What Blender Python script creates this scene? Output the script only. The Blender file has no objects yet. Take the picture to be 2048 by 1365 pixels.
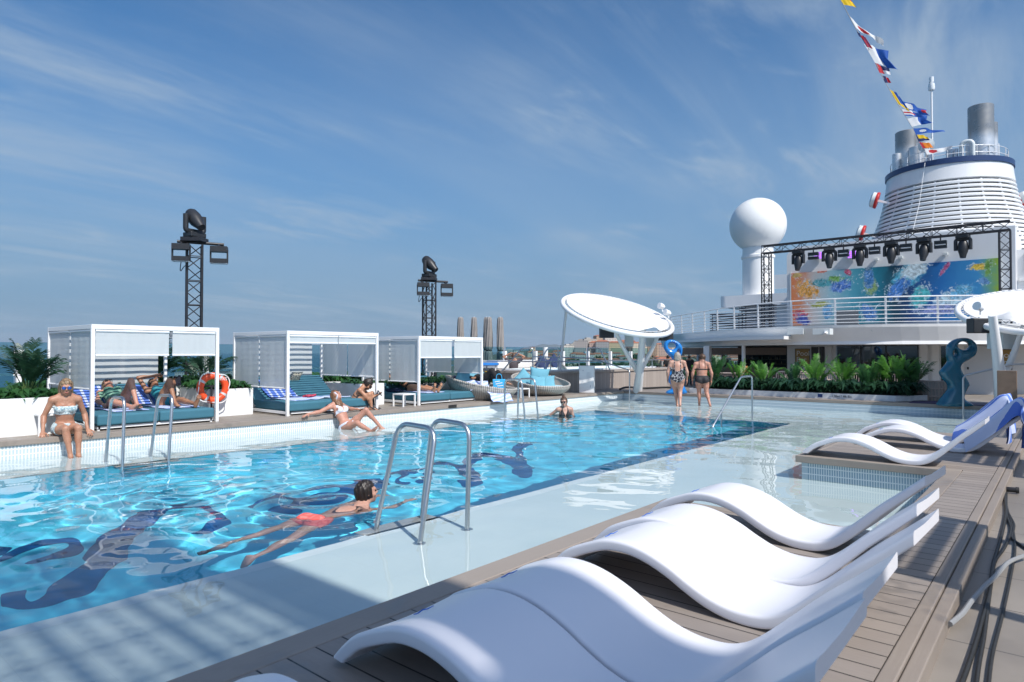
import bpy, bmesh, math, random
import numpy as np
from mathutils import Vector, Matrix, Euler
from mathutils.geometry import tessellate_polygon
R = math.radians
random.seed(7); rng = np.random.default_rng(7)
C = bpy.context.scene.collection
scene = bpy.context.scene

# ------------------------------------------------------------------ camera, sky, sun, exposure
CAM_H = 1.55
cam_d = bpy.data.cameras.new("camera"); cam = bpy.data.objects.new("camera", cam_d); C.objects.link(cam)
cam_d.sensor_width = 36.0; cam_d.lens = 1309.0 / 2048.0 * 36.0
cam_d.clip_start = 0.05; cam_d.clip_end = 60000
YAW, PITCH = R(40.19), R(0.985)
cam.location = (0, 0, CAM_H); cam.rotation_euler = (R(90) + PITCH, 0, YAW)
cam_d.dof.use_dof = True; cam_d.dof.focus_distance = 10.0; cam_d.dof.aperture_fstop = 5.6
scene.camera = cam
SUN_EL, SUN_AZ = R(47), R(-13)           # azimuth measured from +X towards +Y, pointing AT the sun
sv = Vector((math.cos(SUN_EL)*math.cos(SUN_AZ), math.cos(SUN_EL)*math.sin(SUN_AZ), math.sin(SUN_EL)))
sl = bpy.data.lights.new("sun", 'SUN'); sun = bpy.data.objects.new("sun", sl); C.objects.link(sun)
sl.energy = 4.5; sl.angle = R(0.53); sl.color = (1.0, 0.955, 0.89)
sun.rotation_euler = sv.to_track_quat('Z', 'Y').to_euler(); sun.location = (20, -5, 30)
sl.cycles.is_caustics_light = True
world = bpy.data.worlds.new("World"); scene.world = world; world.use_nodes = True
nt = world.node_tree; nt.nodes.clear()
wo = nt.nodes.new('ShaderNodeOutputWorld'); bg = nt.nodes.new('ShaderNodeBackground'); bg.inputs['Strength'].default_value = 0.125
sky = nt.nodes.new('ShaderNodeTexSky'); sky.sky_type = 'NISHITA'; sky.sun_disc = False
sky.sun_elevation = SUN_EL; sky.sun_rotation = R(90) - SUN_AZ
sky.altitude = 40; sky.air_density = 0.7; sky.dust_density = 0.0; sky.ozone_density = 6.0
def wn(t, **k):
    n = nt.nodes.new(t)
    for a, b in k.items(): setattr(n, a, b)
    return n
# thin cirrus: streaked noise on a horizontal cloud layer seen through the view direction
tc = wn('ShaderNodeTexCoord'); sep = wn('ShaderNodeSeparateXYZ'); nt.links.new(tc.outputs['Generated'], sep.inputs[0])
zc = wn('ShaderNodeMath', operation='MAXIMUM'); nt.links.new(sep.outputs['Z'], zc.inputs[0]); zc.inputs[1].default_value = 0.0
za = wn('ShaderNodeMath', operation='ADD'); nt.links.new(zc.outputs[0], za.inputs[0]); za.inputs[1].default_value = 0.12
dv = wn('ShaderNodeVectorMath', operation='DIVIDE'); nt.links.new(tc.outputs['Generated'], dv.inputs[0])
cb = wn('ShaderNodeCombineXYZ')
for i in range(3): nt.links.new(za.outputs[0], cb.inputs[i])
nt.links.new(cb.outputs[0], dv.inputs[1])
def cloud(rot, scale, nscale, detail, rough, dist, lo, hi, off=0.0):
    mp = wn('ShaderNodeMapping'); mp.inputs['Rotation'].default_value = (0, 0, rot); mp.inputs['Scale'].default_value = scale
    mp.inputs['Location'].default_value = (off, off*0.7, 0)
    nt.links.new(dv.outputs[0], mp.inputs['Vector'])
    n = wn('ShaderNodeTexNoise'); n.inputs['Scale'].default_value = nscale; n.inputs['Detail'].default_value = detail
    n.inputs['Roughness'].default_value = rough; n.inputs['Distortion'].default_value = dist
    nt.links.new(mp.outputs[0], n.inputs['Vector'])
    mr = wn('ShaderNodeMapRange', interpolation_type='SMOOTHSTEP'); mr.inputs['From Min'].default_value = lo; mr.inputs['From Max'].default_value = hi
    nt.links.new(n.outputs['Fac'], mr.inputs['Value']); return mr.outputs[0]
def mul(a, b):
    m = wn('ShaderNodeMath', operation='MULTIPLY')
    for i, q in enumerate((a, b)):
        if isinstance(q, (int, float)): m.inputs[i].default_value = q
        else: nt.links.new(q, m.inputs[i])
    return m.outputs[0]
def add(a, b):
    m = wn('ShaderNodeMath', operation='ADD', use_clamp=True); nt.links.new(a, m.inputs[0]); nt.links.new(b, m.inputs[1]); return m.outputs[0]
c1 = mul(cloud(R(5), (1.5, 0.30, 1), 1.15, 8, .62, 0.5, .42, .80, 0.6), cloud(R(10), (1, 1, 1), .55, 3, .5, .2, .40, .62, 3.1))
c2 = mul(cloud(R(-8), (2.0, .9, 1), 2.0, 7, .58, 0.45, .46, .80, 7.7), cloud(R(0), (1, 1, 1), .9, 2, .5, .0, .46, .60, 5.2))
c3 = mul(cloud(R(8), (1.0, 0.22, 1), .8, 6, .6, .4, .42, .75, 1.3), 0.25)
call = add(add(c1, mul(c2, .75)), c3)
cfac = mul(call, 0.72)
tint = wn('ShaderNodeMix', data_type='RGBA', blend_type='MULTIPLY'); tint.inputs['Factor'].default_value = 1.0; tint.inputs['B'].default_value = (.42, .93, 1.08, 1); nt.links.new(sky.outputs[0], tint.inputs['A'])
hz = wn('ShaderNodeMapRange', interpolation_type='SMOOTHSTEP'); hz.inputs['From Min'].default_value = .50; hz.inputs['From Max'].default_value = .02; hz.inputs['To Max'].default_value = 0.97; nt.links.new(sep.outputs['Z'], hz.inputs['Value'])
hm = wn('ShaderNodeMix', data_type='RGBA'); hm.inputs['B'].default_value = (1.60, 2.55, 3.60, 1); nt.links.new(hz.outputs[0], hm.inputs['Factor']); nt.links.new(tint.outputs['Result'], hm.inputs['A'])
mx = wn('ShaderNodeMix', data_type='RGBA'); mx.inputs['B'].default_value = (3.0, 3.75, 4.6, 1)
nt.links.new(cfac, mx.inputs['Factor']); nt.links.new(hm.outputs['Result'], mx.inputs['A'])
# extra aureole round the sun (behind the camera), added to lift the shaded surfaces
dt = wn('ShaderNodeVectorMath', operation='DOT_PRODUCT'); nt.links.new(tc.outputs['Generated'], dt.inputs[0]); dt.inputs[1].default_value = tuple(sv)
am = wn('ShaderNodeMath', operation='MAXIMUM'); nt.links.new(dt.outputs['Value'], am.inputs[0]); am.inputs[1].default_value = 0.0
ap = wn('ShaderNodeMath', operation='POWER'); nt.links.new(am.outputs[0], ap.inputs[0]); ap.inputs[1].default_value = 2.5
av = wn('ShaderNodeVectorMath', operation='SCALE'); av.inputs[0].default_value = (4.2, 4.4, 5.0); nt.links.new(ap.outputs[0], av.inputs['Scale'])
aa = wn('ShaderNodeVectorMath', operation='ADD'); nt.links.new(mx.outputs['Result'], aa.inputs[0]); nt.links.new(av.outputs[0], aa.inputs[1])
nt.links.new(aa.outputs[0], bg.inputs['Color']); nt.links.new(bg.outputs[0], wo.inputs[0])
scene.view_settings.view_transform = 'Standard'; scene.view_settings.look = 'None'
scene.view_settings.exposure = 0.15; scene.view_settings.gamma = 1.0
cy = scene.cycles
cy.use_denoising = True; cy.max_bounces = 10; cy.transmission_bounces = 8; cy.transparent_max_bounces = 16
cy.caustics_refractive = True; cy.caustics_reflective = False; cy.sample_clamp_indirect = 6.0; cy.blur_glossy = 0.5

# ------------------------------------------------------------------ unprojection helpers (photo pixel -> world point)
_f0 = np.array([-math.sin(YAW), math.cos(YAW), 0]); _rt = np.array([math.cos(YAW), math.sin(YAW), 0])
_fw = _f0*math.cos(PITCH) + np.array([0, 0, math.sin(PITCH)]); _up = np.cross(_rt, _fw); _C = np.array([0, 0, CAM_H])
def ray(u, v): return _fw + _rt*(u-1024)/1309. + _up*(682.5-v)/1309.
def onz(u, v, z=0.):
    d = ray(u, v); return Vector(_C + d*(z-CAM_H)/d[2])
def onx(u, v, x):
    d = ray(u, v); return Vector(_C + d*x/d[0])
def ony(u, v, y):
    d = ray(u, v); return Vector(_C + d*y/d[1])
def atd(u, v, dep):
    return Vector(_C + ray(u, v)*dep)
def floor_pt(u, v, z):                      # seen through the flat water surface
    d = ray(u, v); d = d/np.linalg.norm(d); p = _C + d*(-CAM_H/d[2])
    h = math.hypot(d[0], d[1]); s = h/1.33; c = math.sqrt(1-s*s); k = -z*s/c/h
    return (p[0]+d[0]*k, p[1]+d[1]*k)

# ------------------------------------------------------------------ materials
MATS = {}
def mat(name, col=(.8, .8, .8), rough=.5, metal=0., spec=.5, noise=0., nscale=8., bump=0., bscale=40., coat=0., trans=0., sss=0., rvar=0.):
    if name in MATS: return MATS[name]
    m = bpy.data.materials.new(name); m.use_nodes = True; t = m.node_tree; b = t.nodes['Principled BSDF']
    b.inputs['Base Color'].default_value = (*col, 1); b.inputs['Roughness'].default_value = rough
    b.inputs['Metallic'].default_value = metal; b.inputs['Specular IOR Level'].default_value = spec
    b.inputs['Coat Weight'].default_value = coat
    if sss: b.inputs['Subsurface Weight'].default_value = sss; b.inputs['Subsurface Radius'].default_value = (.012, .005, .003); b.inputs['Subsurface Scale'].default_value = 1.
    if noise or rvar:
        tcn = t.nodes.new('ShaderNodeTexCoord'); n = t.nodes.new('ShaderNodeTexNoise'); n.inputs['Scale'].default_value = nscale; n.inputs['Detail'].default_value = 6
        t.links.new(tcn.outputs['Object'], n.inputs['Vector'])
        if noise:
            mr = t.nodes.new('ShaderNodeMapRange'); mr.inputs['From Min'].default_value = .3; mr.inputs['From Max'].default_value = .7
            mr.inputs['To Min'].default_value = 1-noise; mr.inputs['To Max'].default_value = 1+noise; t.links.new(n.outputs['Fac'], mr.inputs['Value'])
            mm = t.nodes.new('ShaderNodeVectorMath'); mm.operation = 'SCALE'; mm.inputs[0].default_value = col; t.links.new(mr.outputs[0], mm.inputs['Scale'])
            t.links.new(mm.outputs[0], b.inputs['Base Color'])
        if rvar:
            mr2 = t.nodes.new('ShaderNodeMapRange'); mr2.inputs['To Min'].default_value = max(0, rough-rvar); mr2.inputs['To Max'].default_value = rough+rvar
            t.links.new(n.outputs['Fac'], mr2.inputs['Value']); t.links.new(mr2.outputs[0], b.inputs['Roughness'])
    if bump:
        tcn = t.nodes.new('ShaderNodeTexCoord'); n = t.nodes.new('ShaderNodeTexNoise'); n.inputs['Scale'].default_value = bscale; n.inputs['Detail'].default_value = 4
        t.links.new(tcn.outputs['Object'], n.inputs['Vector']); bp = t.nodes.new('ShaderNodeBump'); bp.inputs['Strength'].default_value = bump; bp.inputs['Distance'].default_value = .01
        t.links.new(n.outputs['Fac'], bp.inputs['Height']); t.links.new(bp.outputs[0], b.inputs['Normal'])
    MATS[name] = m; return m
class NT:
    """small helper to write node graphs"""
    def __init__(s, name):
        s.m = bpy.data.materials.new(name); s.m.use_nodes = True; s.t = s.m.node_tree; s.b = s.t.nodes['Principled BSDF']; MATS[name] = s.m
    def n(s, ty, ins=None, **k):
        q = s.t.nodes.new(ty)
        for a, v in k.items(): setattr(q, a, v)
        for a, v in (ins or {}).items():
            if isinstance(v, bpy.types.NodeSocket): s.t.links.new(v, q.inputs[a])
            else: q.inputs[a].default_value = v
        return q
    def math(s, op, a, b=0., c=0., clamp=False):
        return s.n('ShaderNodeMath', {0: a, 1: b, 2: c}, operation=op, use_clamp=clamp).outputs[0]
    def mix(s, f, a, b):
        q = s.n('ShaderNodeMix', data_type='RGBA')
        for nm, v in (('Factor', f), ('A', a), ('B', b)):
            if isinstance(v, bpy.types.NodeSocket): s.t.links.new(v, q.inputs[nm])
            else: q.inputs[nm].default_value = v if nm == 'Factor' else (*v[:3], 1)
        return q.outputs['Result']
    def noise(s, vec, scale, detail=4, rough=.5, dist=0.):
        return s.n('ShaderNodeTexNoise', {'Vector': vec, 'Scale': scale, 'Detail': detail, 'Roughness': rough, 'Distortion': dist}).outputs['Fac']
    def ramp(s, v, lo, hi, a=0., b=1., smooth=True):
        return s.n('ShaderNodeMapRange', {'Value': v, 'From Min': lo, 'From Max': hi, 'To Min': a, 'To Max': b}, interpolation_type='SMOOTHSTEP' if smooth else 'LINEAR').outputs[0]
    def obj(s): return s.n('ShaderNodeTexCoord').outputs['Object']
    def sep(s, v):
        q = s.n('ShaderNodeSeparateXYZ', {0: v}); return q.outputs[0], q.outputs[1], q.outputs[2]
    def comb(s, x, y, z): return s.n('ShaderNodeCombineXYZ', {0: x, 1: y, 2: z}).outputs[0]
    def set(s, **k):
        for a, v in k.items():
            a = a.replace('_', ' ')
            if isinstance(v, bpy.types.NodeSocket): s.t.links.new(v, s.b.inputs[a])
            else: s.b.inputs[a].default_value = v if not isinstance(v, tuple) else (*v, 1)
        return s
    def bump(s, h, strength=.3, dist=.01):
        s.t.links.new(s.n('ShaderNodeBump', {'Height': h, 'Strength': strength, 'Distance': dist}).outputs[0], s.b.inputs['Normal'])
    def lines(s, coord, period, width):     # 1 on a line of the given width every period
        f = s.math('FRACT', s.math('DIVIDE', coord, period)); return s.math('LESS_THAN', f, width/period)

# ------------------------------------------------------------------ mesh builder
class MB:
    def __init__(s): s.v = []; s.f = []; s.uv = None
    def add(s, vs, fs):
        o = len(s.v); s.v.extend([tuple(p) for p in vs]); s.f.extend([tuple(i+o for i in q) for q in fs]); return s
    def box(s, c, size, rz=0., rot=None):
        x, y, z = [q/2 for q in size]; M = rot if rot is not None else Matrix.Rotation(rz, 3, 'Z')
        vs = [Vector(c)+M @ Vector((a*x, b*y, d*z)) for a in (-1, 1) for b in (-1, 1) for d in (-1, 1)]
        return s.add(vs, [(0, 1, 3, 2), (4, 6, 7, 5), (0, 4, 5, 1), (2, 3, 7, 6), (0, 2, 6, 4), (1, 5, 7, 3)])
    def b2(s, lo, hi): return s.box([(a+b)/2 for a, b in zip(lo, hi)], [abs(b-a) for a, b in zip(lo, hi)])
    def bar(s, p0, p1, w, h=None, up=(0, 0, 1)):
        p0, p1 = Vector(p0), Vector(p1); d = p1-p0; L = d.length; d.normalize(); u = Vector(up)
        if abs(d.dot(u)) > .98: u = Vector((0, 1, 0))
        sx = d.cross(u).normalized(); sz = sx.cross(d).normalized()
        return s.box((p0+p1)/2, (L, w, h or w), rot=Matrix((d, sx, sz)).transposed())
    def tube(s, path, r, n=10, cap=True, closed=False):
        P = [Vector(p) for p in path]; k = len(P); rs = r if isinstance(r, (list, tuple)) else [r]*k
        ref = None; rings = []
        for i, p in enumerate(P):
            a = P[i-1] if (i or closed) else P[0]; b = P[(i+1) % k] if (i < k-1 or closed) else P[-1]
            d = (b-a).normalized()
            if ref is None: ref = d.orthogonal().normalized()
            ref = (ref - d*ref.dot(d)).normalized(); w = d.cross(ref)
            rings.append([p+(ref*math.cos(t)+w*math.sin(t))*rs[i] for t in [2*math.pi*j/n for j in range(n)]])
        vs = [q for rg in rings for q in rg]; fs = []
        for i in range(k if closed else k-1):
            a, b = i*n, ((i+1) % k)*n
            for j in range(n): fs.append((a+j, a+(j+1) % n, b+(j+1) % n, b+j))
        if cap and not closed: fs.append(tuple(range(n))[::-1]); fs.append(tuple(range((k-1)*n, k*n)))
        return s.add(vs, fs)
    def lathe(s, prof, c=(0, 0, 0), n=32, M=None, a0=0., a1=2*math.pi):
        full = abs(a1-a0-2*math.pi) < 1e-6; m = n if full else n+1; vs = []
        for j in range(m):
            t = a0+(a1-a0)*j/n
            for (r, z) in prof:
                p = Vector((r*math.cos(t), r*math.sin(t), z)); p = (M @ p) if M is not None else p; vs.append(p+Vector(c))
        k = len(prof); fs = []
        for j in range(n):
            a, b = j*k, ((j+1) % m)*k
            for i in range(k-1): fs.append((a+i, b+i, b+i+1, a+i+1))
        return s.add(vs, fs)
    def ell(s, c, rad, M=None, nu=16, nv=10):
        vs = []; fs = []
        for i in range(nv+1):
            ph = -math.pi/2+math.pi*i/nv
            for j in range(nu):
                t = 2*math.pi*j/nu; p = Vector((rad[0]*math.cos(ph)*math.cos(t), rad[1]*math.cos(ph)*math.sin(t), rad[2]*math.sin(ph)))
                vs.append(((M @ p) if M is not None else p)+Vector(c))
        for i in range(nv):
            for j in range(nu): fs.append((i*nu+j, i*nu+(j+1) % nu, (i+1)*nu+(j+1) % nu, (i+1)*nu+j))
        return s.add(vs, fs)
    def grid(s, fn, nu, nv, flip=False):
        vs = [fn(i/nu, j/nv) for i in range(nu+1) for j in range(nv+1)]; fs = []
        for i in range(nu):
            for j in range(nv):
                q = (i*(nv+1)+j, (i+1)*(nv+1)+j, (i+1)*(nv+1)+j+1, i*(nv+1)+j+1); fs.append(q[::-1] if flip else q)
        return s.add(vs, fs)
    def prism(s, pts, z0, z1, to=None):      # pts: 2-D outline, extruded; to maps (x, y, z) to the world
        to = to or (lambda x, y, z: (x, y, z)); n = len(pts)
        vs = [to(x, y, z0) for x, y in pts]+[to(x, y, z1) for x, y in pts]
        tri = tessellate_polygon([[Vector((x, y, 0)) for x, y in pts]])
        fs = [t[::-1] for t in tri]+[tuple(i+n for i in t) for t in tri]+[(i, (i+1) % n, (i+1) % n+n, i+n) for i in range(n)]
        return s.add(vs, fs)
    def build(s, name, m, parent=None, smooth=False, bevel=0., seg=2, local=None, fix=True, loc=None):
        me = bpy.data.meshes.new(name); vs = s.v
        if local is not None:
            if isinstance(local, (tuple, list, Vector)): L = Vector(local); vs = [tuple(Vector(p)-L) for p in vs]
            else: Mi = local.inverted(); vs = [tuple(Mi @ Vector(p)) for p in vs]
        me.from_pydata(vs, [], s.f); me.update()
        if fix:
            bm = bmesh.new(); bm.from_mesh(me); bmesh.ops.remove_doubles(bm, verts=bm.verts, dist=1e-6); bmesh.ops.recalc_face_normals(bm, faces=bm.faces); bm.to_mesh(me); bm.free()
        if smooth:
            me.polygons.foreach_set('use_smooth', [True]*len(me.polygons))
            if smooth != 'all': me.set_sharp_from_angle(angle=R(smooth if smooth is not True else 40))
        o = bpy.data.objects.new(name, me); C.objects.link(o)
        if isinstance(m, str): m = MATS[m]
        me.materials.append(m)
        if parent is not None: o.parent = parent
        if loc is not None: o.location = loc
        if bevel:
            bv = o.modifiers.new('bevel', 'BEVEL'); bv.width = bevel; bv.segments = seg; bv.limit_method = 'ANGLE'; bv.angle_limit = R(50); bv.harden_normals = False
        return o
def tag(o, label=None, cat=None, group=None, kind=None):
    for k, v in (('label', label), ('category', cat), ('group', group), ('kind', kind)):
        if v: o[k] = v
    return o
def thing(name, label, cat, loc=(0, 0, 0), rz=0., group=None):
    o = bpy.data.objects.new(name, None); C.objects.link(o); o.location = loc; o.rotation_euler = (0, 0, rz); o.empty_display_size = .2
    return tag(o, label, cat, group)
def dup(root, loc, rz=None, label=None):
    def cp(o, par):
        c = o.copy(); C.objects.link(c)
        if par is not None: c.parent = par
        for ch in kids.get(o, ()): cp(ch, c)
        return c
    kids = {}
    st = [root]
    while st:
        o = st.pop(); kids[o] = list(o.children); st.extend(o.children)
    r = cp(root, None); r.location = loc
    if rz is not None: r.rotation_euler = (0, 0, rz)
    if label: r['label'] = label
    return r
def structure(o): return tag(o, kind='structure')
def fillet(pts, r, n=6):                     # round the corners of a polyline
    P = [Vector(p) for p in pts]; out = [P[0]]
    for a, b, c in zip(P, P[1:], P[2:]):
        d0 = (a-b); d1 = (c-b); t = min(r, d0.length*.49, d1.length*.49); p0 = b+d0.normalized()*t; p1 = b+d1.normalized()*t
        for i in range(n+1):
            s_ = i/n; out.append(p0*(1-s_)**2+b*2*s_*(1-s_)+p1*s_*s_)
    out.append(P[-1]); return out
def catmull(pts, n=8, closed=False):
    P = [Vector(p) for p in pts]; k = len(P); out = []
    for i in range(k if closed else k-1):
        p0 = P[(i-1) % k] if (closed or i) else P[0]*2-P[1]; p1 = P[i]; p2 = P[(i+1) % k]; p3 = P[(i+2) % k] if (closed or i+2 < k) else P[-1]*2-P[-2]
        for j in range(n):
            t = j/n; out.append(.5*((2*p1)+(p2-p0)*t+(2*p0-5*p1+4*p2-p3)*t*t+(3*p1-p0-3*p2+p3)*t**3))
    if not closed: out.append(P[-1])
    return out

mat('white_paint', (.80, .80, .79), .35, noise=.02, nscale=3, rvar=.08)
mat('white_metal', (.82, .82, .82), .32, rvar=.08)
mat('white_plastic', (.765, .76, .795), .38, spec=.5, noise=.012, nscale=2.5)
mat('steel', (.56, .57, .58), .32, metal=1., bump=.06, bscale=240, rvar=.08, nscale=60)
mat('black_metal', (.018, .018, .022), .45, noise=.15, rvar=.1)
mat('black_plastic', (.022, .023, .026), .42, noise=.12, nscale=15)
mat('black_rubber', (.02, .02, .02), .6, noise=.2, nscale=20)
D = 0.28          # pool deck level
LOW = -0.15       # main deck level
PX0, PX1, PY0, PY1 = -9.75, -4.58, -6.0, 14.8      # deep basin
def LX(y): return -11.63+.031*(y-2)         # left pool wall, not quite parallel to the rest
def LP(y): return -9.98+.031*(y-2.6)        # left basin edge
SX0, SX1, SY0, SY1 = -11.55, -2.62, -6.0, 18.8     # shelf outline
SH = -0.055; DZ = -1.25

# ------------------------------------------------------------------ pool materials
q = NT('shelf_tile'); o_ = q.obj(); x, y, z = q.sep(o_)
nn = q.noise(o_, 1.3, 5); g = q.math('MAXIMUM', q.lines(x, .3, .004), q.lines(y, .3, .004))
col = q.mix(q.ramp(nn, .3, .7), (.62, .735, .75), (.67, .775, .785)); q.set(Base_Color=q.mix(q.math('MULTIPLY', g, .25), col, (.45, .55, .56)), Roughness=.35)
q = NT('basin_tile'); o_ = q.obj(); x, y, z = q.sep(o_)
nn = q.noise(o_, .6, 4); g = q.math('MAXIMUM', q.lines(x, .15, .005), q.math('MAXIMUM', q.lines(y, .15, .005), q.lines(z, .15, .005)))
col = q.mix(q.ramp(nn, .3, .7), (.08, .545, .755), (.105, .61, .80)); q.set(Base_Color=q.mix(q.math('MULTIPLY', g, .15), col, (.2, .5, .65)), Roughness=.3)
mat('navy_tile', (.006, .055, .19), .3, noise=.1)
def wall_tile(name, axis, cA, cG, per=.027):
    q = NT(name); o_ = q.obj(); x, y, z = q.sep(o_); a = x if axis == 'x' else y
    v = q.lines(a, per, per*.39); h = q.math('GREATER_THAN', q.math('FRACT', q.math('DIVIDE', q.math('ADD', z, .012), .082)), .86)
    g = q.math('MAXIMUM', v, h); nn = q.noise(o_, 14., 3)
    col = q.mix(nn, tuple(c*.93 for c in cA), tuple(c*1.05 for c in cA)); q.set(Base_Color=q.mix(g, col, cG), Roughness=.2)
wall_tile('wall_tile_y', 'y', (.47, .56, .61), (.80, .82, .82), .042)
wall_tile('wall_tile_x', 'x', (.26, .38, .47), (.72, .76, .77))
# decking: boards running along the given axis
def deck(name, axis, period, c0, c1, off=0.):
    q = NT(name); o_ = q.obj(); x, y, z = q.sep(o_); a, b = (x, y) if axis == 'y' else (y, x)
    a = q.math('ADD', a, off); seam = q.lines(a, period, .0085)
    idx = q.math('FLOOR', q.math('DIVIDE', a, period)); wn_ = q.n('ShaderNodeTexWhiteNoise', {'W': idx}, noise_dimensions='1D').outputs['Value']
    gr = q.noise(q.comb(q.math('MULTIPLY', a, 90.), q.math('MULTIPLY', b, 3.), 0.), 1., 5, .6); big = q.noise(o_, 2.2, 5)
    f = q.math('ADD', q.math('MULTIPLY', wn_, .32), q.math('ADD', q.math('MULTIPLY', gr, .4), q.math('MULTIPLY', big, .5)))
    wet = q.math('MULTIPLY', q.ramp(q.noise(o_, 1.7, 5, .6, .4), .56, .66), q.ramp(q.noise(o_, 9., 4), .4, .6)); stn = q.ramp(q.noise(o_, 5.5, 6, .7), .62, .75)
    col = q.mix(q.ramp(f, .30, .95), c0, c1); col = q.mix(q.math('MULTIPLY', wet, .38), col, tuple(v*.45 for v in c0)); col = q.mix(q.math('MULTIPLY', stn, .18), col, (.42, .39, .36))
    q.set(Base_Color=q.mix(seam, col, (.018, .016, .015)), Roughness=q.ramp(wet, 0., 1., .62, .34))
    q.bump(q.math('SUBTRACT', q.math('MULTIPLY', gr, .25), seam), .35, .004)
deck('deck_boards', 'x', .135, (.24, .205, .18), (.325, .28, .245))
deck('coping_board_y', 'y', .34, (.25, .21, .18), (.32, .275, .235), .1)
deck('coping_board_x', 'x', .34, (.25, .21, .18), (.32, .275, .235), .1)
deck('left_deck_boards', 'y', .14, (.23, .20, .17), (.31, .27, .23))

# ------------------------------------------------------------------ pool
def receiver(o): o.cycles.is_caustics_receiver = True; return o
b = MB()
def flat(x0, x1, y0, y1, z): b.add([(x0, y0, z), (x1, y0, z), (x1, y1, z), (x0, y1, z)], [(0, 1, 2, 3)])
b.add([(LX(SY0)-.1, SY0, SH), (LP(SY0), SY0, SH), (LP(PY1), PY1, SH), (LX(PY1)-.1, PY1, SH)], [(0, 1, 2, 3)]); b.add([(LX(PY1)-.1, PY1, SH), (LP(PY1), PY1, SH), (LP(PY1), SY1+.1, SH), (LX(SY1)-.1, SY1+.1, SH)], [(0, 1, 2, 3)]); flat(PX1, SX1+.6, SY0, SY1+.1, SH); flat(LP(PY1), PX1, PY1, SY1+.1, SH)
flat(SX1+.6, -.5, 4.5, 9.2, SH); flat(SX1+.6, -.5, 9.2, SY1+.1, SH)
receiver(structure(b.build('pool_shelf', 'shelf_tile', fix=False)))
b = MB()
b.add([(LP(PY0), PY0, DZ), (PX1, PY0, DZ), (PX1, PY1, DZ), (LP(PY1), PY1, DZ)], [(0, 1, 2, 3)])
for (xa, ya, xb, yb) in ((LP(PY0), PY0, LP(PY1), PY1), (LP(PY1), PY1, PX1, PY1), (PX1, PY1, PX1, PY0)):
    b.add([(xa, ya, DZ), (xb, yb, DZ), (xb, yb, SH), (xa, ya, SH)], [(0, 1, 2, 3)])
receiver(structure(b.build('pool_basin', 'basin_tile', fix=False)))
b = MB(); b.add([(PX1-.004, PY0, SH+.004), (PX1+.13, PY0, SH+.004), (PX1+.13, PY1+.13, SH+.004), (PX1-.004, PY1+.13, SH+.004)], [(0, 1, 2, 3)]); receiver(structure(b.build('pool_edging', mat('edging_pale', (.76, .84, .85), .35, noise=.03), fix=False)))
b = MB(); b.add([(LP(PY0)-.07, PY0, SH+.004), (LP(PY0)+.004, PY0, SH+.004), (LP(PY1)+.004, PY1, SH+.004), (LP(PY1)-.07, PY1, SH+.004)], [(0, 1, 2, 3)]); b.add([(LP(PY1)-.07, PY1-.004, SH+.006), (PX1-.01, PY1-.004, SH+.006), (PX1-.01, PY1+.06, SH+.006), (LP(PY1)-.07, PY1+.06, SH+.006)], [(0, 1, 2, 3)]); receiver(structure(b.build('pool_edging', mat('edging_grey', (.16, .22, .25), .4, noise=.08), fix=False)))
# water surface with real waves
def waves():
    r = np.random.default_rng(3); nx, ny = 260, 520
    xs = np.linspace(SX0-.35, -.5, nx); ys = np.concatenate([np.linspace(-2.0, 8, int(ny*.62)), np.linspace(8, SY1+.05, ny-int(ny*.62)+1)[1:]])
    X, Y = np.meshgrid(xs, ys, indexing='ij'); Z = np.zeros_like(X)
    for i in range(46):
        lam = .16*(1.55/.16)**r.random(); k = 2*math.pi/lam; th = r.normal(.9, .9); ph = r.random()*6.283
        A = .0016*lam**1.35*(.5+r.random())
        Z += A*np.sin(k*(X*math.cos(th)+Y*math.sin(th))+ph+.6*np.sin(.7*X+.5*Y+i))
    env = .30+.70/(1+np.exp((X-PX1-.0)/.25))          # calmer over the wide near shelf
    env *= .55+.45/(1+np.exp(-(X-PX0+.1)/.2))
    env = np.maximum(env, .55/(1+np.exp(-(Y-9)/1.5)))
    for (sx, sy, amp, lam) in ((-6.0, 4.05, .016, .40), (-7.6, 3.3, .008, .34), (-9.3, 13.0, .006, .4)):
        rr = np.hypot(X-sx, Y-sy); Z += amp*np.sin(2*math.pi*rr/lam)*np.exp(-rr/.9)*np.minimum(1, rr/.3)
    Z *= env
    nxx, nyy = X.shape; idx = np.arange(nxx*nyy).reshape(nxx, nyy)
    F = np.stack([idx[:-1, :-1], idx[1:, :-1], idx[1:, 1:], idx[:-1, 1:]], -1).reshape(-1, 4)
    me = bpy.data.meshes.new('pool_water'); me.from_pydata(np.stack([X, Y, Z], -1).reshape(-1, 3).tolist(), [], F.tolist()); me.update()
    me.polygons.foreach_set('use_smooth', [True]*len(me.polygons)); o = bpy.data.objects.new('pool_water', me); C.objects.link(o); return o
q = NT('water'); q.set(Base_Color=(.93, .985, 1.), Roughness=0., IOR=1.333, Transmission_Weight=1.)
wat = structure(waves()); wat.data.materials.append(MATS['water']); wat.cycles.is_caustics_caster = True
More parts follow.
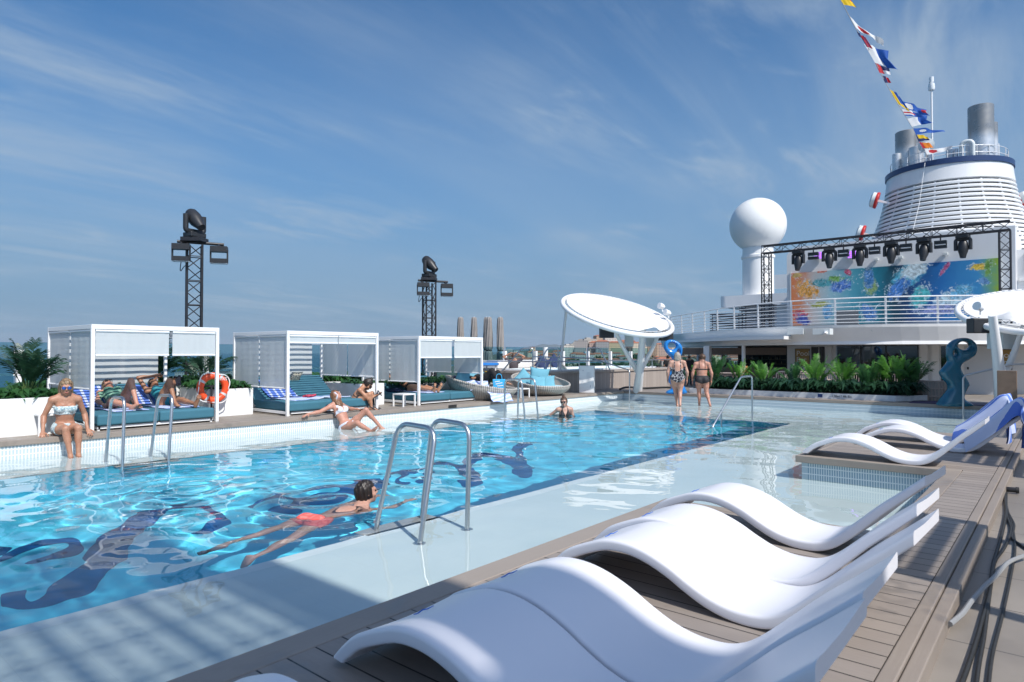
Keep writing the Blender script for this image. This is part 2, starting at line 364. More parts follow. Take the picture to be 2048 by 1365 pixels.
# lettering set into the basin floor
LET = [
 (2.814, 0, 880, [(0,880),(100,865),(150,862),(160,895),(185,905),(270,860),(400,760),(480,700),(470,680),(540,600),(620,525),(720,450),(850,395),(960,370),(1100,365),(1190,375),(1255,410),(1275,450),(1265,490),(1200,520),(1090,545),(1060,535),(1140,500),(1180,460),(1170,420),(1130,390),(1050,378),(960,385),(890,420),(820,480),(770,530),(720,590),(710,640),(700,680),(610,740),(560,800),(520,850),(480,870),(400,890),(330,920),(220,955),(130,960),(40,945),(0,935)]),
 (2.814, 0, 880, [(-60,690),(0,660),(60,630),(150,590),(230,560),(320,540),(440,525),(480,560),(500,600),(470,640),(400,660),(290,680),(180,700),(130,695),(200,670),(290,640),(360,610),(385,590),(370,575),(320,580),(230,605),(140,640),(60,675),(0,700),(-60,730)]),
 (2.814, 0, 880, [(-40,605),(0,605),(60,612),(20,650),(0,655),(-40,660)]),
 (5.055, 400, 860, [(430,785),(520,740),(560,700),(760,680),(1100,660),(1370,650),(1420,660),(1350,700),(1200,720),(1100,760),(1000,800),(860,830),(800,815),(720,790),(780,750),(850,710),(760,705),(640,730),(560,765),(490,795)]),
 (5.055, 400, 860, [(1120,640),(1160,590),(1240,565),(1330,565),(1400,580),(1480,545),(1580,510),(1640,485),(1800,470),(1860,590),(1780,600),(1700,640),(1600,648),(1430,640),(1280,632)]),
 (5.689, 760, 850, [(0,640),(30,570),(100,540),(220,520),(380,515),(430,500),(530,470),(600,440),(680,425),(800,440),(900,460),(960,440),(970,400),(1050,350),(1180,320),(1320,325),(1440,355),(1510,385),(1530,330),(1510,280),(1570,230),(1620,205),(1700,190),(1890,200),(1760,215),(1680,250),(1640,290),(1640,370),(1640,410),(1690,470),(1750,560),(1740,590),(1640,600),(1550,570),(1500,500),(1440,430),(1330,395),(1220,378),(1140,390),(1090,430),(1080,500),(1140,570),(1150,660),(1080,700),(950,690),(920,620),(870,580),(830,520),(790,470),(700,462),(600,470),(520,500),(430,540),(380,545),(330,570),(300,600),(340,620),(420,620),(400,640),(330,670),(230,670),(190,655),(220,600),(260,565),(210,550),(120,580),(50,610),(20,640),(35,720),(0,725)]),
 (5.689, 760, 850, [(515,515),(600,545),(620,590),(560,630),(500,640),(480,600),(560,590),(550,560),(500,540)]),
]
lt = thing('floor_lettering', 'large navy script lettering set into the blue floor of the pool', 'lettering', (-7.2, 4, DZ))
for sc_, ox, oy, pts in LET:
    p2 = [floor_pt(ox+x/sc_, oy+y/sc_, DZ) for x, y in pts]
    p2 = [(min(max(x, PX0+.02), PX1-.02), y) for x, y in p2]
    p2 = [(p.x, p.y) for p in catmull([(x, y, 0) for x, y in p2], 3, True)]
    receiver(MB().prism(p2, DZ+.002, DZ+.008).build('letter', 'navy_tile', lt, local=(-7.2, 4, DZ)))

# ------------------------------------------------------------------ decks, copings, pool walls
def slab(name, x0, x1, y0, y1, z0, z1, m, bevel=.006):
    return structure(MB().b2((x0, y0, z0), (x1, y1, z1)).build(name, m, bevel=bevel))
LOWR = .19; PE = 5.22; IY0, IY1 = 8.42, 12.3; SX = -.97; OX = -.45     # lounger platform end, island span, strip edges
slab('pool_deck', -2.48, OX-.13, -6, PE-.12, .06, D, 'deck_boards', 0)
slab('pool_deck', SX+.12, OX-.13, PE-.12, 19.0, .06, D, 'deck_boards', 0)
slab('pool_deck', -2.43, SX+.12, IY0+.12, IY1-.12, .06, D, 'deck_boards', 0)
slab('pool_coping', -2.66, -2.484, -6, PE, .2, D+.003, 'coping_board_y')
slab('pool_coping', -2.48, SX+.11, PE-.116, PE, .2, D+.003, 'coping_board_x')
slab('pool_coping', SX-.02, SX+.116, PE+.004, IY0-.004, .2, D+.003, 'coping_board_y')
slab('pool_coping', SX-.02, SX+.116, IY1+.004, 19.0, .2, D+.003, 'coping_board_y')
slab('pool_coping', -2.55, SX+.11, IY0, IY0+.116, .2, D+.003, 'coping_board_x')
slab('pool_coping', -2.55, SX+.11, IY1-.116, IY1, .2, D+.003, 'coping_board_x')
slab('pool_coping', -2.55, -2.434, IY0+.12, IY1-.12, .2, D+.003, 'coping_board_y')
for k in range(2):       # stepped edge boards along the outer rim
    slab('deck_edge', OX-.126+k*.066, OX-.064+k*.066, -6, 19.6, .16, D+.004-.012*k, 'coping_board_y')
slab('deck_fascia', OX-.03, OX-.005, -6, 19.6, LOW-.3, .155, mat('fascia', (.22, .19, .16), .6, noise=.12), 0)
wt = MB()
wt.b2((-2.60, -6, SH-.05), (-2.50, PE-.04, .197)); wt.b2((SX+.03, PE+.01, SH-.05), (SX+.1, IY0, .197)); wt.b2((SX+.03, IY1, SH-.05), (SX+.1, 19, .197)); wt.b2((-2.49, IY0+.05, SH-.05), (-2.42, IY1-.05, .197))
wt.prism([(LX(-6)-.1, -6), (LX(-6), -6), (LX(SY1), SY1), (LX(SY1)-.1, SY1)], SH-.05, .197)
receiver(structure(wt.build('pool_wall', 'wall_tile_y')))
wt = MB()
wt.b2((-2.5, PE-.1, SH-.05), (SX+.03, PE-.03, .197)); wt.b2((-2.488, IY0+.05, SH-.05), (SX+.09, IY0+.12, .197)); wt.b2((-2.488, IY1-.12, SH-.05), (SX+.09, IY1-.05, .197))
wt.b2((LX(SY1)-.1, SY1, SH-.05), (SX+.09, SY1+.1, .197))
receiver(structure(wt.build('pool_wall', 'wall_tile_x')))
# left surround and far surround
structure(MB().prism([(LX(-8)-.16, -8), (LX(-8)+.03, -8), (LX(SY1)+.03, SY1), (LX(SY1)-.16, SY1)], .2, D+.003).build('pool_coping', 'coping_board_y', bevel=.006))
structure(MB().prism([(-17.2, -8), (LX(-8)-.164, -8), (LX(SY1)-.164, SY1), (LX(SY1)-.164, 18.9), (-15.66, 18.9), (-15.66, 17.6), (-17.2, 17.6)], .0, D).build('left_deck', 'left_deck_boards'))
slab('pool_coping', LX(SY1)-.16, SX+.13, SY1+.004, SY1+.17, .2, D+.003, 'coping_board_x')
slab('far_deck', -14.5, -.2, SY1+.174, 20.6, .0, D, 'deck_boards', 0)
q = NT('main_deck_mat'); o_ = q.obj(); x, y, z = q.sep(o_)
g = q.math('MAXIMUM', q.lines(x, .62, .008), q.lines(y, .62, .008)); nn = q.noise(o_, 1.1, 7, .6); stain = q.ramp(q.noise(o_, 2.3, 5, .6), .60, .68)
col = q.mix(q.ramp(nn, .3, .7), (.20, .175, .15), (.275, .245, .215)); col = q.mix(q.math('MULTIPLY', stain, .25), col, (.2, .18, .17)); q.set(Base_Color=q.mix(g, col, (.08, .07, .065)), Roughness=q.ramp(nn, .3, .7, .45, .7))
b = MB(); b.b2((-18.3, -12, LOW-.3), (-17.2, 60, LOW)); b.b2((OX, -12, LOW-.3), (8, 19.6, LOWR)); b.b2((OX, 19.6, LOW-.3), (8, 60, LOW)); b.b2((-17.2, 20.6, LOW-.3), (OX, 60, LOW)); b.b2((-17.2, 17.6, LOW-.3), (-15.66, 20.6, LOW)); b.b2((-15.66, 18.9, LOW-.3), (-14.5, 20.6, LOW))
structure(b.build('main_deck', 'main_deck_mat'))

# ------------------------------------------------------------------ cables on the lower deck
def cable(pts, r, m='black_rubber', label='', z=LOWR, cat='cable', group=None):
    o = MB().tube(catmull([(x, y, z+r+.002+dz) for x, y, dz in pts], 7), r, 7).build('cable', m, smooth=True)
    return tag(o, label, cat, group)
GB = 'cables strewn along the outer deck edge'
def pxcable(pts, r, label, m='black_rubber', cat='cable', group=GB, dz=0.):
    P = [onz(u, v, LOWR+r) for u, v in pts]; return cable([(p.x, p.y, dz) for p in P], r, m, label, cat=cat, group=group)
pxcable([(1915,1390),(1934,1340),(1952,1285),(1966,1235),(1980,1180),(1986,1130),(1998,1090),(2006,1060),(2012,1025),(2010,985),(2020,945),(2030,900),(2040,850)], .0105, 'thick black cable lying closest to the deck edge')
pxcable([(1950,1390),(1958,1330),(1968,1275),(1976,1215),(1983,1165),(1990,1125),(2010,1095),(2022,1060),(2014,1030),(2013,990),(2016,950),(2026,915),(2033,880)], .009, 'black cable weaving across the others beside the deck edge')
pxcable([(1975,1390),(1985,1310),(2005,1230),(2022,1150),(2030,1100),(2026,1060),(2014,1015),(2008,985),(2023,955),(2034,920),(2026,890),(2044,860)], .008, 'thin black cable looping outermost on the lower deck')
pxcable([(1900,1262),(1925,1240),(1945,1212),(1968,1186),(1990,1165),(2018,1135),(2060,1118)], .013, 'grey hose crossing over the black cables', mat('grey_hose', (.27,.275,.28), .5), 'hose', None, .03)
pxcable([(2010,985),(2014,1020),(2028,1050),(2024,1075),(2040,1090),(2070,1110)], .009, 'black cable curving away to the right over the lower deck')
pc = thing('cable_plug', 'black cable plug lying beside the deck edge among the cables', 'plug', (onz(2008, 986, LOWR).x, onz(2008, 986, LOWR).y, LOWR))
MB().tube([(-.06,0,.03),(.0,0,.036),(.012,0,.036),(.09,.012,.036)], [.018,.018,.025,.025], 12).build('plug_body', 'black_plastic', pc, smooth=True)
MB().tube([(.09,.012,.036),(.115,.015,.036)], .03, 12).build('plug_collar', 'black_rubber', pc, smooth=True)
MB().box((-.03,0,.013), (.06,.036,.026)).build('clamp', 'black_metal', pc)

# ------------------------------------------------------------------ pool ladders and handrails (stainless)
mat('drain_tile', (.36, .365, .36), .35, noise=.06)
def ladder(name, label, ya, yb, xo, xi, la, side, zi=-.5):
    """two hooped grab rails: outer foot on the shelf (xo), inner foot at the basin edge (xi); la = lean along y"""
    t = thing(name, label, 'pool ladder', (xo, ya, 0), 0, 'stainless pool ladders')
    for k, y in enumerate((ya, yb)):
        l = la[k]; H = .90
        p = fillet([(xo, y, SH), (xo-(.02)*side, y+l, H), (xi+.10*side, y+l*1.0, H+.02), (xi, y+l*.1, -.02), (xi, y, zi)], .14, 6)
        MB().tube(p, .0215, 14).build('grab_rail', 'steel', t, smooth=True, local=(xo, ya, 0))
        MB().lathe([(.0, .012), (.05, .012), (.055, .006), (.055, 0)], (xo, y, SH+.001), 20).build('flange', 'steel', t, smooth=True, local=(xo, ya, 0))
    for k in range(2):
        MB().box((xi-.06*side, (ya+yb)/2, -.3-.3*k), (.1, yb-ya, .03)).build('rung', 'steel', t, local=(xo, ya, 0))
    return t
ladder('pool_ladder', 'steel pool ladder closest to the white wave loungers', 3.63, 4.19, -4.06, -4.66, (.20, .05), 1)
ladder('pool_ladder', 'steel pool ladder in front of the woman in the bandeau bikini', 3.42, 4.02, -10.50, -9.88, (.06, .10), -1)
ladder('pool_ladder', 'steel pool ladder in front of the wicker daybeds', 11.85, 12.35, -10.25, -9.62, (-.0, .0), -1)
for (x, y, xd) in ((-4.64, 3.9, 1), (-9.92, 3.75, -1), (-9.68, 12.1, -1)):
    b = MB().b2((x-.10, y-.42, SH-.02), (x+.10, y+.42, SH+.004)); receiver(structure(b.build('ladder_sill', 'drain_tile')))
def rail(label, pts, posts, r=.02, fr=.1):
    p0 = Vector(pts[0]); p0.z = 0
    t = thing('pool_handrail', label, 'handrail', p0)
    MB().tube(fillet(pts, fr), r, 12).build('rail', 'steel', t, smooth=True, local=p0)
    for a, c in posts: MB().tube([a, c], r*.9, 10).build('post', 'steel', t, smooth=True, local=p0)
    return t
rail('sloped steel handrail over the steps at the far corner of the blue pool', [(-5.62,12.75,-.4),(-5.60,13.1,.02),(-5.56,14.55,1.0),(-5.55,15.2,1.0),(-5.55,15.2,SH)], [((-5.59,13.5,.33),(-5.59,13.5,-.4))])
rail('curved steel handrail by the white information totem at the far left corner', [(-10.13,17.52,SH),(-10.13,17.55,1.0),(-11.6,17.7,1.36),(-13.9,17.6,1.4)], [((-13.4,17.62,1.4),(-13.4,17.62,D))])
rail('angled steel handrail at the far right corner beside the brown post', [(-1.82,18.4,SH),(-1.82,18.42,1.0),(-.9,18.5,1.28),(1.2,18.5,1.3)], [((.2,18.5,1.3),(.2,18.5,LOW))])

# ------------------------------------------------------------------ planters, palms and ground cover
mat('planter_white', (.78, .78, .77), .45, noise=.03, nscale=2, rvar=.1)
mat('soil', (.035, .025, .018), .9, noise=.3)
q = NT('marble_kerb'); o_ = q.obj(); nn = q.noise(o_, 3., 6, .6, 1.2); q.set(Base_Color=q.mix(q.ramp(nn, .45, .62), (.72, .73, .74), (.60, .62, .65)), Roughness=.3)
def leafmat(name, c0, c1, sc=3.):
    q = NT(name); o_ = q.obj(); nn = q.noise(o_, sc, 4); q.set(Base_Color=q.mix(q.ramp(nn, .3, .7), c0, c1), Roughness=.42)
    q.b.inputs['Transmission Weight'].default_value = 0.0
    tr = q.n('ShaderNodeBsdfTranslucent', {'Color': q.mix(q.ramp(nn, .3, .7), tuple(v*1.5 for v in c0), tuple(v*1.6 for v in c1))}); mxs = q.t.nodes.new('ShaderNodeMixShader'); mxs.inputs[0].default_value = .3
    q.t.links.new(q.b.outputs[0], mxs.inputs[1]); q.t.links.new(tr.outputs[0], mxs.inputs[2]); q.t.links.new(mxs.outputs[0], q.t.nodes['Material Output'].inputs[0])
leafmat('leaf_bright', (.045, .15, .02), (.13, .32, .05)); leafmat('leaf_mid', (.025, .09, .03), (.06, .17, .05)); leafmat('leaf_dark', (.012, .045, .025), (.035, .10, .05))
mat('palm_stem', (.10, .17, .05), .5, noise=.2)
def frond(b, base, az, el, L, droop, r, nl=26, lw=.0135, ll=.30):
    d0 = Vector((math.cos(az)*math.cos(el), math.sin(az)*math.cos(el), math.sin(el))); side = Vector((-math.sin(az), math.cos(az), 0))
    pts = []; p = Vector(base); d = d0.copy(); n = 14
    for i in range(n+1):
        pts.append(p.copy()); p = p+d*(L/n); d = (d+Vector((0, 0, -droop/n*(.4+1.4*i/n)))).normalized()
    b.tube(pts[::2], [.009*(1-.8*i/(len(pts[::2])-1)) for i in range(len(pts[::2]))], 4, cap=False)
    for k in range(nl):
        s = .22+.77*k/(nl-1); f = s*n; i = min(int(f), n-1); q0 = pts[i].lerp(pts[i+1], f-i); t = (pts[i+1]-pts[i]).normalized(); nrm = side.cross(t).normalized()
        l = ll*math.sin(math.pi*min(1, .16+.84*(1-(s-.22)*.95)))**.7*(.8+.4*r.random())*(1.05-.55*s)
        for sg in (-1, 1):
            if r.random() < .05: continue
            dd = (side*sg*.8+t*(.55+.3*s)+nrm*(.22*r.random()-.02)+Vector((0, 0, -.25*r.random()))).normalized(); w = t*lw
            m = q0+dd*l*.5+Vector((0, 0, .01)); e = q0+dd*l+Vector((0, 0, -.10*l*(1+r.random())))
            b.add([q0-w*.5, q0+w*.5, m+w*.75, e, m-w*.75], [(0, 1, 2, 4), (4, 2, 3)])
def palm(loc, h, nf, label, m, group, seed, spread=1., name='palm_plant', elo=.75, ll=.3):
    r = random.Random(seed); t = thing(name, label, 'palm', loc, 0, group); st = MB(); f = MB()
    ns = max(3, nf//4)
    for k in range(nf):
        a = r.random()*6.283; rad = .09*r.random(); base = Vector((rad*math.cos(a), rad*math.sin(a), 0)); az = a+r.uniform(-.5, .5)
        top = base+Vector((math.cos(az)*.05, math.sin(az)*.05, h*r.uniform(.15, .42)))
        st.tube([base, base.lerp(top, .5)+Vector((r.uniform(-.01, .01), 0, 0)), top], [.014, .011, .009], 5, cap=False)
        frond(f, top, az, r.uniform(elo, 1.5), h*r.uniform(.5, .85), r.uniform(.5, 1.35)*spread, r, nl=int(20+h*7), ll=ll*h**.5)
    f.build('foliage', m, t, fix=False, smooth='all'); st.build('stem', 'palm_stem', t, smooth='all'); return t
def cover(name, label, x0, x1, y0, y1, z, n, m, seed, hmin=.12, hmax=.3, w=.05):
    r = random.Random(seed); b = MB()
    for k in range(n):
        p = Vector((r.uniform(x0, x1), r.uniform(y0, y1), z)); hh = r.uniform(hmin, hmax)
        for j in range(r.randint(5, 9)):
            az = r.random()*6.283; L = hh*r.uniform(.7, 1.3); o = Vector((math.cos(az), math.sin(az), 0)); sd = Vector((-o.y, o.x, 0))*w*r.uniform(.5, 1)
            m1 = p+o*L*.45+Vector((0, 0, hh*r.uniform(.5, .9))); e = p+o*L*r.uniform(.9, 1.2)+Vector((0, 0, hh*r.uniform(.1, .75)))
            b.add([p-sd*.2, p+sd*.2, m1+sd, e, m1-sd], [(0, 1, 2, 4), (4, 2, 3)])
    o = b.build(name, m, fix=False, smooth='all'); return tag(o, label, 'ground cover', kind='stuff')
def planter(label, x0, x1, y0, y1, z0, z1, m='planter_white', w=.06, front=None):
    c = ((x0+x1)/2, (y0+y1)/2, z0); t = thing('planter', label, 'planter', c)
    b = MB(); b.b2((x0, y0, z0), (x0+w, y1, z1)); b.b2((x1-w, y0, z0), (x1, y1, z1)); b.b2((x0+w, y0, z0), (x1-w, y0+w, z1)); b.b2((x0+w, y1-w, z0), (x1-w, y1, z1))
    b.build('trough', m, t, local=c); MB().b2((x0+w-.004, y0+w-.004, z0+.01), (x1-w+.004, y1-w+.004, z1-.06)).build('soil', 'soil', t, local=c); return t
planter('white planter wall behind the woman in the bandeau bikini', -13.2, -12.1, -2, 3.45, D, .85)
planter('white planter behind the cabana with the orange lifebuoy', -15.3, -14.35, 3.2, 6.2, D, .84)
planter('narrow white planter block between the first and second cabana', -14.3, -12.75, 6.05, 6.85, D, .82)
planter('white planter behind the middle cabana', -15.3, -14.35, 6.9, 9.6, D, .82)
planter('white planter block between the second and third cabana', -14.3, -12.7, 9.45, 10.2, D, .80)
planter('white planter behind the cabana nearest the wicker daybeds', -15.3, -14.35, 10.25, 13.3, D, .80)
planter('white planter block beside the wicker daybed', -14.3, -12.75, 12.75, 13.6, D, .78)
cover('ground_cover', 'dark green ferny ground cover along the left planters', -15.2, -14.4, 3.2, 13.2, .76, 520, 'leaf_mid', 5, .15, .34)
cover('ground_cover', 'dark green ground cover in the white planter left of the first cabana', -13.1, -12.2, .5, 3.4, .76, 260, 'leaf_mid', 6, .12, .26)
cover('ground_cover', 'low green ground cover between the cabanas', -14.2, -12.85, 6.1, 6.8, .74, 110, 'leaf_mid', 8, .12, .28)
cover('ground_cover', 'low green ground cover in the planter behind the daybed', -14.2, -12.8, 9.5, 13.5, .72, 150, 'leaf_mid', 9, .1, .2)
GP = 'palms in the left planters'
palm((-13.0, 3.1, .8), .78, 26, 'feathery palm rising left of the first cabana', 'leaf_dark', GP, 1, ll=.3, elo=.95)
palm((-12.7, 2.2, .8), .4, 10, 'small low palm at the left edge of the white planter', 'leaf_mid', GP, 2)
palm((-14.75, 5.75, .8), .95, 24, 'dark palm behind the orange lifebuoy', 'leaf_dark', GP, 3, ll=.34)
palm((-14.1, 6.5, .78), .85, 13, 'dark palm between the first and second cabana', 'leaf_dark', GP, 4)
palm((-15.2, 6.75, .78), .75, 10, 'palm partly hidden behind the middle cabana', 'leaf_dark', GP, 5)
# far planter
fy = 19.25
t = thing('planter', 'long low white marble planter along the far end of the pool', 'planter', (-6, fy, D))
lc = (-6, fy, D)
MB().prism([(-9.0, fy), (-3.35, fy), (-2.75, 20.0), (-2.75, 20.4), (-9.0, 20.4)], D, D+.15).build('kerb', 'marble_kerb', t, local=lc, bevel=.012)
MB().prism([(-8.9, fy+.10), (-3.42, fy+.10), (-2.86, 20.05), (-2.86, 20.33), (-8.9, 20.33)], D+.15, D+.17).build('soil', 'soil', t, local=lc)
# depth marking on the kerb: navy square and lettering
dm = MB().b2((-5.22, fy-.006, D+.035), (-5.10, fy-.003, D+.125)).build('depth_marker', mat('navy_print', (.01, .04, .16), .4), t, local=lc)
def text(s, name, m, size, loc, rot, parent=None, ext=.002, align='CENTER', label=None, local=None, font_scale=(1, 1, 1)):
    cu = bpy.data.curves.new(name, 'FONT'); cu.body = s; cu.size = size; cu.extrude = ext; cu.align_x = align; cu.align_y = 'CENTER'
    to = bpy.data.objects.new('tmp', cu); C.objects.link(to); bpy.context.view_layer.update()
    me = bpy.data.meshes.new_from_object(to.evaluated_get(bpy.context.evaluated_depsgraph_get())); bpy.data.objects.remove(to)
    me.materials.clear(); me.materials.append(MATS[m] if isinstance(m, str) else m); o = bpy.data.objects.new(name, me); C.objects.link(o)
    o.location = loc; o.rotation_euler = rot; o.scale = font_scale
    if parent: o.parent = parent; o.location = Vector(loc)-Vector(local)
    return o
text('1.30m / 4ft 3in', 'depth_text', mat('ink', (.03, .035, .05), .5), .085, (-4.62, fy-.004, D+.075), (R(90), 0, 0), t, local=lc)
cover('ground_cover', 'dark glossy ferns filling the long planter at the far end of the pool', -8.8, -3.0, 19.4, 20.3, D+.15, 900, 'leaf_dark', 11, .16, .44, .05)
GF = 'palms in the long planter at the far end'
fp = [(-8.9,20.1,1.0,'small palm just right of the two wading women'),(-8.35,19.75,1.05,'palm left of the round white column'),(-7.6,19.9,1.0,'palm beside the orange post'),(-6.85,19.7,1.1,'tall palm in front of the round white column'),(-6.1,19.95,1.1,'bright palm right of the white column'),(-5.45,19.75,1.1,'palm left of the gold sign'),(-4.75,19.9,1.0,'palm below the gold sign'),(-4.1,19.75,1.0,'palm in front of the dark window edge'),(-3.85,20.1,1.05,'palm before the dark window'),(-3.45,19.95,1.1,'palm near the right end of the planter'),(-3.1,20.1,1.15,'bushy palm at the right end of the planter beside the teal sculpture')]
for k, (x, y, h, lb) in enumerate(fp): palm((x, y, D+.16), h*(.70+.18*((k*7) % 4)/3), 15 if k < 9 else 26, lb, ('leaf_mid' if k % 3 == 1 else 'leaf_bright') if k < 10 else 'leaf_mid', GF, 40+k, .75, elo=.95 if k < 9 else .8, ll=.24)

# ------------------------------------------------------------------ cabanas
q = NT('mesh_shade'); o_ = q.obj(); x, y, z = q.sep(o_); nn = q.noise(q.comb(q.math('MULTIPLY', x, 14.), q.math('MULTIPLY', y, 14.), q.math('MULTIPLY', z, .8)), 1., 4)
q.set(Base_Color=q.mix(nn, (.58, .62, .63), (.66, .695, .705)), Roughness=.8); q.bump(q.noise(q.comb(q.math('MULTIPLY', x, 20.), q.math('MULTIPLY', y, 20.), q.math('MULTIPLY', z, 1.2)), 1., 3), .10, .01)
_tr = q.n('ShaderNodeBsdfTranslucent', {'Color': (.62, .66, .67, 1)}); _tp = q.n('ShaderNodeBsdfTransparent', {'Color': (1, 1, 1, 1)})
_m1 = q.t.nodes.new('ShaderNodeMixShader'); _m1.inputs[0].default_value = .22; q.t.links.new(q.b.outputs[0], _m1.inputs[1]); q.t.links.new(_tr.outputs[0], _m1.inputs[2])
_m2 = q.t.nodes.new('ShaderNodeMixShader'); _m2.inputs[0].default_value = .055; q.t.links.new(_m1.outputs[0], _m2.inputs[1]); q.t.links.new(_tp.outputs[0], _m2.inputs[2]); q.t.links.new(_m2.outputs[0], q.t.nodes['Material Output'].inputs[0])
q = NT('teal_fabric'); o_ = q.obj(); nn = q.noise(o_, 6, 5); q.set(Base_Color=q.mix(nn, (.035, .135, .19), (.05, .18, .245)), Roughness=.75); q.bump(q.noise(o_, 260, 2), .25, .002)
def towel_mat(name, axis, c0, c1, per, w):
    q = NT(name); o_ = q.obj(); x, y, z = q.sep(o_); a = {'x': x, 'y': y, 'z': z}[axis]; s_ = q.lines(q.math('ADD', a, q.math('MULTIPLY', q.noise(o_, 4, 3), .02)), per, w)
    q.set(Base_Color=q.mix(s_, c0, c1), Roughness=.9); q.bump(q.noise(o_, 120, 3), .4, .006)
towel_mat('towel_blue', 'y', (.10, .20, .62), (.55, .62, .82), .15, .05); towel_mat('towel_pale', 'x', (.36, .46, .80), (.62, .68, .86), .09, .04)
def cloth(b, p0, du, dv, nu, nv, amp, seed, th=.012):
    """a wrinkled towel sheet spanned by du, dv, with thickness"""
    r = np.random.default_rng(seed); w = [(r.normal(0, 6), r.normal(0, 6), r.random()*6.28, r.random()) for _ in range(7)]
    n = Vector(du).cross(Vector(dv)).normalized()
    def f(off):
        def g(s, t):
            h = sum(a*math.sin(kx*s+ky*t+ph) for kx, ky, ph, a in w)*amp/3
            return Vector(p0)+Vector(du)*(s+.02*math.sin(9*t+seed))+Vector(dv)*(t+.03*math.sin(7*s+seed))+n*(h+off)
        return g
    b.grid(f(th), nu, nv); b.grid(f(0), nu, nv, flip=True)
    for (a0, a1) in (((0, 0), (1, 0)), ((1, 0), (1, 1)), ((1, 1), (0, 1)), ((0, 1), (0, 0))):
        b.grid(lambda s, t, a0=a0, a1=a1: f(th*t)(a0[0]+(a1[0]-a0[0])*s, a0[1]+(a1[1]-a0[1])*s), max(nu, nv), 1)
    return b
def cabana(label, o, W, Dp, H, front, left, right, back, rz=0.):
    """o = front corner nearest the camera (deck level); W along +y, Dp towards -x. front/left/right/back: list of (a0, a1, drop) blinds"""
    t = thing('cabana', label, 'cabana', o, rz, 'white cabanas along the left deck'); P = .055; zt = H
    for (x, y) in ((0, 0), (0, W), (-Dp, 0), (-Dp, W)):
        MB().b2((x-P/2, y-P/2, 0), (x+P/2, y+P/2, zt-.075)).build('post', 'white_metal', t, bevel=.004)
    for (a, c_) in (((P/2, -P/2), (-P/2, W+P/2)), ((-Dp+P/2, -P/2), (-Dp-P/2, W+P/2))): MB().b2((a[0], a[1], zt-.075), (c_[0], c_[1], zt)).build('roof_beam', 'white_metal', t, bevel=.004)
    for y in (0, W): MB().b2((-P/2-.002, y-P/2+.001, zt-.073), (-Dp+P/2+.002, y+P/2-.001, zt-.002)).build('roof_beam', 'white_metal', t, bevel=.004)
    sl_ = MB(); n = int((Dp-.1)/.105)
    for k in range(n):
        xx = -.08-k*(Dp-.16)/(n-1); sl_.box((xx, W/2, zt-.035), (.055, W-P-.004, .012), rot=Matrix.Rotation(R(-18), 3, 'Y'))
    sl_.build('roof_slats', 'white_metal', t)
    for (y) in (0, W): MB().b2((-Dp+P/2+.001, y-.02, .04), (-P/2-.001, y+.02, .09)).build('base_rail', 'white_metal', t)
    def blind(p0, p1, drop, z1=zt-.10):
        p0, p1 = Vector(p0), Vector(p1); e = (p1-p0).normalized(); nrm = Vector((-e.y, e.x, 0)); b = MB(); k = random.random()*6
        f = lambda off: (lambda s, u: p0+(p1-p0)*s+nrm*(off+.003*math.sin(11*s+k)*u+.0015*math.sin(23*s+2*k))+Vector((0, 0, z1-drop*u)))
        b.grid(f(0), 24, 6); o_ = b.build('blind', 'mesh_shade', t, smooth='all', fix=False)
        MB().tube([p0+Vector((0, 0, z1-drop)), p1+Vector((0, 0, z1-drop))], .016, 8).build('blind_bar', 'white_metal', t, smooth=True)
        MB().tube([p0+Vector((0, 0, z1)), p1+Vector((0, 0, z1))], .022, 8).build('blind_roller', 'white_metal', t, smooth=True)
    for a0, a1, d in front: blind((0, W*a0+.04*(a0 == 0), 0), (0, W*a1-.04*(a1 == 1), 0), d)
    for a0, a1, d in left: blind((-Dp*a0-.04*(a0 == 0), 0, 0), (-Dp*a1+.04*(a1 == 1), 0, 0), d)
    for a0, a1, d in right: blind((-Dp*a0-.04*(a0 == 0), W, 0), (-Dp*a1+.04*(a1 == 1), W, 0), d)
    for a0, a1, d in back: blind((-Dp, W*a0+.04*(a0 == 0), 0), (-Dp, W*a1-.04*(a1 == 1), 0), d)
    return t
def sunbed(o, L, W, label, back=.75, bang=38, rz=0., front_x=-.02):
    """lounge mattress pair: back end at -x; o = front corner, width along +y"""
    t = thing('sunbed', label, 'sunbed', o, rz, 'teal cushioned sunbeds in the cabanas'); th = .18; z0 = .08; hb = back
    ca, sa = math.cos(R(bang)), math.sin(R(bang)); Lf = L-hb*ca
    for k in range(2):
        y0 = W*k/2+.004; y1 = W*(k+1)/2-.004
        MB().b2((-Lf, y0, z0), (0, y1, z0+th)).build('seat_cushion', 'teal_fabric', t, bevel=.035, seg=3)
        M = Matrix.Rotation(R(bang), 3, 'Y'); c = Vector((-Lf-.02, (y0+y1)/2, z0+.045))+M @ Vector((-hb/2, 0, .07))
        MB().box(c, (hb, y1-y0, .13), rot=M).build('back_cushion', 'teal_fabric', t, bevel=.035, seg=3)
    b = MB()
    for y in (.04, W-.04):
        b.bar((-L+.1, y, .05), (-.05, y, .05), .04, .04); e = Vector((-Lf-hb*ca*.85, y, z0+hb*sa*.85-.02)); b.bar((-Lf-.05, y, .12), e, .03, .03); b.bar((-L+.25, y, .12), e, .022, .022)
        for x in (-.08, -L+.14): b.bar((x, y, 0), (x, y, .05), .035, .035)
    b.b2((-.09, .03, .03), (-.05, W-.03, .07)); b.build('frame', 'white_metal', t); return t
cabana('white slatted cabana with the front blinds half down, nearest the left edge', (-11.92, 3.68, D), 2.02, 2.25, 1.72, [(0, .58, .40), (.61, 1, .40)], [(0, .47, .95), (.5, 1, .92)], [(.52, 1, .05)], [(0, .93, 1.1)])
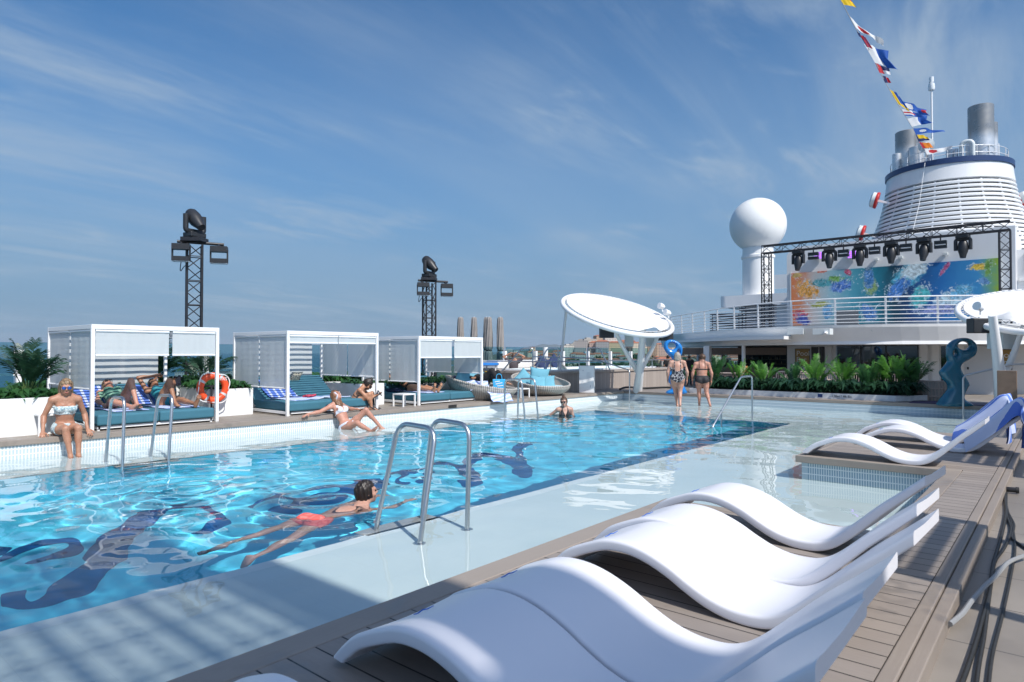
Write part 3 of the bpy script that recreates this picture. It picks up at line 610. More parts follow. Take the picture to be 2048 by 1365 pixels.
cabana('white cabana in the middle with its front blinds nearly rolled up', (-11.78, 7.05, D), 2.2, 2.15, 1.70, [(0, .53, .14), (.54, 1, .14)], [(0, .5, 1.05), (.52, 1, 1.05)], [(0, .5, .88), (.51, 1, .88)], [(0, .88, 1.05)])
cabana('white cabana beside the wicker daybeds with short front blinds', (-11.78, 10.5, D), 2.2, 2.15, 1.66, [(0, .5, .42), (.54, 1, .42)], [(0, .49, 1.0), (.51, 1, 1.0)], [(0, .48, .84), (.53, 1, .84)], [(0, .6, 1.0)])
sunbed((-11.86, 3.74, D), 2.1, 1.9, 'teal sunbed under the first cabana with two sunbathers', .8, 33)
sunbed((-11.82, 7.12, D), 2.05, 2.0, 'teal sunbed in the middle cabana covered with blue towels', .85, 36)
sunbed((-11.8, 10.58, D), 2.05, 2.0, 'teal sunbed in the far cabana with a sunbather in a black bikini', .75, 32)

# ------------------------------------------------------------------ signed distance surfaces (numpy surface nets)
def surface_nets(fn, lo, hi, h):
    lo = np.array(lo, float); n = np.ceil((np.array(hi)-lo)/h).astype(int)+1
    ax = [lo[i]+h*np.arange(n[i]) for i in range(3)]; d = fn(*np.meshgrid(*ax, indexing='ij')); s = d < 0
    def c(a, i, j, k): return a[i:n[0]-1+i, j:n[1]-1+j, k:n[2]-1+k]
    cnt = sum(c(s, i, j, k).astype(int) for i in (0, 1) for j in (0, 1) for k in (0, 1)); act = (cnt > 0) & (cnt < 8)
    P = np.zeros(act.shape+(3,)); W = np.zeros(act.shape)
    for a in range(3):
        for u in (0, 1):
            for v in (0, 1):
                o0 = [0, 0, 0]; o0[(a+1) % 3] = u; o0[(a+2) % 3] = v; o1 = list(o0); o1[a] = 1
                d0, d1 = c(d, *o0), c(d, *o1); m = (d0 < 0) != (d1 < 0); t = np.where(m, d0/np.where(m, d0-d1, 1), 0)
                for b in range(3): P[..., b] += np.where(m, (t if b == a else o0[b]), 0)
                W += m
    idx = -np.ones(act.shape, int); ii = np.argwhere(act); idx[act] = np.arange(len(ii)); V = lo+h*(ii+P[act]/W[act][:, None]); F = []
    for a in range(3):
        b, e = (a+1) % 3, (a+2) % 3; sl0 = [slice(1, n[q]-1) for q in range(3)]; sl0[a] = slice(0, n[a]-1); sl1 = list(sl0); sl1[a] = slice(1, n[a])
        m = s[tuple(sl0)] != s[tuple(sl1)]; fl = s[tuple(sl0)][m]; g = np.argwhere(m)+np.array([0 if q == a else 1 for q in range(3)])
        def at(db, de):
            k = g.copy(); k[:, b] -= db; k[:, e] -= de; return idx[k[:, 0], k[:, 1], k[:, 2]]
        Q = np.stack([at(1, 1), at(0, 1), at(0, 0), at(1, 0)], -1); Q[~fl] = Q[~fl][:, ::-1]; F.append(Q)
    F = np.concatenate(F); F = F[(F >= 0).all(1)]
    return V, F
def mesh_obj(name, V, F, m, parent=None, local=None, relax=0):
    me = bpy.data.meshes.new(name); V = V-np.array(local) if local is not None else V
    me.vertices.add(len(V)); me.vertices.foreach_set('co', V.astype(np.float32).ravel()); me.loops.add(len(F)*4); me.loops.foreach_set('vertex_index', F.astype(np.int32).ravel())
    me.polygons.add(len(F)); me.polygons.foreach_set('loop_start', np.arange(0, len(F)*4, 4, dtype=np.int32)); me.polygons.foreach_set('use_smooth', [True]*len(F)); me.update(calc_edges=True); me.validate()
    o = bpy.data.objects.new(name, me); C.objects.link(o); me.materials.append(MATS[m] if isinstance(m, str) else m)
    if parent: o.parent = parent
    if relax: sm = o.modifiers.new('relax', 'SMOOTH'); sm.iterations = relax; sm.factor = .5
    return o
def smin(a, b, k):
    h = np.clip(.5+.5*(b-a)/k, 0, 1); return b*(1-h)+a*h-k*h*(1-h)
def poly_sdf(px, py, pts):
    d = np.full(px.shape, 1e9); s = np.ones(px.shape)
    for i in range(len(pts)):
        ax, ay = pts[i]; bx, by = pts[i-1]; ex, ey = bx-ax, by-ay; wx, wy = px-ax, py-ay
        t = np.clip((wx*ex+wy*ey)/(ex*ex+ey*ey+1e-12), 0, 1); d = np.minimum(d, (wx-ex*t)**2+(wy-ey*t)**2)
        c1 = py >= ay; c2 = py < by; c3 = ex*wy > ey*wx; f = (c1 & c2 & c3) | (~c1 & ~c2 & ~c3); s = np.where(f, -s, s)
    return s*np.sqrt(d)

# ------------------------------------------------------------------ wave loungers
PROF = [(0,.0),(.06,.062),(.14,.126),(.28,.19),(.38,.222),(.50,.228),(.62,.206),(.74,.159),(.84,.105),(.94,.059),(1.04,.034),(1.14,.031),(1.22,.049),(1.30,.10),(1.42,.215),(1.53,.325),(1.65,.43),(1.76,.53)]
def lounger(label, x, y, rz, W=.53):
    t = thing('wave_lounger', label, 'lounger', (x, y, D+.004), R(rz), 'white wave loungers on the pool ledge')
    c = catmull([(a*1.05, 0, b) for a, b in PROF], 5); n = len(c); T = .06; k = 12
    b = MB(); sec = []
    for i in range(k+1): a = R(-90+180*i/k)
    # cross-section: slim board with rounded rims and a slightly dished top
    prof = []
    for j in range(9): u = j/8; prof.append((.018+(W-.036)*u, T-.010*math.sin(math.pi*u)))
    rim = lambda cx, cz, r, a0, a1: [(cx+r*math.cos(R(a0+(a1-a0)*q/4)), cz+r*math.sin(R(a0+(a1-a0)*q/4))) for q in range(5)]
    loop = prof + rim(W-.018, T-.018, .018, 90, 0)[1:] + rim(W-.012, .012, .012, 0, -90) + rim(.012, .012, .012, -90, -180) + rim(.018, T-.018, .018, 180, 90)[:-1]
    m = len(loop); vs = []
    for i, p in enumerate(c):
        d = (c[min(i+1, n-1)]-c[max(i-1, 0)]).normalized(); nr = Vector((-d.z, 0, d.x)); s = i/(n-1); th = 1-.25*max(0, (s-.8)/.2)
        w_ = max(0, (s-.86)/.14); w_ = w_*w_*(3-2*w_); ne = nr.lerp(Vector((0, 0, 1.28)), w_); v_ = max(0, 1-s/.07); ne = ne.lerp(Vector((-1.25, 0, .1)), v_*v_*(3-2*v_))
        for (yy, zz) in loop: vs.append(p+Vector((0, yy, 0))+ne*(zz-T)*th+Vector((0, 0, T*.5)))
    fs = [(i*m+j, i*m+(j+1) % m, (i+1)*m+(j+1) % m, (i+1)*m+j) for i in range(n-1) for j in range(m)]
    fs += [tuple(range(m))[::-1], tuple(range((n-1)*m, n*m))]
    z0 = min(v.z for v in vs); vs = [v-Vector((0, 0, min(z0, 0))) for v in vs]
    b.add(vs, fs); b.build('shell', 'white_plastic', t, smooth=38, bevel=0)
    # small blue swoosh mark near the foot end
    mk = MB(); pth = [(.245, W*.42), (.25, W*.45), (.262, W*.485), (.27, W*.52), (.285, W*.56)]
    def top(xx):
        i = min(range(n), key=lambda q: abs(c[q].x-xx)); return c[i].z+T*.5-z0*(z0 < 0)
    mk.tube([(a, q_, top(a)-.003) for a, q_ in pth], [.0015, .0026, .003, .0026, .0015], 6); mk.build('mark', mat('blue_print', (.02, .12, .5), .4), t)
    return t
lounger('white wave lounger closest to the camera, only its foot end showing', -2.30, .60, 0)
lounger('white wave lounger second from the front, lying in shade with a streak of light', -2.29, 1.575, .5)
lounger('white wave lounger half shaded by a straight shadow edge across it', -2.31, 2.14, 0)
lounger('sunlit white wave lounger overlapped by the half shaded one', -2.31, 3.06, -2)
lounger('sunlit white wave lounger squeezed between two others in the middle of the row', -2.38, 3.62, -2.5)
lounger('white wave lounger at the far end of the row beside the tiled bay', -2.46, 4.50, -4)
lounger('white wave lounger at the front corner of the tiled island', -2.50, 8.50, 0)
lounger('white wave lounger under a blue towel, behind the front one on the island', -2.22, 9.95, 0)
lounger('white wave lounger furthest away on the island with a blue towel over its head', -2.42, 10.75, 0)
def head_towel(x, y, label, seed, W=.92):
    t = MB(); r = random.Random(seed)
    path = [(1.24,.16),(1.36,.255),(1.5,.385),(1.64,.52),(1.74,.62),(1.81,.645),(1.835,.57),(1.85,.45),(1.84,.32),(1.845,.19),(1.84,.08)]
    c = catmull([(a, 0, q) for a, q in path], 4); n = len(c)-1
    def f(off):
        def g(s, u):
            i = min(int(s*n), n-1); p = c[i].lerp(c[i+1], s*n-i); hang = max(0, (s-.55)/.45); wob = .02*math.sin(9*u+seed+4*s)+.035*hang*math.sin(14*u+seed)
            yv = (u-.5)*W; ex = max(0, abs(yv)-.285)*(1-hang); yv = math.copysign(min(abs(yv), .285)+.12*ex, yv) if hang < .02 else yv*(.62+.38*(1-hang))
            p = p+Vector((0, 0, -ex*1.1)); return p+Vector((wob+off*(.4+hang), yv+.02*math.sin(6*s+seed)+.03*hang*math.sin(5*u), off*(1-hang)+.03+.008*math.sin(17*s+5*u)+hang*.06*math.sin(4*u+seed)))
        return g
    t.grid(f(.014), 44, 18); t.grid(f(0), 44, 18, flip=True)
    o = t.build('towel', 'towel_blue', smooth='all', loc=(x, y+.265, D+.02)); return tag(o, label, 'towel', 'blue towels hanging over the island loungers')
head_towel(-2.22, 9.95, 'striped blue towel draped over the nearer of the two towelled loungers', 2); head_towel(-2.42, 10.75, 'blue towel draped over the farther of the two towelled loungers', 5)

# ------------------------------------------------------------------ dish canopies
mat('white_cloth', (.74, .74, .735), .7, bump=.15, bscale=3)
mat('lens_glass', (.75, .78, .8), .1)
mat('grey_box', (.62, .66, .66), .5, noise=.03)
def dish(label, base, ctr, nrm, rad, tip, br, strut, boxes, spots, spk):
    t = thing('dish_canopy', label, 'canopy', base, 0, 'white dish canopies on masts'); L = Vector(base)
    n = Vector(nrm).normalized(); u = n.orthogonal().normalized(); w = n.cross(u); ctr = Vector(ctr)
    P = lambda a, r, h=0.: ctr+(u*math.cos(a)+w*math.sin(a))*r+n*h
    MB().tube([P(2*math.pi*i/64, rad) for i in range(64)], .075, 12, closed=True).build('ring', 'white_metal', t, smooth=True, local=L)
    tipv = Vector(tip); rel = tipv-ctr; ta = math.atan2(rel.dot(w), rel.dot(u))
    def cl(s, a):
        r = rad*.93*s; p = P(2*math.pi*a, r, .075+.05*(1-s*s)); q = P(ta, rad*.80); dd = (p-q).length
        fold = .014*math.sin(24*math.atan2((p-q).dot(w), (p-q).dot(u)))*math.exp(-((dd-.5)/.35)**2)
        return p+n*(.26*math.exp(-(dd/.30)**2)+fold*1.6)
    MB().grid(cl, 26, 72).build('canopy_cloth', 'white_cloth', t, smooth='all', local=L)
    lc = MB()
    for k in range(72): a = 2*math.pi*k/72; lc.tube([P(a, rad*.93, .078), P(a+.03, rad*.985, .078)], .008, 4)
    lc.tube([P(2*math.pi*i/64, rad*.93, .078) for i in range(64)], .012, 6, closed=True)
    lc.build('lacing', mat('grey_lace', (.55, .55, .56), .7), t, local=L)
    MB().tube(catmull([base, L.lerp(tipv, .45)+Vector((.02, .0, -.03)), tipv+Vector((0, 0, .1))], 6), [.15-.07*i/12 for i in range(13)], 16).build('mast', 'white_metal', t, smooth=True, local=L)
    for a, b_ in br: MB().tube(catmull([a, Vector(a).lerp(Vector(b_), .5)+Vector((0, 0, -.06)), b_], 5), [.085-.035*i/10 for i in range(11)], 12).build('branch', 'white_metal', t, smooth=True, local=L)
    if strut: MB().tube(strut, .045, 10).build('strut', 'white_metal', t, smooth=True, local=L)
    for c_, sz, rz in boxes:
        o = MB().box((0, 0, 0), sz).build('equipment_box', 'grey_box', t, bevel=.015); o.location = Vector(c_)-L; o.rotation_euler = (0, 0, rz)
    for c_ in spots:
        c_ = Vector(c_); b = MB(); b.tube([c_+Vector((0, 0, -.16)), c_], .02, 8); b.tube([c_+Vector((.03, .04, -.03)), c_+Vector((.0, .0, .01)), c_+Vector((-.06, -.12, .04))], [.06, .085, .10], 14); b.build('floodlight', 'white_metal', t, smooth=True, local=L)
    for c_, rz in spk:
        M = Matrix.Rotation(rz, 3, 'Z'); b = MB(); b.box(c_, (.42, .26, .34), rot=M); sp = b.build('loudspeaker', 'black_plastic', t, bevel=.02, local=L)
        MB().bar(Vector(c_)+Vector((0, 0, .1)), Vector(c_)+Vector((0, 0, .20)), .04).build('bracket', 'white_metal', t, local=L)
RT, FW = Vector(_rt), Vector(_f0); Z3 = Vector((0, 0, 1))
cL = Vector(atd(1234, 629, 20.7)); nL = RT*.20+Z3*.93-FW*.36
dish('large tilted white dish canopy left of the upper deck, beside the hot tub', (-10.65, 18.94, D), cL, nL, 1.76, atd(1287, 648, 19.7),
     [(atd(1276, 745, 21.1), atd(1227, 657, 19.9)), (atd(1277, 748, 21.1), atd(1322, 660, 20.3))], [atd(1120, 744, 21.6), atd(1133, 611, 21.2)],
     [(atd(1258, 679, 20.6), (.25, .2, .46), YAW), (atd(1300, 679, 20.9), (.25, .2, .46), YAW)], [atd(1325, 614, 21.2), atd(1337, 627, 20.9)], [(atd(1213, 665, 19.6), YAW), (atd(1331, 671, 20.6), YAW+.3)])
cR = Vector(atd(2094, 622, 15.2)); nR = -RT*.16+Z3*.95-FW*.30
dish('white dish canopy cut off by the right edge of the photo', (-1.11, 18.71, D), cR, nR, 1.72, atd(1985, 640, 14.3),
     [(atd(2003, 765, 15.0), atd(2047, 652, 14.5))], None, [(atd(2013, 677, 14.9), (.36, .25, .48), YAW), (atd(1988, 677, 15.0), (.2, .2, .5), YAW)], [atd(1961, 616, 15.0)], [(atd(1958, 652, 15.0), YAW)])

# ------------------------------------------------------------------ sculptures
mat('gloss_blue', (.015, .19, .55), .18, coat=.3); mat('gloss_teal', (.008, .10, .16), .2, coat=.3)
def sculpture(name, label, px, org, sc, holes, base, ppm, m, hy, cat, twist=.6):
    # outline in photo pixels -> metres, mirrored upright, in the plane facing the camera
    ox, oy = org; P2 = [((x/sc+ox-base[0])/ppm, -(y/sc+oy-base[1])/ppm) for x, y in px]; P2 = [(p.x, p.y) for p in catmull([(a, b, 0) for a, b in P2], 4, True)]
    H = [((x/sc+ox-base[0])/ppm, -(y/sc+oy-base[1])/ppm, rx/sc/ppm, ry/sc/ppm) for x, y, rx, ry in holes]
    xs = [p[0] for p in P2]; zs = [p[1] for p in P2]; e = .10
    def f(X, Y, Z):
        hh = hy*(1+.55*np.clip(1-Z/.55, 0, 1)); d = poly_sdf(X, Z, P2)
        for hx, hz, rx, ry in H: d = np.maximum(d, -(np.sqrt(((X-hx)/rx)**2+((Z-hz)/ry)**2)-1)*min(rx, ry))
        Yt = Y-.07*np.sin(Z*3.6)*twist; a = d+e; b = np.abs(Yt)-hh+e
        return np.minimum(np.maximum(a, b), 0)+np.hypot(np.maximum(a, 0), np.maximum(b, 0))-e
    V, F = surface_nets(f, (min(xs)-.06, -.4, min(zs)-.04), (max(xs)+.06, .4, max(zs)+.06), .018)
    return V, F
b0 = onz(1905, 812, D); dep = (Vector(b0)-cam.location).dot(FW); ppm = 1309/dep
V, F = sculpture('s', '', [(195,600),(200,560),(240,520),(300,495),(370,495),(420,530),(437,580),(420,640),(370,680),(320,710),(305,740),(320,780),(370,850),(388,890),(370,920),(340,970),(330,1010),(375,1045),(380,1072),(145,1072),(150,1030),(190,980),(225,930),(220,890),(180,850),(148,800),(150,770),(190,720),(205,690),(195,650)], (1848, 560), 4.265, [(330,560,56,36),(247,622,21,26)], (1905, 811), ppm, 'gloss_teal', .13, '')
o = mesh_obj('sculpture', V, F, 'gloss_teal', relax=3); o.location = b0; o.rotation_euler = (0, 0, YAW); tag(o, 'tall twisting teal sculpture with two holes at the right end of the far planter', 'sculpture')
b0 = onz(1350, 789, D); dep = (Vector(b0)-cam.location).dot(FW); ppm = 1309/dep
V, F = sculpture('s', '', [(300,195),(318,140),(375,115),(430,118),(490,145),(530,190),(540,250),(530,310),(500,350),(480,390),(490,440),(530,480),(545,530),(520,580),(520,640),(560,700),(580,745),(580,805),(350,805),(352,770),(400,745),(405,700),(368,655),(352,600),(365,545),(410,500),(430,450),(430,400),(400,350),(350,300),(315,250)], (1280, 660), 6.4, [(405,197,52,44),(484,272,17,24)], (1350, 787), ppm, 'gloss_blue', .11, '')
o = mesh_obj('sculpture', V, F, 'gloss_blue', relax=3); o.location = b0; o.rotation_euler = (0, 0, YAW); tag(o, 'bright blue sculpture with two holes behind the grey haired wading woman', 'sculpture')
mat('purple_mat', (.05, .035, .09), .6); structure(MB().b2((-3.0, 18.98, D), (-.9, 19.9, D+.02)).build('sculpture_plinth', 'purple_mat'))
# brown post beside the right-hand canopy and orange post behind the palms
mat('brown_wood', (.20, .14, .10), .55, noise=.12); mat('orange_wood', (.42, .16, .045), .5, noise=.12)
tag(MB().b2((-1.06, 16.5, D), (-.74, 16.62, D+.9)).build('totem_post', 'brown_wood', bevel=.008), 'brown wooden post at the right edge in front of the canopy mast', 'post')
tag(MB().b2((-9.52, 24.9, LOW), (-9.32, 25.1, 1.02)).build('totem_post', 'orange_wood', bevel=.008), 'orange wooden post standing among the palms', 'post')
tm = thing('information_totem', 'white fronted information totem with wooden sides in front of the hot tub', 'totem', (-11.33, 17.05, D), YAW*.55)
MB().b2((-.26, -.06, 0), (.19, .12, .86)).build('body', mat('totem_wood', (.26, .19, .135), .5, noise=.12), tm, bevel=.006)
MB().b2((-.25, -.075, .02), (.205, -.062, .85)).build('front_panel', 'white_paint', tm)
MB().b2((.192, -.06, .02), (.206, .12, .85)).build('side_panel', 'white_paint', tm)
b = MB()
for k in range(15): zz = .34+.022*k; b.b2((-.02, -.078, zz), (-.02+.10+.07*((k*7) % 5)/5, -.0755, zz+.005))
b.b2((-.15, -.078, .70), (-.10, -.0755, .71)); b.b2((-.13, -.078, .685), (-.12, -.0755, .725)); b.b2((.09, -.078, .18), (.11, -.0755, .26)); b.build('notice', mat('grey_print', (.45, .47, .5), .6), tm)

# ------------------------------------------------------------------ raised hot tub
q = NT('tub_wood'); o_ = q.obj(); x, y, z = q.sep(o_); a = q.math('ADD', x, y); idx = q.math('FLOOR', q.math('DIVIDE', a, .13)); w_ = q.n('ShaderNodeTexWhiteNoise', {'W': idx}, noise_dimensions='1D').outputs['Value']
gr = q.noise(q.comb(q.math('MULTIPLY', a, 30.), 0., q.math('MULTIPLY', z, 2.)), 1., 5); col = q.mix(q.math('ADD', q.math('MULTIPLY', w_, .5), q.math('MULTIPLY', gr, .5)), (.29, .245, .215), (.42, .365, .325)); q.set(Base_Color=q.mix(q.lines(a, .13, .006), col, (.12, .1, .09)), Roughness=.55)
tb = thing('hot_tub', 'raised hot tub clad in pale wooden boards behind the tilted dish canopy', 'hot tub', (-13.2, 18.5, D)); tl = (-13.2, 18.5, D)
def rrect(x0, x1, y0, y1, r, n=6):
    out = []
    for cx, cy, a0 in ((x1-r, y0+r, -90), (x1-r, y1-r, 0), (x0+r, y1-r, 90), (x0+r, y0+r, 180)):
        out += [(cx+r*math.cos(R(a0+90*i/n)), cy+r*math.sin(R(a0+90*i/n))) for i in range(n+1)]
    return out
o1 = rrect(-15.6, -12.30, 16.55, 25.2, .9); i1 = rrect(-15.2, -12.75, 17.0, 24.75, .7)
def ringwall(name, oa, ia, z0, z1, m, par, loc):
    n = len(oa); vs = [(x, y, z) for pts in (oa, ia) for z in (z0, z1) for x, y in pts]; fs = []
    for i in range(n):
        j = (i+1) % n; fs += [(i, j, n+j, n+i), (2*n+j, 2*n+i, 3*n+i, 3*n+j), (n+i, n+j, 3*n+j, 3*n+i), (j, i, 2*n+i, 2*n+j)]
    return MB().add(vs, fs).build(name, m, par, local=loc)
ringwall('cladding', o1, i1, D-.4, .86, 'tub_wood', tb, tl)
ringwall('rim', rrect(-15.65, -12.25, 16.5, 25.25, .95), rrect(-15.22, -12.73, 16.98, 24.77, .72), .861, .93, mat('rim_wood', (.36, .31, .27), .5, noise=.1), tb, tl)
ringwall('liner', rrect(-15.21, -12.74, 16.99, 24.76, .71), rrect(-14.9, -13.0, 17.25, 24.5, .6), .80, .97, 'white_paint', tb, tl)
q = NT('tub_water_mat'); q.set(Base_Color=(.25, .55, .65), Roughness=.06, IOR=1.33); q.bump(q.noise(q.obj(), 6., 3), .4, .03)
MB().prism(rrect(-14.91, -12.99, 17.24, 24.51, .6), .85, .90).build('tub_water', 'tub_water_mat', tb, local=tl)
b = MB(); b.tube([(-12.5, 16.7, 1.25), (-12.5, 25.1, 1.25)], .02, 8); b.tube([(-15.2, 16.65, 1.25), (-12.5, 16.7, 1.25)], .02, 8)
for yy in (16.7, 18.3, 20.0, 21.7, 23.4, 25.0): b.tube([(-12.5, yy, .9), (-12.5, yy, 1.25)], .016, 8)
b.build('top_rail', 'steel', tb, smooth=True, local=tl)
for k, yy in enumerate((16.3, 17.7)):
    MB().tube(fillet([(-14.2+.25*k, yy, .92), (-13.6, yy+.3, 1.68), (-13.3, yy+.5, 1.68), (-13.3, yy+.5, .92)], .08), .024, 10).build('stair_rail', 'steel', tb, smooth=True, local=tl)
MB().tube(fillet([(-12.6, 19.0, 1.25), (-12.7, 19.1, 1.7), (-12.4, 19.4, 1.7), (-12.1, 19.6, .95)], .08), .024, 10).build('stair_rail', 'steel', tb, smooth=True, local=tl)
cl_ = [(-10.95,18.3,0),(-10.9,18.9,.04),(-10.95,19.6,.05),(-10.85,20.2,.03)]
cable([(-11.35,19.0,0),(-11.3,19.3,.05),(-11.2,19.8,.03),(-11.0,20.1,.0),(-10.3,20.35,.04),(-9.9,20.4,0)], .035, label='black hose lying at the foot of the hot tub', z=D, cat='hose')

# ------------------------------------------------------------------ glass wind screen along the ship's side
q = NT('tinted_glass'); q.set(Base_Color=(.42, .66, .72), Roughness=0., IOR=1.02, Transmission_Weight=1.)
gl = thing('glass_windscreen', 'tinted glass windscreen with white posts along the left ship side', 'glass railing', (-16.6, 10, D))
ll_ = (-16.6, 10, D); y = -2.0
while y < 30:
    MB().b2((-16.67, y-.06, LOW), (-16.55, y+.06, 1.60)).build('post', 'white_metal', gl, local=ll_)
    MB().b2((-16.66, y+.10, .2), (-16.645, y+1.84, 1.76)).build('glass_pane', 'tinted_glass', gl, local=ll_)
    MB().b2((-16.74, y-.16, 1.5), (-16.68, y+.02, 1.58)).build('clamp', 'white_metal', gl, local=ll_)
    y += 1.93
MB().b2((-16.78, -3, 1.06), (-16.70, 30, 1.11)).build('rail', 'white_metal', gl, local=ll_)
gl2 = thing('glass_windscreen', 'tinted glass windscreen seen behind the bar and hot tub', 'glass railing', (-14, 36.5, LOW)); x = -18.0
while x < -10.4:
    MB().b2((x-.06, 36.4, LOW), (x+.06, 36.52, 1.6)).build('post', 'white_metal', gl2, local=(-14, 36.5, LOW)); MB().b2((x+.08, 36.45, .1), (x+1.4, 36.465, 1.55)).build('glass_pane', 'tinted_glass', gl2, local=(-14, 36.5, LOW)); x += 1.5

# ------------------------------------------------------------------ light towers
def truss(b, p0, p1, w, u, v, r=.022, bay=None, rb=.011):
    p0, p1, u, v = Vector(p0), Vector(p1), Vector(u), Vector(v); L = (p1-p0).length; d = (p1-p0)/L; n = max(2, round(L/(bay or w*1.1)))
    co = [u*w/2*a+v*w/2*c_ for a, c_ in ((-1, -1), (1, -1), (1, 1), (-1, 1))]
    for c_ in co: b.tube([p0+c_, p1+c_], r, 7)
    for f in range(4):
        a, c_ = co[f], co[(f+1) % 4]
        for i in range(n):
            s0, s1 = p0+d*L*i/n, p0+d*L*(i+1)/n; b.tube([s0+(a if i % 2 else c_), s1+(c_ if i % 2 else a)], rb, 5, cap=False)
            if i % 2 == 0: b.tube([s0+a, s0+c_], rb, 5, cap=False)
    return b
def moving_head(t, o, s, yawz, tilt, L, up=1):
    """base box, yoke arms and tapered lamp body; up=-1 hangs below"""
    M = Matrix.Rotation(yawz, 3, 'Z'); o = Vector(o); T = lambda p: o+M @ (Vector(p)*s)
    MB().box(T((0, 0, .06*up)), (.42*s, .34*s, .12*s), rot=M).build('lamp_base', 'black_plastic', t, bevel=.02*s, local=L)
    b = MB(); b.tube(fillet([T((-.24, 0, .56*up)), T((-.24, 0, .15*up)), T((.24, 0, .15*up)), T((.24, 0, .56*up))], .08*s), .065*s, 10)
    b.build('yoke', 'black_plastic', t, smooth=True, local=L)
    Q = M @ Matrix.Rotation(tilt, 3, 'X'); b = MB(); pr = [(-.26, .02), (-.26, .12), (-.2, .155), (-.02, .175), (.12, .165), (.26, .12), (.36, .10), (.38, .095), (.38, .07), (.36, .0)]
    b.lathe([(r*s, z*s) for z, r in pr], T((0, 0, .48*up)), 18, M=Q); b.build('lamp_body', 'black_plastic', t, smooth=True, local=L)
def tower(label, x, y, ztop, side):
    L = (x, y, LOW); t = thing('light_tower', label, 'light tower', L, 0, 'black truss light towers'); b = MB()
    u, v = Vector((math.cos(YAW+.5), math.sin(YAW+.5), 0)), Vector((-math.sin(YAW+.5), math.cos(YAW+.5), 0)); truss(b, (x, y, LOW), (x, y, ztop), .31, u, v, .026, .27, .012); b.build('truss', 'black_metal', t, local=L)
    a = u*.42; MB().tube([Vector((x, y, ztop+.05))-u*.36, Vector((x, y, ztop+.05))+u*.62], .035, 10).build('cross_bar', 'black_metal', t, local=L)
    MB().box((x, y, ztop+.11), (.46, .4, .09), rot=Matrix.Rotation(YAW, 3, 'Z')).build('top_plate', 'black_metal', t, local=L)
    moving_head(t, (x, y, ztop+.16), .92, 1.75, R(132), L)
    for sg in (-.28, .50):
        c_ = Vector((x, y, ztop-.25))+u*sg-v*.22; M = Matrix.Rotation(YAW+.25, 3, 'Z'); fr = MB()
        fr.box(c_+Vector((0, 0, .15)), (.36, .2, .13), rot=M); fr.box(c_+Vector((0, 0, -.12)), (.36, .2, .10), rot=M)
        for q_ in (-.18, .18): fr.box(c_+M @ Vector((q_, 0, 0)), (.03, .06, .3), rot=M)
        fr.bar(c_+Vector((0, 0, .2)), Vector((x, y, ztop+.05))+u*sg, .04); fr.build('wash_light', 'black_plastic', t, local=L)
        MB().box(c_+Vector((0, 0, -.18)), (.36, .17, .012), rot=M).build('wash_lens', 'lens_glass', t, local=L)
    MB().tube(catmull([(x-.2, y-.2, ztop-.3), (x-.26, y-.2, ztop-.6), (x-.18, y-.1, ztop-.5), (x-.1, y-.1, ztop-1.2)], 6), .01, 5).build('cable', 'black_rubber', t, local=L)
tower('taller looking black light tower behind the first cabana', -15.25, 6.75, 4.02, 1); tower('black light tower behind the third cabana', -15.1, 13.88, 3.72, 1)

# ------------------------------------------------------------------ closed parasols
q = NT('parasol_cloth'); o_ = q.obj(); q.set(Base_Color=q.mix(q.noise(o_, 5., 4), (.22, .20, .185), (.32, .295, .28)), Roughness=.85)
GU = 'folded grey parasols'
for u_, dd, lb in ((921, 26.5, 'folded grey parasol furthest left, partly behind the cabana roof'), (948, 26.3, 'folded grey parasol second from the left'), (973, 27.2, 'folded grey parasol hidden close behind another one'), (978, 25.8, 'folded grey parasol right in front of the hidden one'), (1000.5, 25.6, 'folded grey parasol furthest right, left of the man with raised hands')):
    c_ = Vector(atd(u_, 690, dd)); z0 = LOW; zt = Vector(atd(u_, 635, dd)).z; t = thing('parasol', lb, 'parasol', (c_.x, c_.y, z0), random.random()*3, GU); zt -= z0
    H = zt
    def fs(s, a):
        z = .75+(H-.75)*s; r = .10+.035*math.sin(s*3.1)+(.03 if s < .25 else 0)-.02*max(0, (s-.97)/.03); r *= 1-.28*math.exp(-((s-.44)/.02)**2)
        th = 2*math.pi*a+1.6*s; r *= 1+.13*math.sin(8*th-7*s)+.05*math.sin(13*th+3*s); return Vector((r*math.cos(th), r*math.sin(th), z))
    MB().grid(fs, 60, 48).build('folded_cloth', 'parasol_cloth', t, smooth='all'); MB().tube([(0, 0, 0), (0, 0, H+.02)], .028, 10).build('pole', 'white_metal', t)
    MB().lathe([(.115, .75+(H-.75)*.43), (.12, .75+(H-.75)*.44), (.115, .75+(H-.75)*.45)], n=16).build('strap', 'black_rubber', t); MB().lathe([(0, .06), (.25, .06), (.27, .04), (.27, 0)], n=20).build('base', 'white_metal', t)

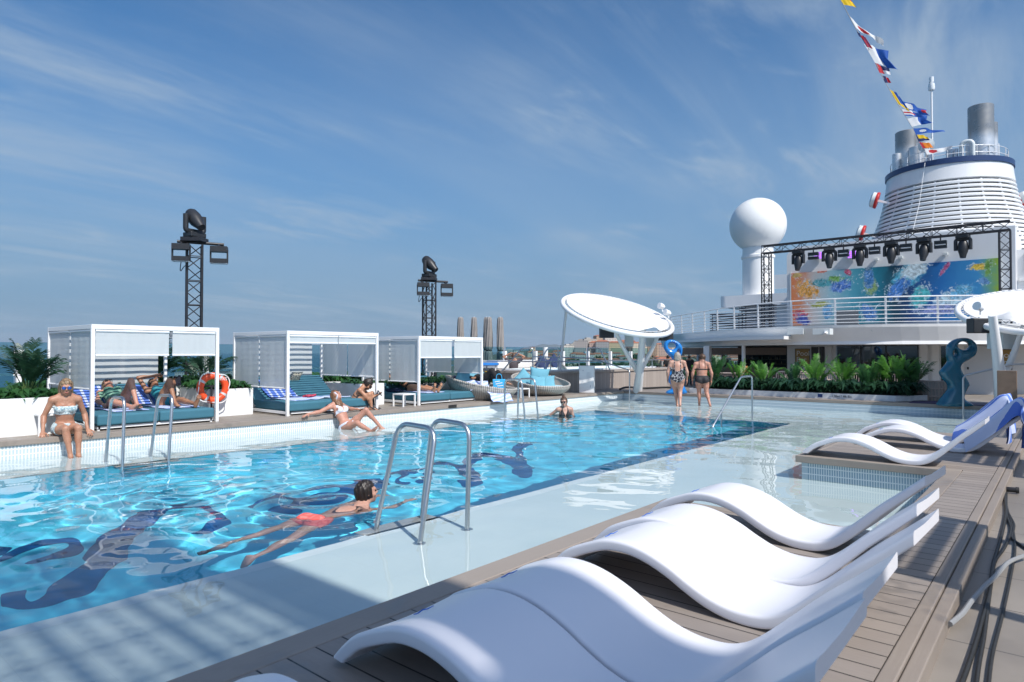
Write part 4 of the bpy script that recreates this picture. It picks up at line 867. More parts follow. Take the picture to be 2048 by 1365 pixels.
# ------------------------------------------------------------------ wicker daybeds and other lounge furniture
q = NT('wicker'); o_ = q.obj(); x, y, z = q.sep(o_); ang = q.math('ARCTAN2', y, x)
a1 = q.math('SINE', q.math('ADD', q.math('MULTIPLY', ang, 46.), q.math('MULTIPLY', z, 95.))); a2 = q.math('SINE', q.math('SUBTRACT', q.math('MULTIPLY', ang, 46.), q.math('MULTIPLY', z, 95.))); wv = q.math('MULTIPLY', a1, a2)
q.set(Base_Color=q.mix(q.ramp(wv, -.75, .1), (.12, .11, .10), (.50, .47, .43)), Roughness=.6); q.bump(wv, .6, .012)
mat('aqua_cushion', (.13, .36, .46), .8, noise=.06, bump=.2, bscale=200); mat('pale_aqua', (.42, .62, .68), .8, noise=.05); mat('navy_cushion', (.02, .035, .10), .8, noise=.1)
def pod(label, loc, rz, a, b_, hb, hf, group='round wicker daybeds'):
    """oval wicker shell: low lip at the front (+x), high back (-x)"""
    t = thing('wicker_daybed', label, 'daybed', loc, rz, group)
    def rim(th): k = .5-.5*math.cos(th); return hf+(hb-hf)*k**1.3
    def sh(off):
        def f(s, u):
            th = 2*math.pi*s; h = rim(th); z = h*u; fl = .72+.28*math.sin(min(1, u*1.15)*math.pi/2)+.05*u; k = .5-.5*math.cos(th)
            return Vector(((a*fl-off)*math.cos(th)-.10*u*k, (b_*fl-off)*math.sin(th), z+.02))
        return f
    m = MB(); m.grid(sh(0), 64, 14); m.grid(sh(.045), 64, 14, flip=True); m.build('shell', 'wicker', t, smooth='all')
    MB().tube([sh(.022)(i/64, 1.0) for i in range(64)], .032, 8, closed=True).build('rim', 'wicker', t, smooth=True)
    MB().lathe([(0, hf*.55), (.93, hf*.55), (.97, hf*.6), (.97, hf*.98), (.93, hf*1.08), (0, hf*1.1)], n=40, M=Matrix.Diagonal((a*.86, b_*.86, 1))).build('seat_pad', 'pale_aqua', t, smooth=True)
    return t
def pillow(label, loc, rot, s, m, cat='cushion', group=None, th=.16):
    def g(sg):
        def f(u, v):
            x, y = u*2-1, v*2-1; e = (1-x**4)*(1-y**4); px = x*(1-.10*(1-y*y)); py = y*(1-.10*(1-x*x)); return Vector((px*s/2, py*s/2, sg*th/2*e**.55))
        return f
    b = MB(); b.grid(g(1), 16, 16); b.grid(g(-1), 16, 16, flip=True); o = b.build('cushion', m, smooth='all'); o.location = loc; o.rotation_euler = rot; return tag(o, label, cat, group)
# daybeds
P1 = Vector((-12.05, 13.05, D)); pod('wicker daybed covered with towels beside the third cabana', P1, R(35), .88, .76, .60, .25)
P2 = Vector((-11.95, 15.5, D)); pod('wicker daybed piled with aqua cushions', P2, R(-22), .92, .80, .60, .25)
P3 = Vector((-14.9, 19.9, D)); pod('wicker pod seat with navy cushions behind the aqua one', P3, R(-40), .75, .65, 1.0, .3)
GC = 'aqua cushions on the wicker daybeds'
Yw = YAW
pillow('large square aqua cushion standing upright on the second daybed', P2+Vector((-.30, .28, .50)), (R(78), R(8), Yw+.1), .62, 'aqua_cushion', group=GC)
pillow('pointed aqua cushion leaning at the left of the second daybed', P2+Vector((-.5, -.20, .42)), (R(70), R(42), Yw-.1), .58, 'aqua_cushion', group=GC)
pillow('low aqua cushion lying in front at the left of the second daybed', P2+Vector((.04, -.22, .36)), (R(55), R(4), Yw), .5, 'aqua_cushion', group=GC)
pillow('low aqua cushion lying in front at the right of the second daybed', P2+Vector((.08, .18, .37)), (R(50), R(-3), Yw), .5, 'aqua_cushion', group=GC)
pillow('aqua cushion at the back of the first daybed', P1+Vector((-.42, -.22, .58)), (R(65), R(20), Yw), .6, 'aqua_cushion', group=GC)
pillow('aqua cushion tucked by the cabana post on the first daybed', P1+Vector((-.32, .1, .60)), (R(70), R(50), Yw), .5, 'aqua_cushion', group=GC)
pillow('navy cushion at the left of the wicker pod seat', P3+Vector((-.1, -.35, .85)), (R(70), R(30), Yw), .5, 'navy_cushion', group='navy cushions on the wicker pod seat')
pillow('navy cushion at the right of the wicker pod seat', P3+Vector((-.1, .38, .9)), (R(70), R(48), Yw+.3), .5, 'navy_cushion', group='navy cushions on the wicker pod seat')
o = cloth(MB(), P1+Vector((.56, -.46, .30)), (.15, .62, -.0), (.36, -.14, -.30), 20, 16, .03, 4).build('towel', 'towel_pale', smooth='all'); tag(o, 'pale blue towel hanging over the front of the first daybed', 'towel')
o = cloth(MB(), P1+Vector((-.16, -.50, .52)), (.35, .45, -.02), (.42, -.25, -.22), 22, 18, .05, 8).build('towel', 'towel_pale', smooth='all'); tag(o, 'crumpled pale towel on top of the first daybed', 'towel')
towel_mat('scarf_mat', 'z', (.05, .045, .10), (.20, .18, .30), .06, .02)
o = cloth(MB(), P1+Vector((-.66, -.46, .64)), (.12, .22, .0), (.03, -.10, -.42), 12, 18, .03, 12).build('scarf', 'scarf_mat', smooth='all'); tag(o, 'dark purple scarf hanging over the rim of the first daybed', 'scarf')
q = NT('floral'); o_ = q.obj(); v = q.n('ShaderNodeTexVoronoi', {'Vector': o_, 'Scale': 24.}); cr = q.t.nodes.new('ShaderNodeValToRGB'); q.t.links.new(v.outputs['Color'], cr.inputs[0])
for p_, c_ in ((0, (.5, .02, .03)), (.35, (.02, .2, .03)), (.6, (.7, .35, .02)), (.85, (.7, .65, .55))):
    e = cr.color_ramp.elements.new(p_) if p_ else cr.color_ramp.elements[0]; e.position = p_; e.color = (*c_, 1)
cr.color_ramp.interpolation = 'CONSTANT'; q.set(Base_Color=cr.outputs[0], Roughness=.85)
q = NT('leopard'); o_ = q.obj(); v = q.n('ShaderNodeTexVoronoi', {'Vector': o_, 'Scale': 30.}).outputs['Distance']; q.set(Base_Color=q.mix(q.ramp(v, .3, .4), (.03, .03, .05), (.6, .55, .42)), Roughness=.9)
pillow('bright red green and yellow flowered cushion on the first daybed', P1+Vector((-.05, .38, .58)), (R(40), R(10), Yw), .42, 'floral', group=None, th=.14)
bg_ = thing('beach_bag', 'bright blue beach bag with white print standing on the first daybed', 'bag', P1+Vector((.62, -.05, .32)), Yw)
MB().prism([(-.15, 0), (.15, 0), (.17, .24), (-.17, .24)], -.05, .05, to=lambda x, y, z: (x, z, y)).build('bag_body', mat('bag_blue', (.05, .42, .75), .4), bg_, bevel=.012)
for s_ in (-1, 1): MB().tube(catmull([(-.08, s_*.04, .23), (-.05, s_*.04, .36), (.05, s_*.04, .36), (.08, s_*.04, .23)], 6), .008, 6).build('handle', 'bag_blue', bg_)
b = MB()
for k, (x0, z0, x1, z1) in enumerate(((-.11,.17,.02,.19),(-.09,.11,.09,.15),(-.05,.06,.11,.075))): b.bar((x0, -.0535, z0), (x1, -.0535, z1), .004, .022)
b.build('print', 'white_paint', bg_)
def side_table(label, loc, w, h, rz=0.):
    t = thing('side_table', label, 'side table', loc, rz, 'small white side tables'); MB().b2((-w/2, -w/2, h-.03), (w/2, w/2, h)).build('table_top', 'white_metal', t, bevel=.004)
    for sx in (-1, 1):
        for sy in (-1, 1): MB().b2((sx*w/2-.03*(sx > 0), sy*w/2-.03*(sy > 0), 0), (sx*w/2+.03*(sx < 0), sy*w/2+.03*(sy < 0), h-.031)).build('leg', 'white_metal', t)
side_table('low white side table left of the first cabana, behind the sitting woman', (-12.05, 3.15, D), .4, .33)
side_table('low white side table in front of the third cabana', (-11.9, 10.15, D), .38, .30)
side_table('low white side table between the third cabana and the daybed', (-12.4, 12.6, D), .42, .30, .3)
side_table('low white side table between the two wicker daybeds', (-11.75, 14.25, D), .4, .26)
# trampoline-like blue rimmed table and its stand, white cabinets behind the daybeds
tt = thing('round_table', 'round table with a bright blue rim behind the daybeds', 'table', (-15.2, 16.4, D)); MB().lathe([(0, .82), (.55, .82), (.58, .84), (.58, .90), (.54, .91), (0, .90)], n=32).build('table_top', mat('rim_blue', (.03, .22, .65), .4), tt, smooth=True)
for k in range(4): a = k*1.571+.4; MB().tube([(.45*math.cos(a), .45*math.sin(a), 0), (.5*math.cos(a), .5*math.sin(a), .82)], .022, 8).build('leg', 'white_metal', tt)
ct = thing('cabinet', 'low white cabinet with wooden front beside the standing man', 'cabinet', (-16.2, 19.3, LOW)); MB().b2((-.4, -1.3, 0), (.3, .9, 1.1)).build('body', 'tub_wood', ct); MB().b2((-.42, -1.32, 1.101), (.32, .92, 1.4)).build('top_box', 'white_paint', ct, bevel=.01)
tag(MB().tube([(-15.9, 20.9, D), (-15.9, 20.9, 1.75)], .1, 16).build('bollard', 'white_paint', smooth=True), 'white round bollard right of the standing man', 'bollard')
# lifebuoy on a rail
q = NT('lifebuoy_mat'); o_ = q.obj(); x, y, z = q.sep(o_); ang = q.math('ARCTAN2', z, y); fr = q.math('FRACT', q.math('ADD', q.math('DIVIDE', ang, math.pi/2), .42)); st = q.math('LESS_THAN', fr, .115); q.set(Base_Color=q.mix(st, (.80, .085, .02), (.55, .56, .56)), Roughness=.38)
lbp = Vector((-12.6, 5.95, .86)); lb = thing('lifebuoy', 'orange lifebuoy with silver bands and white rope', 'lifebuoy', lbp, R(-8))
rb = MB(); n_ = 48; rb.tube([(0, .235*math.cos(2*math.pi*i/n_), .235*math.sin(2*math.pi*i/n_)) for i in range(n_)], .066, 16, closed=True); rb.build('ring', 'lifebuoy_mat', lb, smooth=True)
MB().tube([Vector((.055+.012*math.sin(8*2*math.pi*i/64), (.30-.03*math.cos(4*2*math.pi*i/64+.6))*math.cos(2*math.pi*i/64), (.30-.03*math.cos(4*2*math.pi*i/64+.6))*math.sin(2*math.pi*i/64))) for i in range(64)], .010, 6, closed=True).build('grab_rope', 'white_paint', lb)
MB().tube([(.08, .07, .3), (.09, .06, .1), (.085, .07, -.14), (.085, .05, -.28)], .010, 6).build('hanging_rope', 'white_paint', lb)
text('TRS', 'lettering', 'white_paint', .085, Vector((.068, .17, .17)), (R(90), R(0), R(90)), lb, local=(0, 0, 0), ext=.001); lr = MB(); lr.b2((-.1, -.22, .02), (-.07, .22, .05)); lr.b2((-.1, -.015, -.57), (-.07, .015, .02)); lr.build('stand', 'black_metal', lb)

# ------------------------------------------------------------------ bar pavilion under the upper deck
WY = 32.4
bar = thing('bar_pavilion', 'white deckhouse with the pool bar under the rounded upper deck', 'building', (-7, WY, LOW)); BL = (-7, WY, LOW)
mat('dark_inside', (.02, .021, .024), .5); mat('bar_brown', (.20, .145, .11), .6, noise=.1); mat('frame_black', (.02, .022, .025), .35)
q = NT('window_dark'); q.set(Base_Color=(.012, .018, .024), Roughness=.03, Specular_IOR_Level=.8)
arc = [(x, 28.0+.085*min(abs(x+7.1), 6.6)**2+max(0, abs(x+7.1)-6.6)*1.0) for x in np.linspace(-19.5, 6, 46)]
top = [(x, y, 2.62) for x, y in arc]; low = [(x, y+.30, 1.86) for x, y in arc]; n = len(arc)
b = MB(); b.add(top+[(x, y+.02, 2.52) for x, y in arc]+[(x, y+.32, 1.99) for x, y in arc]+low, [q_ for k in range(3) for q_ in [(k*n+i, k*n+i+1, (k+1)*n+i+1, (k+1)*n+i) for i in range(n-1)]])
b.build('fascia', 'white_paint', bar, local=BL)
b = MB(); b.add(top+[(x, 60, 2.62) for x, y in arc], [(i, n+i, n+i+1, i+1) for i in range(n-1)]); b.build('upper_deck', mat('upper_deck_mat', (.30, .32, .34), .6), bar, local=BL)
b = MB(); b.add(low+[(x, 42, 1.86) for x, y in arc], [(i, i+1, n+i+1, n+i) for i in range(n-1)]); b.build('soffit', 'white_paint', bar, local=BL)
# thin shade canopy along the left part of the fascia
ca = [(x, y-.75) for x, y in arc if -17.0 < x < -8.7]; m_ = len(ca); cb_ = [(x, y+.35) for x, y in arc if -17.0 < x < -8.7]
b = MB(); b.prism([(x, y) for x, y in ca]+[(x, y) for x, y in cb_[::-1]], 2.08, 2.22); b.build('awning', 'white_paint', bar, local=BL)
b = MB(); b.b2((-10.15, WY, LOW), (-7.99, WY+.2, 1.86)); b.b2((-4.74, WY, LOW), (-2.95, WY+.2, 1.86)); b.b2((-3.9, WY+1.2, LOW), (4, WY+1.4, 1.86)); b.b2((-7.99, WY, LOW), (-4.74, WY+.2, .0)); b.build('wall', 'white_paint', bar, local=BL)
for x0, x1 in ((-7.95, -7.0), (-6.95, -6.0), (-5.95, -4.8)):
    MB().b2((x0, WY+.02, .0), (x1, WY+.05, 1.86)).build('window', 'window_dark', bar, local=BL); MB().b2((x1, WY-.0, .0), (x1+.05, WY+.06, 1.86)).build('mullion', 'frame_black', bar, local=BL)
for x in (-8.3, -4.55, -4.15): MB().b2((x-.12, WY-.12, LOW), (x+.14, WY+.0, 1.86)).build('column', 'white_paint', bar, local=BL)
for x0, x1 in ((-9.05, -8.75), (-8.7, -8.48)): MB().b2((x0, WY-.03, LOW), (x1, WY-.005, 1.80)).build('door', 'frame_black', bar, local=BL)
MB().b2((-3.95, WY-.03, LOW), (-3.5, WY-.003, 1.8)).build('window', 'window_dark', bar, local=BL)
dr = MB().b2((-3.15, WY-.03, LOW), (-2.2, WY-.004, 1.80)).build('door', mat('door_grey', (.55, .57, .59), .4), bar, local=BL); MB().b2((-3.05, WY-.07, .85), (-3.0, WY-.03, .95)).build('handle', 'frame_black', dr, local=BL)
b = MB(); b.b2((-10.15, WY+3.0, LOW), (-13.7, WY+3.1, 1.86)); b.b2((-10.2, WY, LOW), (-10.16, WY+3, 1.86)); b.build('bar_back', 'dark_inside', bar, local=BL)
MB().b2((-16.0, WY+.05, 1.42), (-10.16, WY+.4, 1.78)).build('bar_lintel', 'bar_brown', bar, local=BL)
MB().b2((-14.8, WY, LOW), (-10.2, WY+.5, .82)).build('bar_counter', 'bar_brown', bar, local=BL)
b = MB(); r_ = random.Random(4)
for k in range(46): x = -13.5+3.2*r_.random(); z = r_.choice((.95, 1.18)); h_ = .12+.08*r_.random(); b.lathe([(0, z), (.025, z), (.025, z+h_*.6), (.01, z+h_*.75), (.01, z+h_)], (x, WY+2.9, 0), 7)
b.b2((-13.6, WY+2.8, .92), (-10.2, WY+3, .95)); b.b2((-13.6, WY+2.8, 1.15), (-10.2, WY+3, 1.18)); o = b.build('bottle_shelf', mat('bottle', (.18, .15, .10), .15, noise=.5, nscale=4), bar, local=BL)
MB().b2((-12.0, WY+.6, .82), (-11.2, WY+.62, 1.42)).build('glass_screen', 'tinted_glass', bar, local=BL)
tag(MB().tube([(-11.3, 29.9, LOW), (-11.3, 29.9, 1.95)], .085, 16).build('column', 'white_metal', smooth=True), 'round white column in front of the bar opening', 'column')
tag(MB().b2((-13.6, 30.7, LOW), (-13.3, 31.0, 1.86)).build('column', 'white_paint', bevel=.01), 'square white column at the left of the bar', 'column')
mat('sign_gold', (.38, .24, .07), .4, noise=.08)
def sign(label, c_, w, h):
    t = thing('bar_sign', label, 'sign', c_, 0, 'gold bar signs'); MB().b2((-w/2-.02, -.03, -h/2-.02), (w/2+.02, 0, h/2+.02)).build('frame', 'frame_black', t); MB().b2((-w/2, -.036, -h/2), (w/2, -.031, h/2)).build('panel', 'sign_gold', t)
    text('Pool', 'lettering', 'white_paint', h*.42, (-w*.43, -.038, h*.23), (R(90), 0, 0), t, local=(0, 0, 0), align='LEFT'); text('Bar', 'lettering', 'white_paint', h*.42, (-w*.43, -.038, -h*.14), (R(90), 0, 0), t, local=(0, 0, 0), align='LEFT')
sign('gold Pool Bar sign on the white wall above the palms', (-9.45, WY-.005, 1.31), .62, .78); sign('gold Pool Bar sign half hidden behind the right canopy mast', (-2.0, WY+1.19, 1.25), .66, .8)
for u_ in (1595, 1647, 1885):
    c_ = Vector(atd(u_-3, 664, 25.6 if u_ != 1595 else 27.0)); o = MB().b2((-.32, -.12, -.12), (.32, .35, .12)).build('wall_unit', 'grey_box', bar, bevel=.01); o.location = c_-Vector(BL)
for u_, v_ in ((1742, 658), (1757, 668), (1652, 664)):
    c_ = Vector(atd(u_, v_, 25.4)); b = MB(); b.box((0, .05, 0), (.1, .2, .1)); b.tube([(0, 0, -.02), (0, -.1, -.1)], [.06, .075], 10); o = b.build('camera_dome', 'white_paint' if u_ != 1742 else 'grey_box', bar, smooth=True); o.location = c_-Vector(BL)
# railing along the rounded deck edge
rl = thing('deck_railing', 'white horizontal bar railing along the rounded upper deck edge', 'railing', (-7, 28, 2.62)); RL = (-7, 28, 2.62)
ra = [Vector((x, y+.08, 2.62)) for x, y in arc]; lens = [0]
for a_, b_ in zip(ra, ra[1:]): lens.append(lens[-1]+(b_-a_).length)
for k in range(7): h_ = (1.05, .87, .71, .55, .39, .23, .10)[k]; MB().tube([p+Vector((0, -.0, h_)) for p in ra], .026 if k == 0 else .014, 6).build('rail_bar', 'white_metal', rl, local=RL)
s_ = .4
while s_ < lens[-1]:
    i = max(j for j in range(len(lens)) if lens[j] <= s_); i = min(i, len(ra)-2); p = ra[i].lerp(ra[i+1], (s_-lens[i])/(lens[i+1]-lens[i])); b = MB(); b.bar(p+Vector((0, .05, -.06)), p+Vector((0, -.02, 1.05)), .07, .025, up=(0, 1, 0)); b.build('post', 'white_metal', rl, local=RL); s_ += 1.75
# ------------------------------------------------------------------ superstructure, stage screen, truss with lamps
sb = thing('deckhouse', 'tall white deckhouse wall carrying the mural and stage lights', 'building', (-7, 40, 2.62)); SL = (-7, 40, 2.62)
q = NT('hull_white'); o_ = q.obj(); x, y, z = q.sep(o_); q.set(Base_Color=q.mix(q.ramp(q.noise(q.comb(q.math('MULTIPLY', x, 1.), y, q.math('MULTIPLY', z, .25)), .9, 5), .35, .75), (.78, .78, .78), (.70, .71, .72)), Roughness=.4)
b = MB(); b.prism([(-11.9, 2.62), (-11.9, 7.0), (-11.7, 7.3), (-11.3, 7.42), (-1.7, 7.42), (-1.7, 2.62)], 38.05, 44, to=lambda x, y, z: (x, z, y)); b.build('wall', 'hull_white', sb, local=SL)
b = MB(); b.b2((-1.698, 39.0, 2.62), (6, 46, 6.4)); b.b2((-1.6, 38.9, 4.9), (2, 39.0, 5.05)); b.build('side_block', 'hull_white', sb, local=SL)
MB().b2((-1.4, 38.94, 5.3), (.2, 38.99, 6.2)).build('window', 'window_dark', sb, local=SL)
for x_ in (-7.4, -6.3, -4.4): o = MB().box((0, 0, 0), (.2, .16, .14)).build('wall_camera', 'grey_box', sb, bevel=.02); o.location = Vector((x_, 37.95, 6.35))-Vector(SL)
q = NT('mural'); o_ = q.obj(); x, y, z = q.sep(o_); sx = q.math('DIVIDE', q.math('ADD', x, 4.68), 9.36); n1 = q.noise(o_, 1.1, 6, .6, 1.2)
gx = q.math('ADD', sx, q.math('MULTIPLY', q.math('SUBTRACT', n1, .5), .10)); cr = q.t.nodes.new('ShaderNodeValToRGB'); q.t.links.new(gx, cr.inputs[0]); els = [(0, (.72, .22, .08)), (.055, (.66, .25, .12)), (.12, (.55, .50, .48)), (.22, (.32, .52, .58)), (.33, (.09, .36, .46)), (.45, (.015, .19, .27)), (.54, (.006, .05, .085)), (.62, (.008, .05, .17)), (.75, (.015, .15, .42)), (.92, (.05, .28, .55)), (.965, (.16, .38, .22)), (1., (.30, .46, .05))]
cr.color_ramp.elements.remove(cr.color_ramp.elements[1])
for i_, (p_, c_) in enumerate(els):
    e = cr.color_ramp.elements[0] if i_ == 0 else cr.color_ramp.elements.new(p_); e.position = p_; e.color = (*c_, 1)
colr = cr.outputs[0]; dn = q.noise(o_, 4.5, 8, .75, .6); dn2 = q.noise(o_, 1.9, 6, .65, 1.6)
BL_ = [(.09,.32,.07,.20,.3,(.8,.35,.02)),(.22,.20,.12,.10,-.35,(.02,.30,.36)),(.27,.30,.06,.12,-.5,(.03,.16,.55)),(.24,.16,.05,.06,.3,(.16,.42,.06)),(.42,.30,.035,.24,.2,(.25,.40,.10)),(.415,.20,.03,.2,0.,(.03,.22,.55)),(.61,.16,.07,.30,-.62,(.03,.42,.60)),(.63,.10,.06,.16,-.6,(.62,.75,.80)),(.56,.42,.05,.20,-.6,(.02,.20,.62)),(.66,.56,.05,.20,-.3,(.04,.50,.52)),(.80,.62,.08,.14,-.5,(.55,.75,.85)),(.84,.52,.06,.12,-.5,(.10,.45,.7)),(.74,.80,.10,.10,-.3,(.25,.30,.62)),(.31,.05,.02,.07,.3,(.55,.04,.14)),(.77,.12,.015,.14,-.6,(.45,.05,.20)),(.92,.12,.05,.06,.2,(.85,.55,.02)),(.955,.13,.018,.16,-.2,(.15,.35,.03)),(.935,.36,.022,.07,.5,(.10,.28,.55)),(.05,.82,.05,.14,.6,(.60,.03,.04)),(.07,.90,.04,.12,.6,(.03,.08,.45)),(.16,.62,.06,.06,0.,(.40,.42,.04)),(.20,.75,.03,.14,0.,(.10,.35,.62)),(.41,.80,.04,.16,.4,(.03,.20,.55)),(.17,.0,.03,.04,0.,(.65,.12,.04)),(.03,.05,.03,.05,0.,(.6,.4,.1))]
uz = q.math('DIVIDE', q.math('SUBTRACT', 1.46, z), 2.92)
sw_ = q.noise(o_, 3.2, 7, .7, 2.2); dn3 = q.noise(o_, 3.6, 7, .62, 1.6)
for (cx, cz, rx, rz_, sk, cc) in BL_:
    rx *= 1.05; rz_ *= 1.05
    dx = q.math('SUBTRACT', sx, cx); dz = q.math('SUBTRACT', uz, cz); dx = q.math('ADD', dx, q.math('MULTIPLY', dz, sk*-.26)); e2 = q.math('ADD', q.math('POWER', q.math('ABSOLUTE', q.math('DIVIDE', dx, rx)), 2.), q.math('POWER', q.math('ABSOLUTE', q.math('DIVIDE', dz, rz_)), 2.))
    k_ = q.math('ADD', e2, q.math('MULTIPLY', q.math('SUBTRACT', dn2, .5), 3.0)); k_ = q.math('ADD', k_, q.math('MULTIPLY', q.math('SUBTRACT', dn, .5), 1.4))
    spl = q.math('ADD', q.math('MULTIPLY', e2, .55), q.math('MULTIPLY', q.math('SUBTRACT', dn3, .5), 7.)); spl = q.math('ADD', spl, q.math('MULTIPLY', q.math('SUBTRACT', sw_, .5), 5.)); colr = q.mix(q.ramp(spl, -.35, .25, .7, 0.), colr, (.66, .76, .80))
    inner = q.mix(q.ramp(sw_, .38, .62), tuple(v*.55 for v in cc), tuple(min(1, v*1.1+.10) for v in cc)); inner = q.mix(q.ramp(dn3, .56, .66, 0., .6), inner, (.7, .8, .82)); colr = q.mix(q.ramp(k_, .35, 1.0, 1., 0.), colr, inner)
q.set(Base_Color=colr, Roughness=.35)
ms = thing('mural_screen', 'large mural of orange, teal and blue paint splashes behind the stage truss', 'mural', (-6.97, 37.98, 4.5)); MB().b2((-4.68, 0, -1.46), (4.68, .05, 1.46)).build('mural_panel', 'mural', ms)
MB().b2((-4.75, .0, -1.55), (-4.685, .06, 1.5)).build('frame', 'grey_box', ms); MB().b2((4.685, .0, -1.55), (4.75, .06, 1.5)).build('frame', 'grey_box', ms)
tag(MB().b2((-9.15, 37.2, 2.62), (-8.15, 37.5, 3.75)).build('equipment_cabinet', mat('grey_cab', (.24, .23, .22), .6, noise=.06), bevel=.02), 'grey equipment cabinet standing before the mural', 'cabinet')
TY = 36.5; sg_ = thing('stage_truss', 'black goalpost truss spanning the mural', 'truss', (-7, TY, 2.62)); TL = (-7, TY, 2.62); U3, V3 = Vector((1, 0, 0)), Vector((0, 1, 0))
b = MB(); truss(b, (-12.7, TY, 7.2), (-1.8, TY, 7.2), .40, V3, Z3, .035, .5, .016); b.build('beam', 'black_metal', sg_, local=TL)
for x_ in (-12.5, -2.0): b = MB(); truss(b, (x_, TY, 2.63), (x_, TY, 7.0), .40, U3, V3, .035, .42, .016); b.build('upright', 'black_metal', sg_, local=TL)
for x_ in (-10.81, -9.27, -7.84, -6.45, -5.08, -3.54):
    t = thing('stage_lamp', ['black stage lamp furthest left on the truss','second black stage lamp from the left on the truss','third black stage lamp from the left','fourth black stage lamp from the left','fifth black stage lamp, left of the rightmost one','rightmost black stage lamp on the truss'][[-10.81,-9.27,-7.84,-6.45,-5.08,-3.54].index(x_)], 'stage lamp', (x_, TY, 6.95), 0, 'stage lamps hanging from the truss')
    moving_head(t, (x_, TY-.05, 6.95), 1.22, random.uniform(-.3, .3), R(172+random.uniform(-10, 10)), (x_, TY, 6.95), -1); MB().tube([(x_, TY, 6.94), (x_, TY, 7.1)], .05, 8).build('clamp', 'black_metal', t, local=(x_, TY, 6.95))
for k, x_ in enumerate((-10.06, -8.61, -7.19, -5.83, -4.42)):
    t = thing('wash_lamp', 'flat black wash lamp %s' % ['between the first and second stage lamps','between the second and third stage lamps','between the third and fourth stage lamps','between the fourth and fifth stage lamps','between the fifth and rightmost stage lamps'][k], 'wash lamp', (x_, TY, 6.8), 0, 'flat wash lamps hanging from the truss')
    b = MB(); b.b2((-.25, -.12, -.16), (.25, .12, .0)); b.b2((-.25, -.12, -.36), (.25, .12, -.22)); b.b2((-.25, -.04, -.24), (-.21, .04, -.1)); b.b2((.21, -.04, -.24), (.25, .04, -.1)); b.build('lamp_body', 'black_plastic', t, bevel=.01); MB().tube([(0, 0, 0), (0, 0, .3)], .03, 8).build('hook', 'black_metal', t); MB().b2((-.2, -.125, -.2), (.2, -.1, -.18)).build('reflector', 'lens_glass', t)
q = NT('purple_light'); q.set(Base_Color=(.3, .2, .4), Emission_Color=(.45, .12, .9), Emission_Strength=1.6)
for k, u_ in enumerate((1637, 1705)):
    c_ = ony(u_, 512-k*2, 38.0); t = thing('led_panel', 'small lit purple lamp panel on the wall %s' % ('left, near the first lamps' if k == 0 else 'beside the third stage lamp'), 'lamp', c_, 0, 'lit purple lamp panels'); MB().b2((-.22, -.14, -.2), (.22, 0, .2)).build('housing', 'grey_box', t)
    b = MB()
    for i in range(4):
        for j in range(4): b.box((-.15+.1*i, -.145, -.14+.095*j), (.08, .01, .075))
    b.build('led_cells', 'purple_light', t)
# stacked sun loungers on the upper deck
GS = 'dark sun loungers stacked on the upper deck'
def stack_lounger():
    t = thing('stacked_lounger', '', 'sun lounger', (0, 0, 0), 0, GS); b = MB(); b.b2((-.9, -.3, .08), (.9, -.26, .13)); b.b2((-.9, .26, .08), (.9, .3, .13)); b.b2((-.9, -.26, .08), (-.86, .26, .13)); b.b2((.86, -.26, .08), (.9, .26, .13)); b.build('frame', mat('rack_blue', (.03, .04, .06), .5), t)
    MB().b2((-.84, -.25, .10), (.84, .25, .115)).build('sling', 'black_rubber', t)
    for sx in (-.75, .75):
        for sy in (-.28, .28): MB().b2((sx-.02, sy-.015, -.03), (sx+.02, sy+.015, .079)).build('leg', 'rack_blue', t)
    return t
pr = stack_lounger(); pr['label'] = 'dark lounger at the bottom of the right stack'; pos = []
for k in range(11): pos.append((-12.6, 35.4, 2.66+.13*k, 'dark sun lounger in the tall stack behind the railing, %s from the bottom' % ['lowest','second','third','fourth','fifth','sixth','seventh','eighth','ninth','tenth','topmost, eleventh'][k]))
for k in range(8): pos.append((-14.35, 35.6, 2.66+.13*k, 'dark sun lounger in the lower stack at the left, %s from the bottom' % ['lowest','second','third','fourth','fifth','sixth','seventh','topmost, eighth'][k]))
for k, (x_, y_, z_, l_) in enumerate(pos):
    r_ = pr if k == 0 else dup(pr, (0, 0, 0)); r_.location = (x_, y_, z_); r_['label'] = l_
# radome
rd = thing('radome', 'big white radome ball on a round pedestal', 'radome', (-16.05, 45.2, 5.4)); RDL = (-16.05, 45.2, 5.4)
q = NT('radome_white'); o_ = q.obj(); x, y, z = q.sep(o_); q.set(Base_Color=q.mix(q.math('MULTIPLY', q.math('LESS_THAN', q.math('ABSOLUTE', q.math('SUBTRACT', z, 4.9)), .025), .12), (.80, .80, .78), (.5, .5, .5)), Roughness=.32)
MB().ell((0, 0, 4.88), (1.86, 1.86, 1.86), nu=48, nv=32).build('dome', 'radome_white', rd, smooth=True)
MB().lathe([(0, 0), (1.02, 0), (1.02, 2.55), (1.10, 2.6), (1.10, 2.75), (1.02, 2.8), (1.0, 3.3), (0, 3.3)], n=32).build('pedestal', 'white_paint', rd, smooth=True)
b = MB(); b.prism(rrect(-2.2, 6.5, -1.5, 3, .5), -.75, 0.); b.build('platform', 'hull_white', rd); MB().b2((-.6, -.9, -2.8), (6, 2.5, -.75)).build('support', 'hull_white', rd)
MB().b2((1.6, -1.51, .3), (2.6, -1.4, 1.2)).build('locker', 'white_paint', rd)
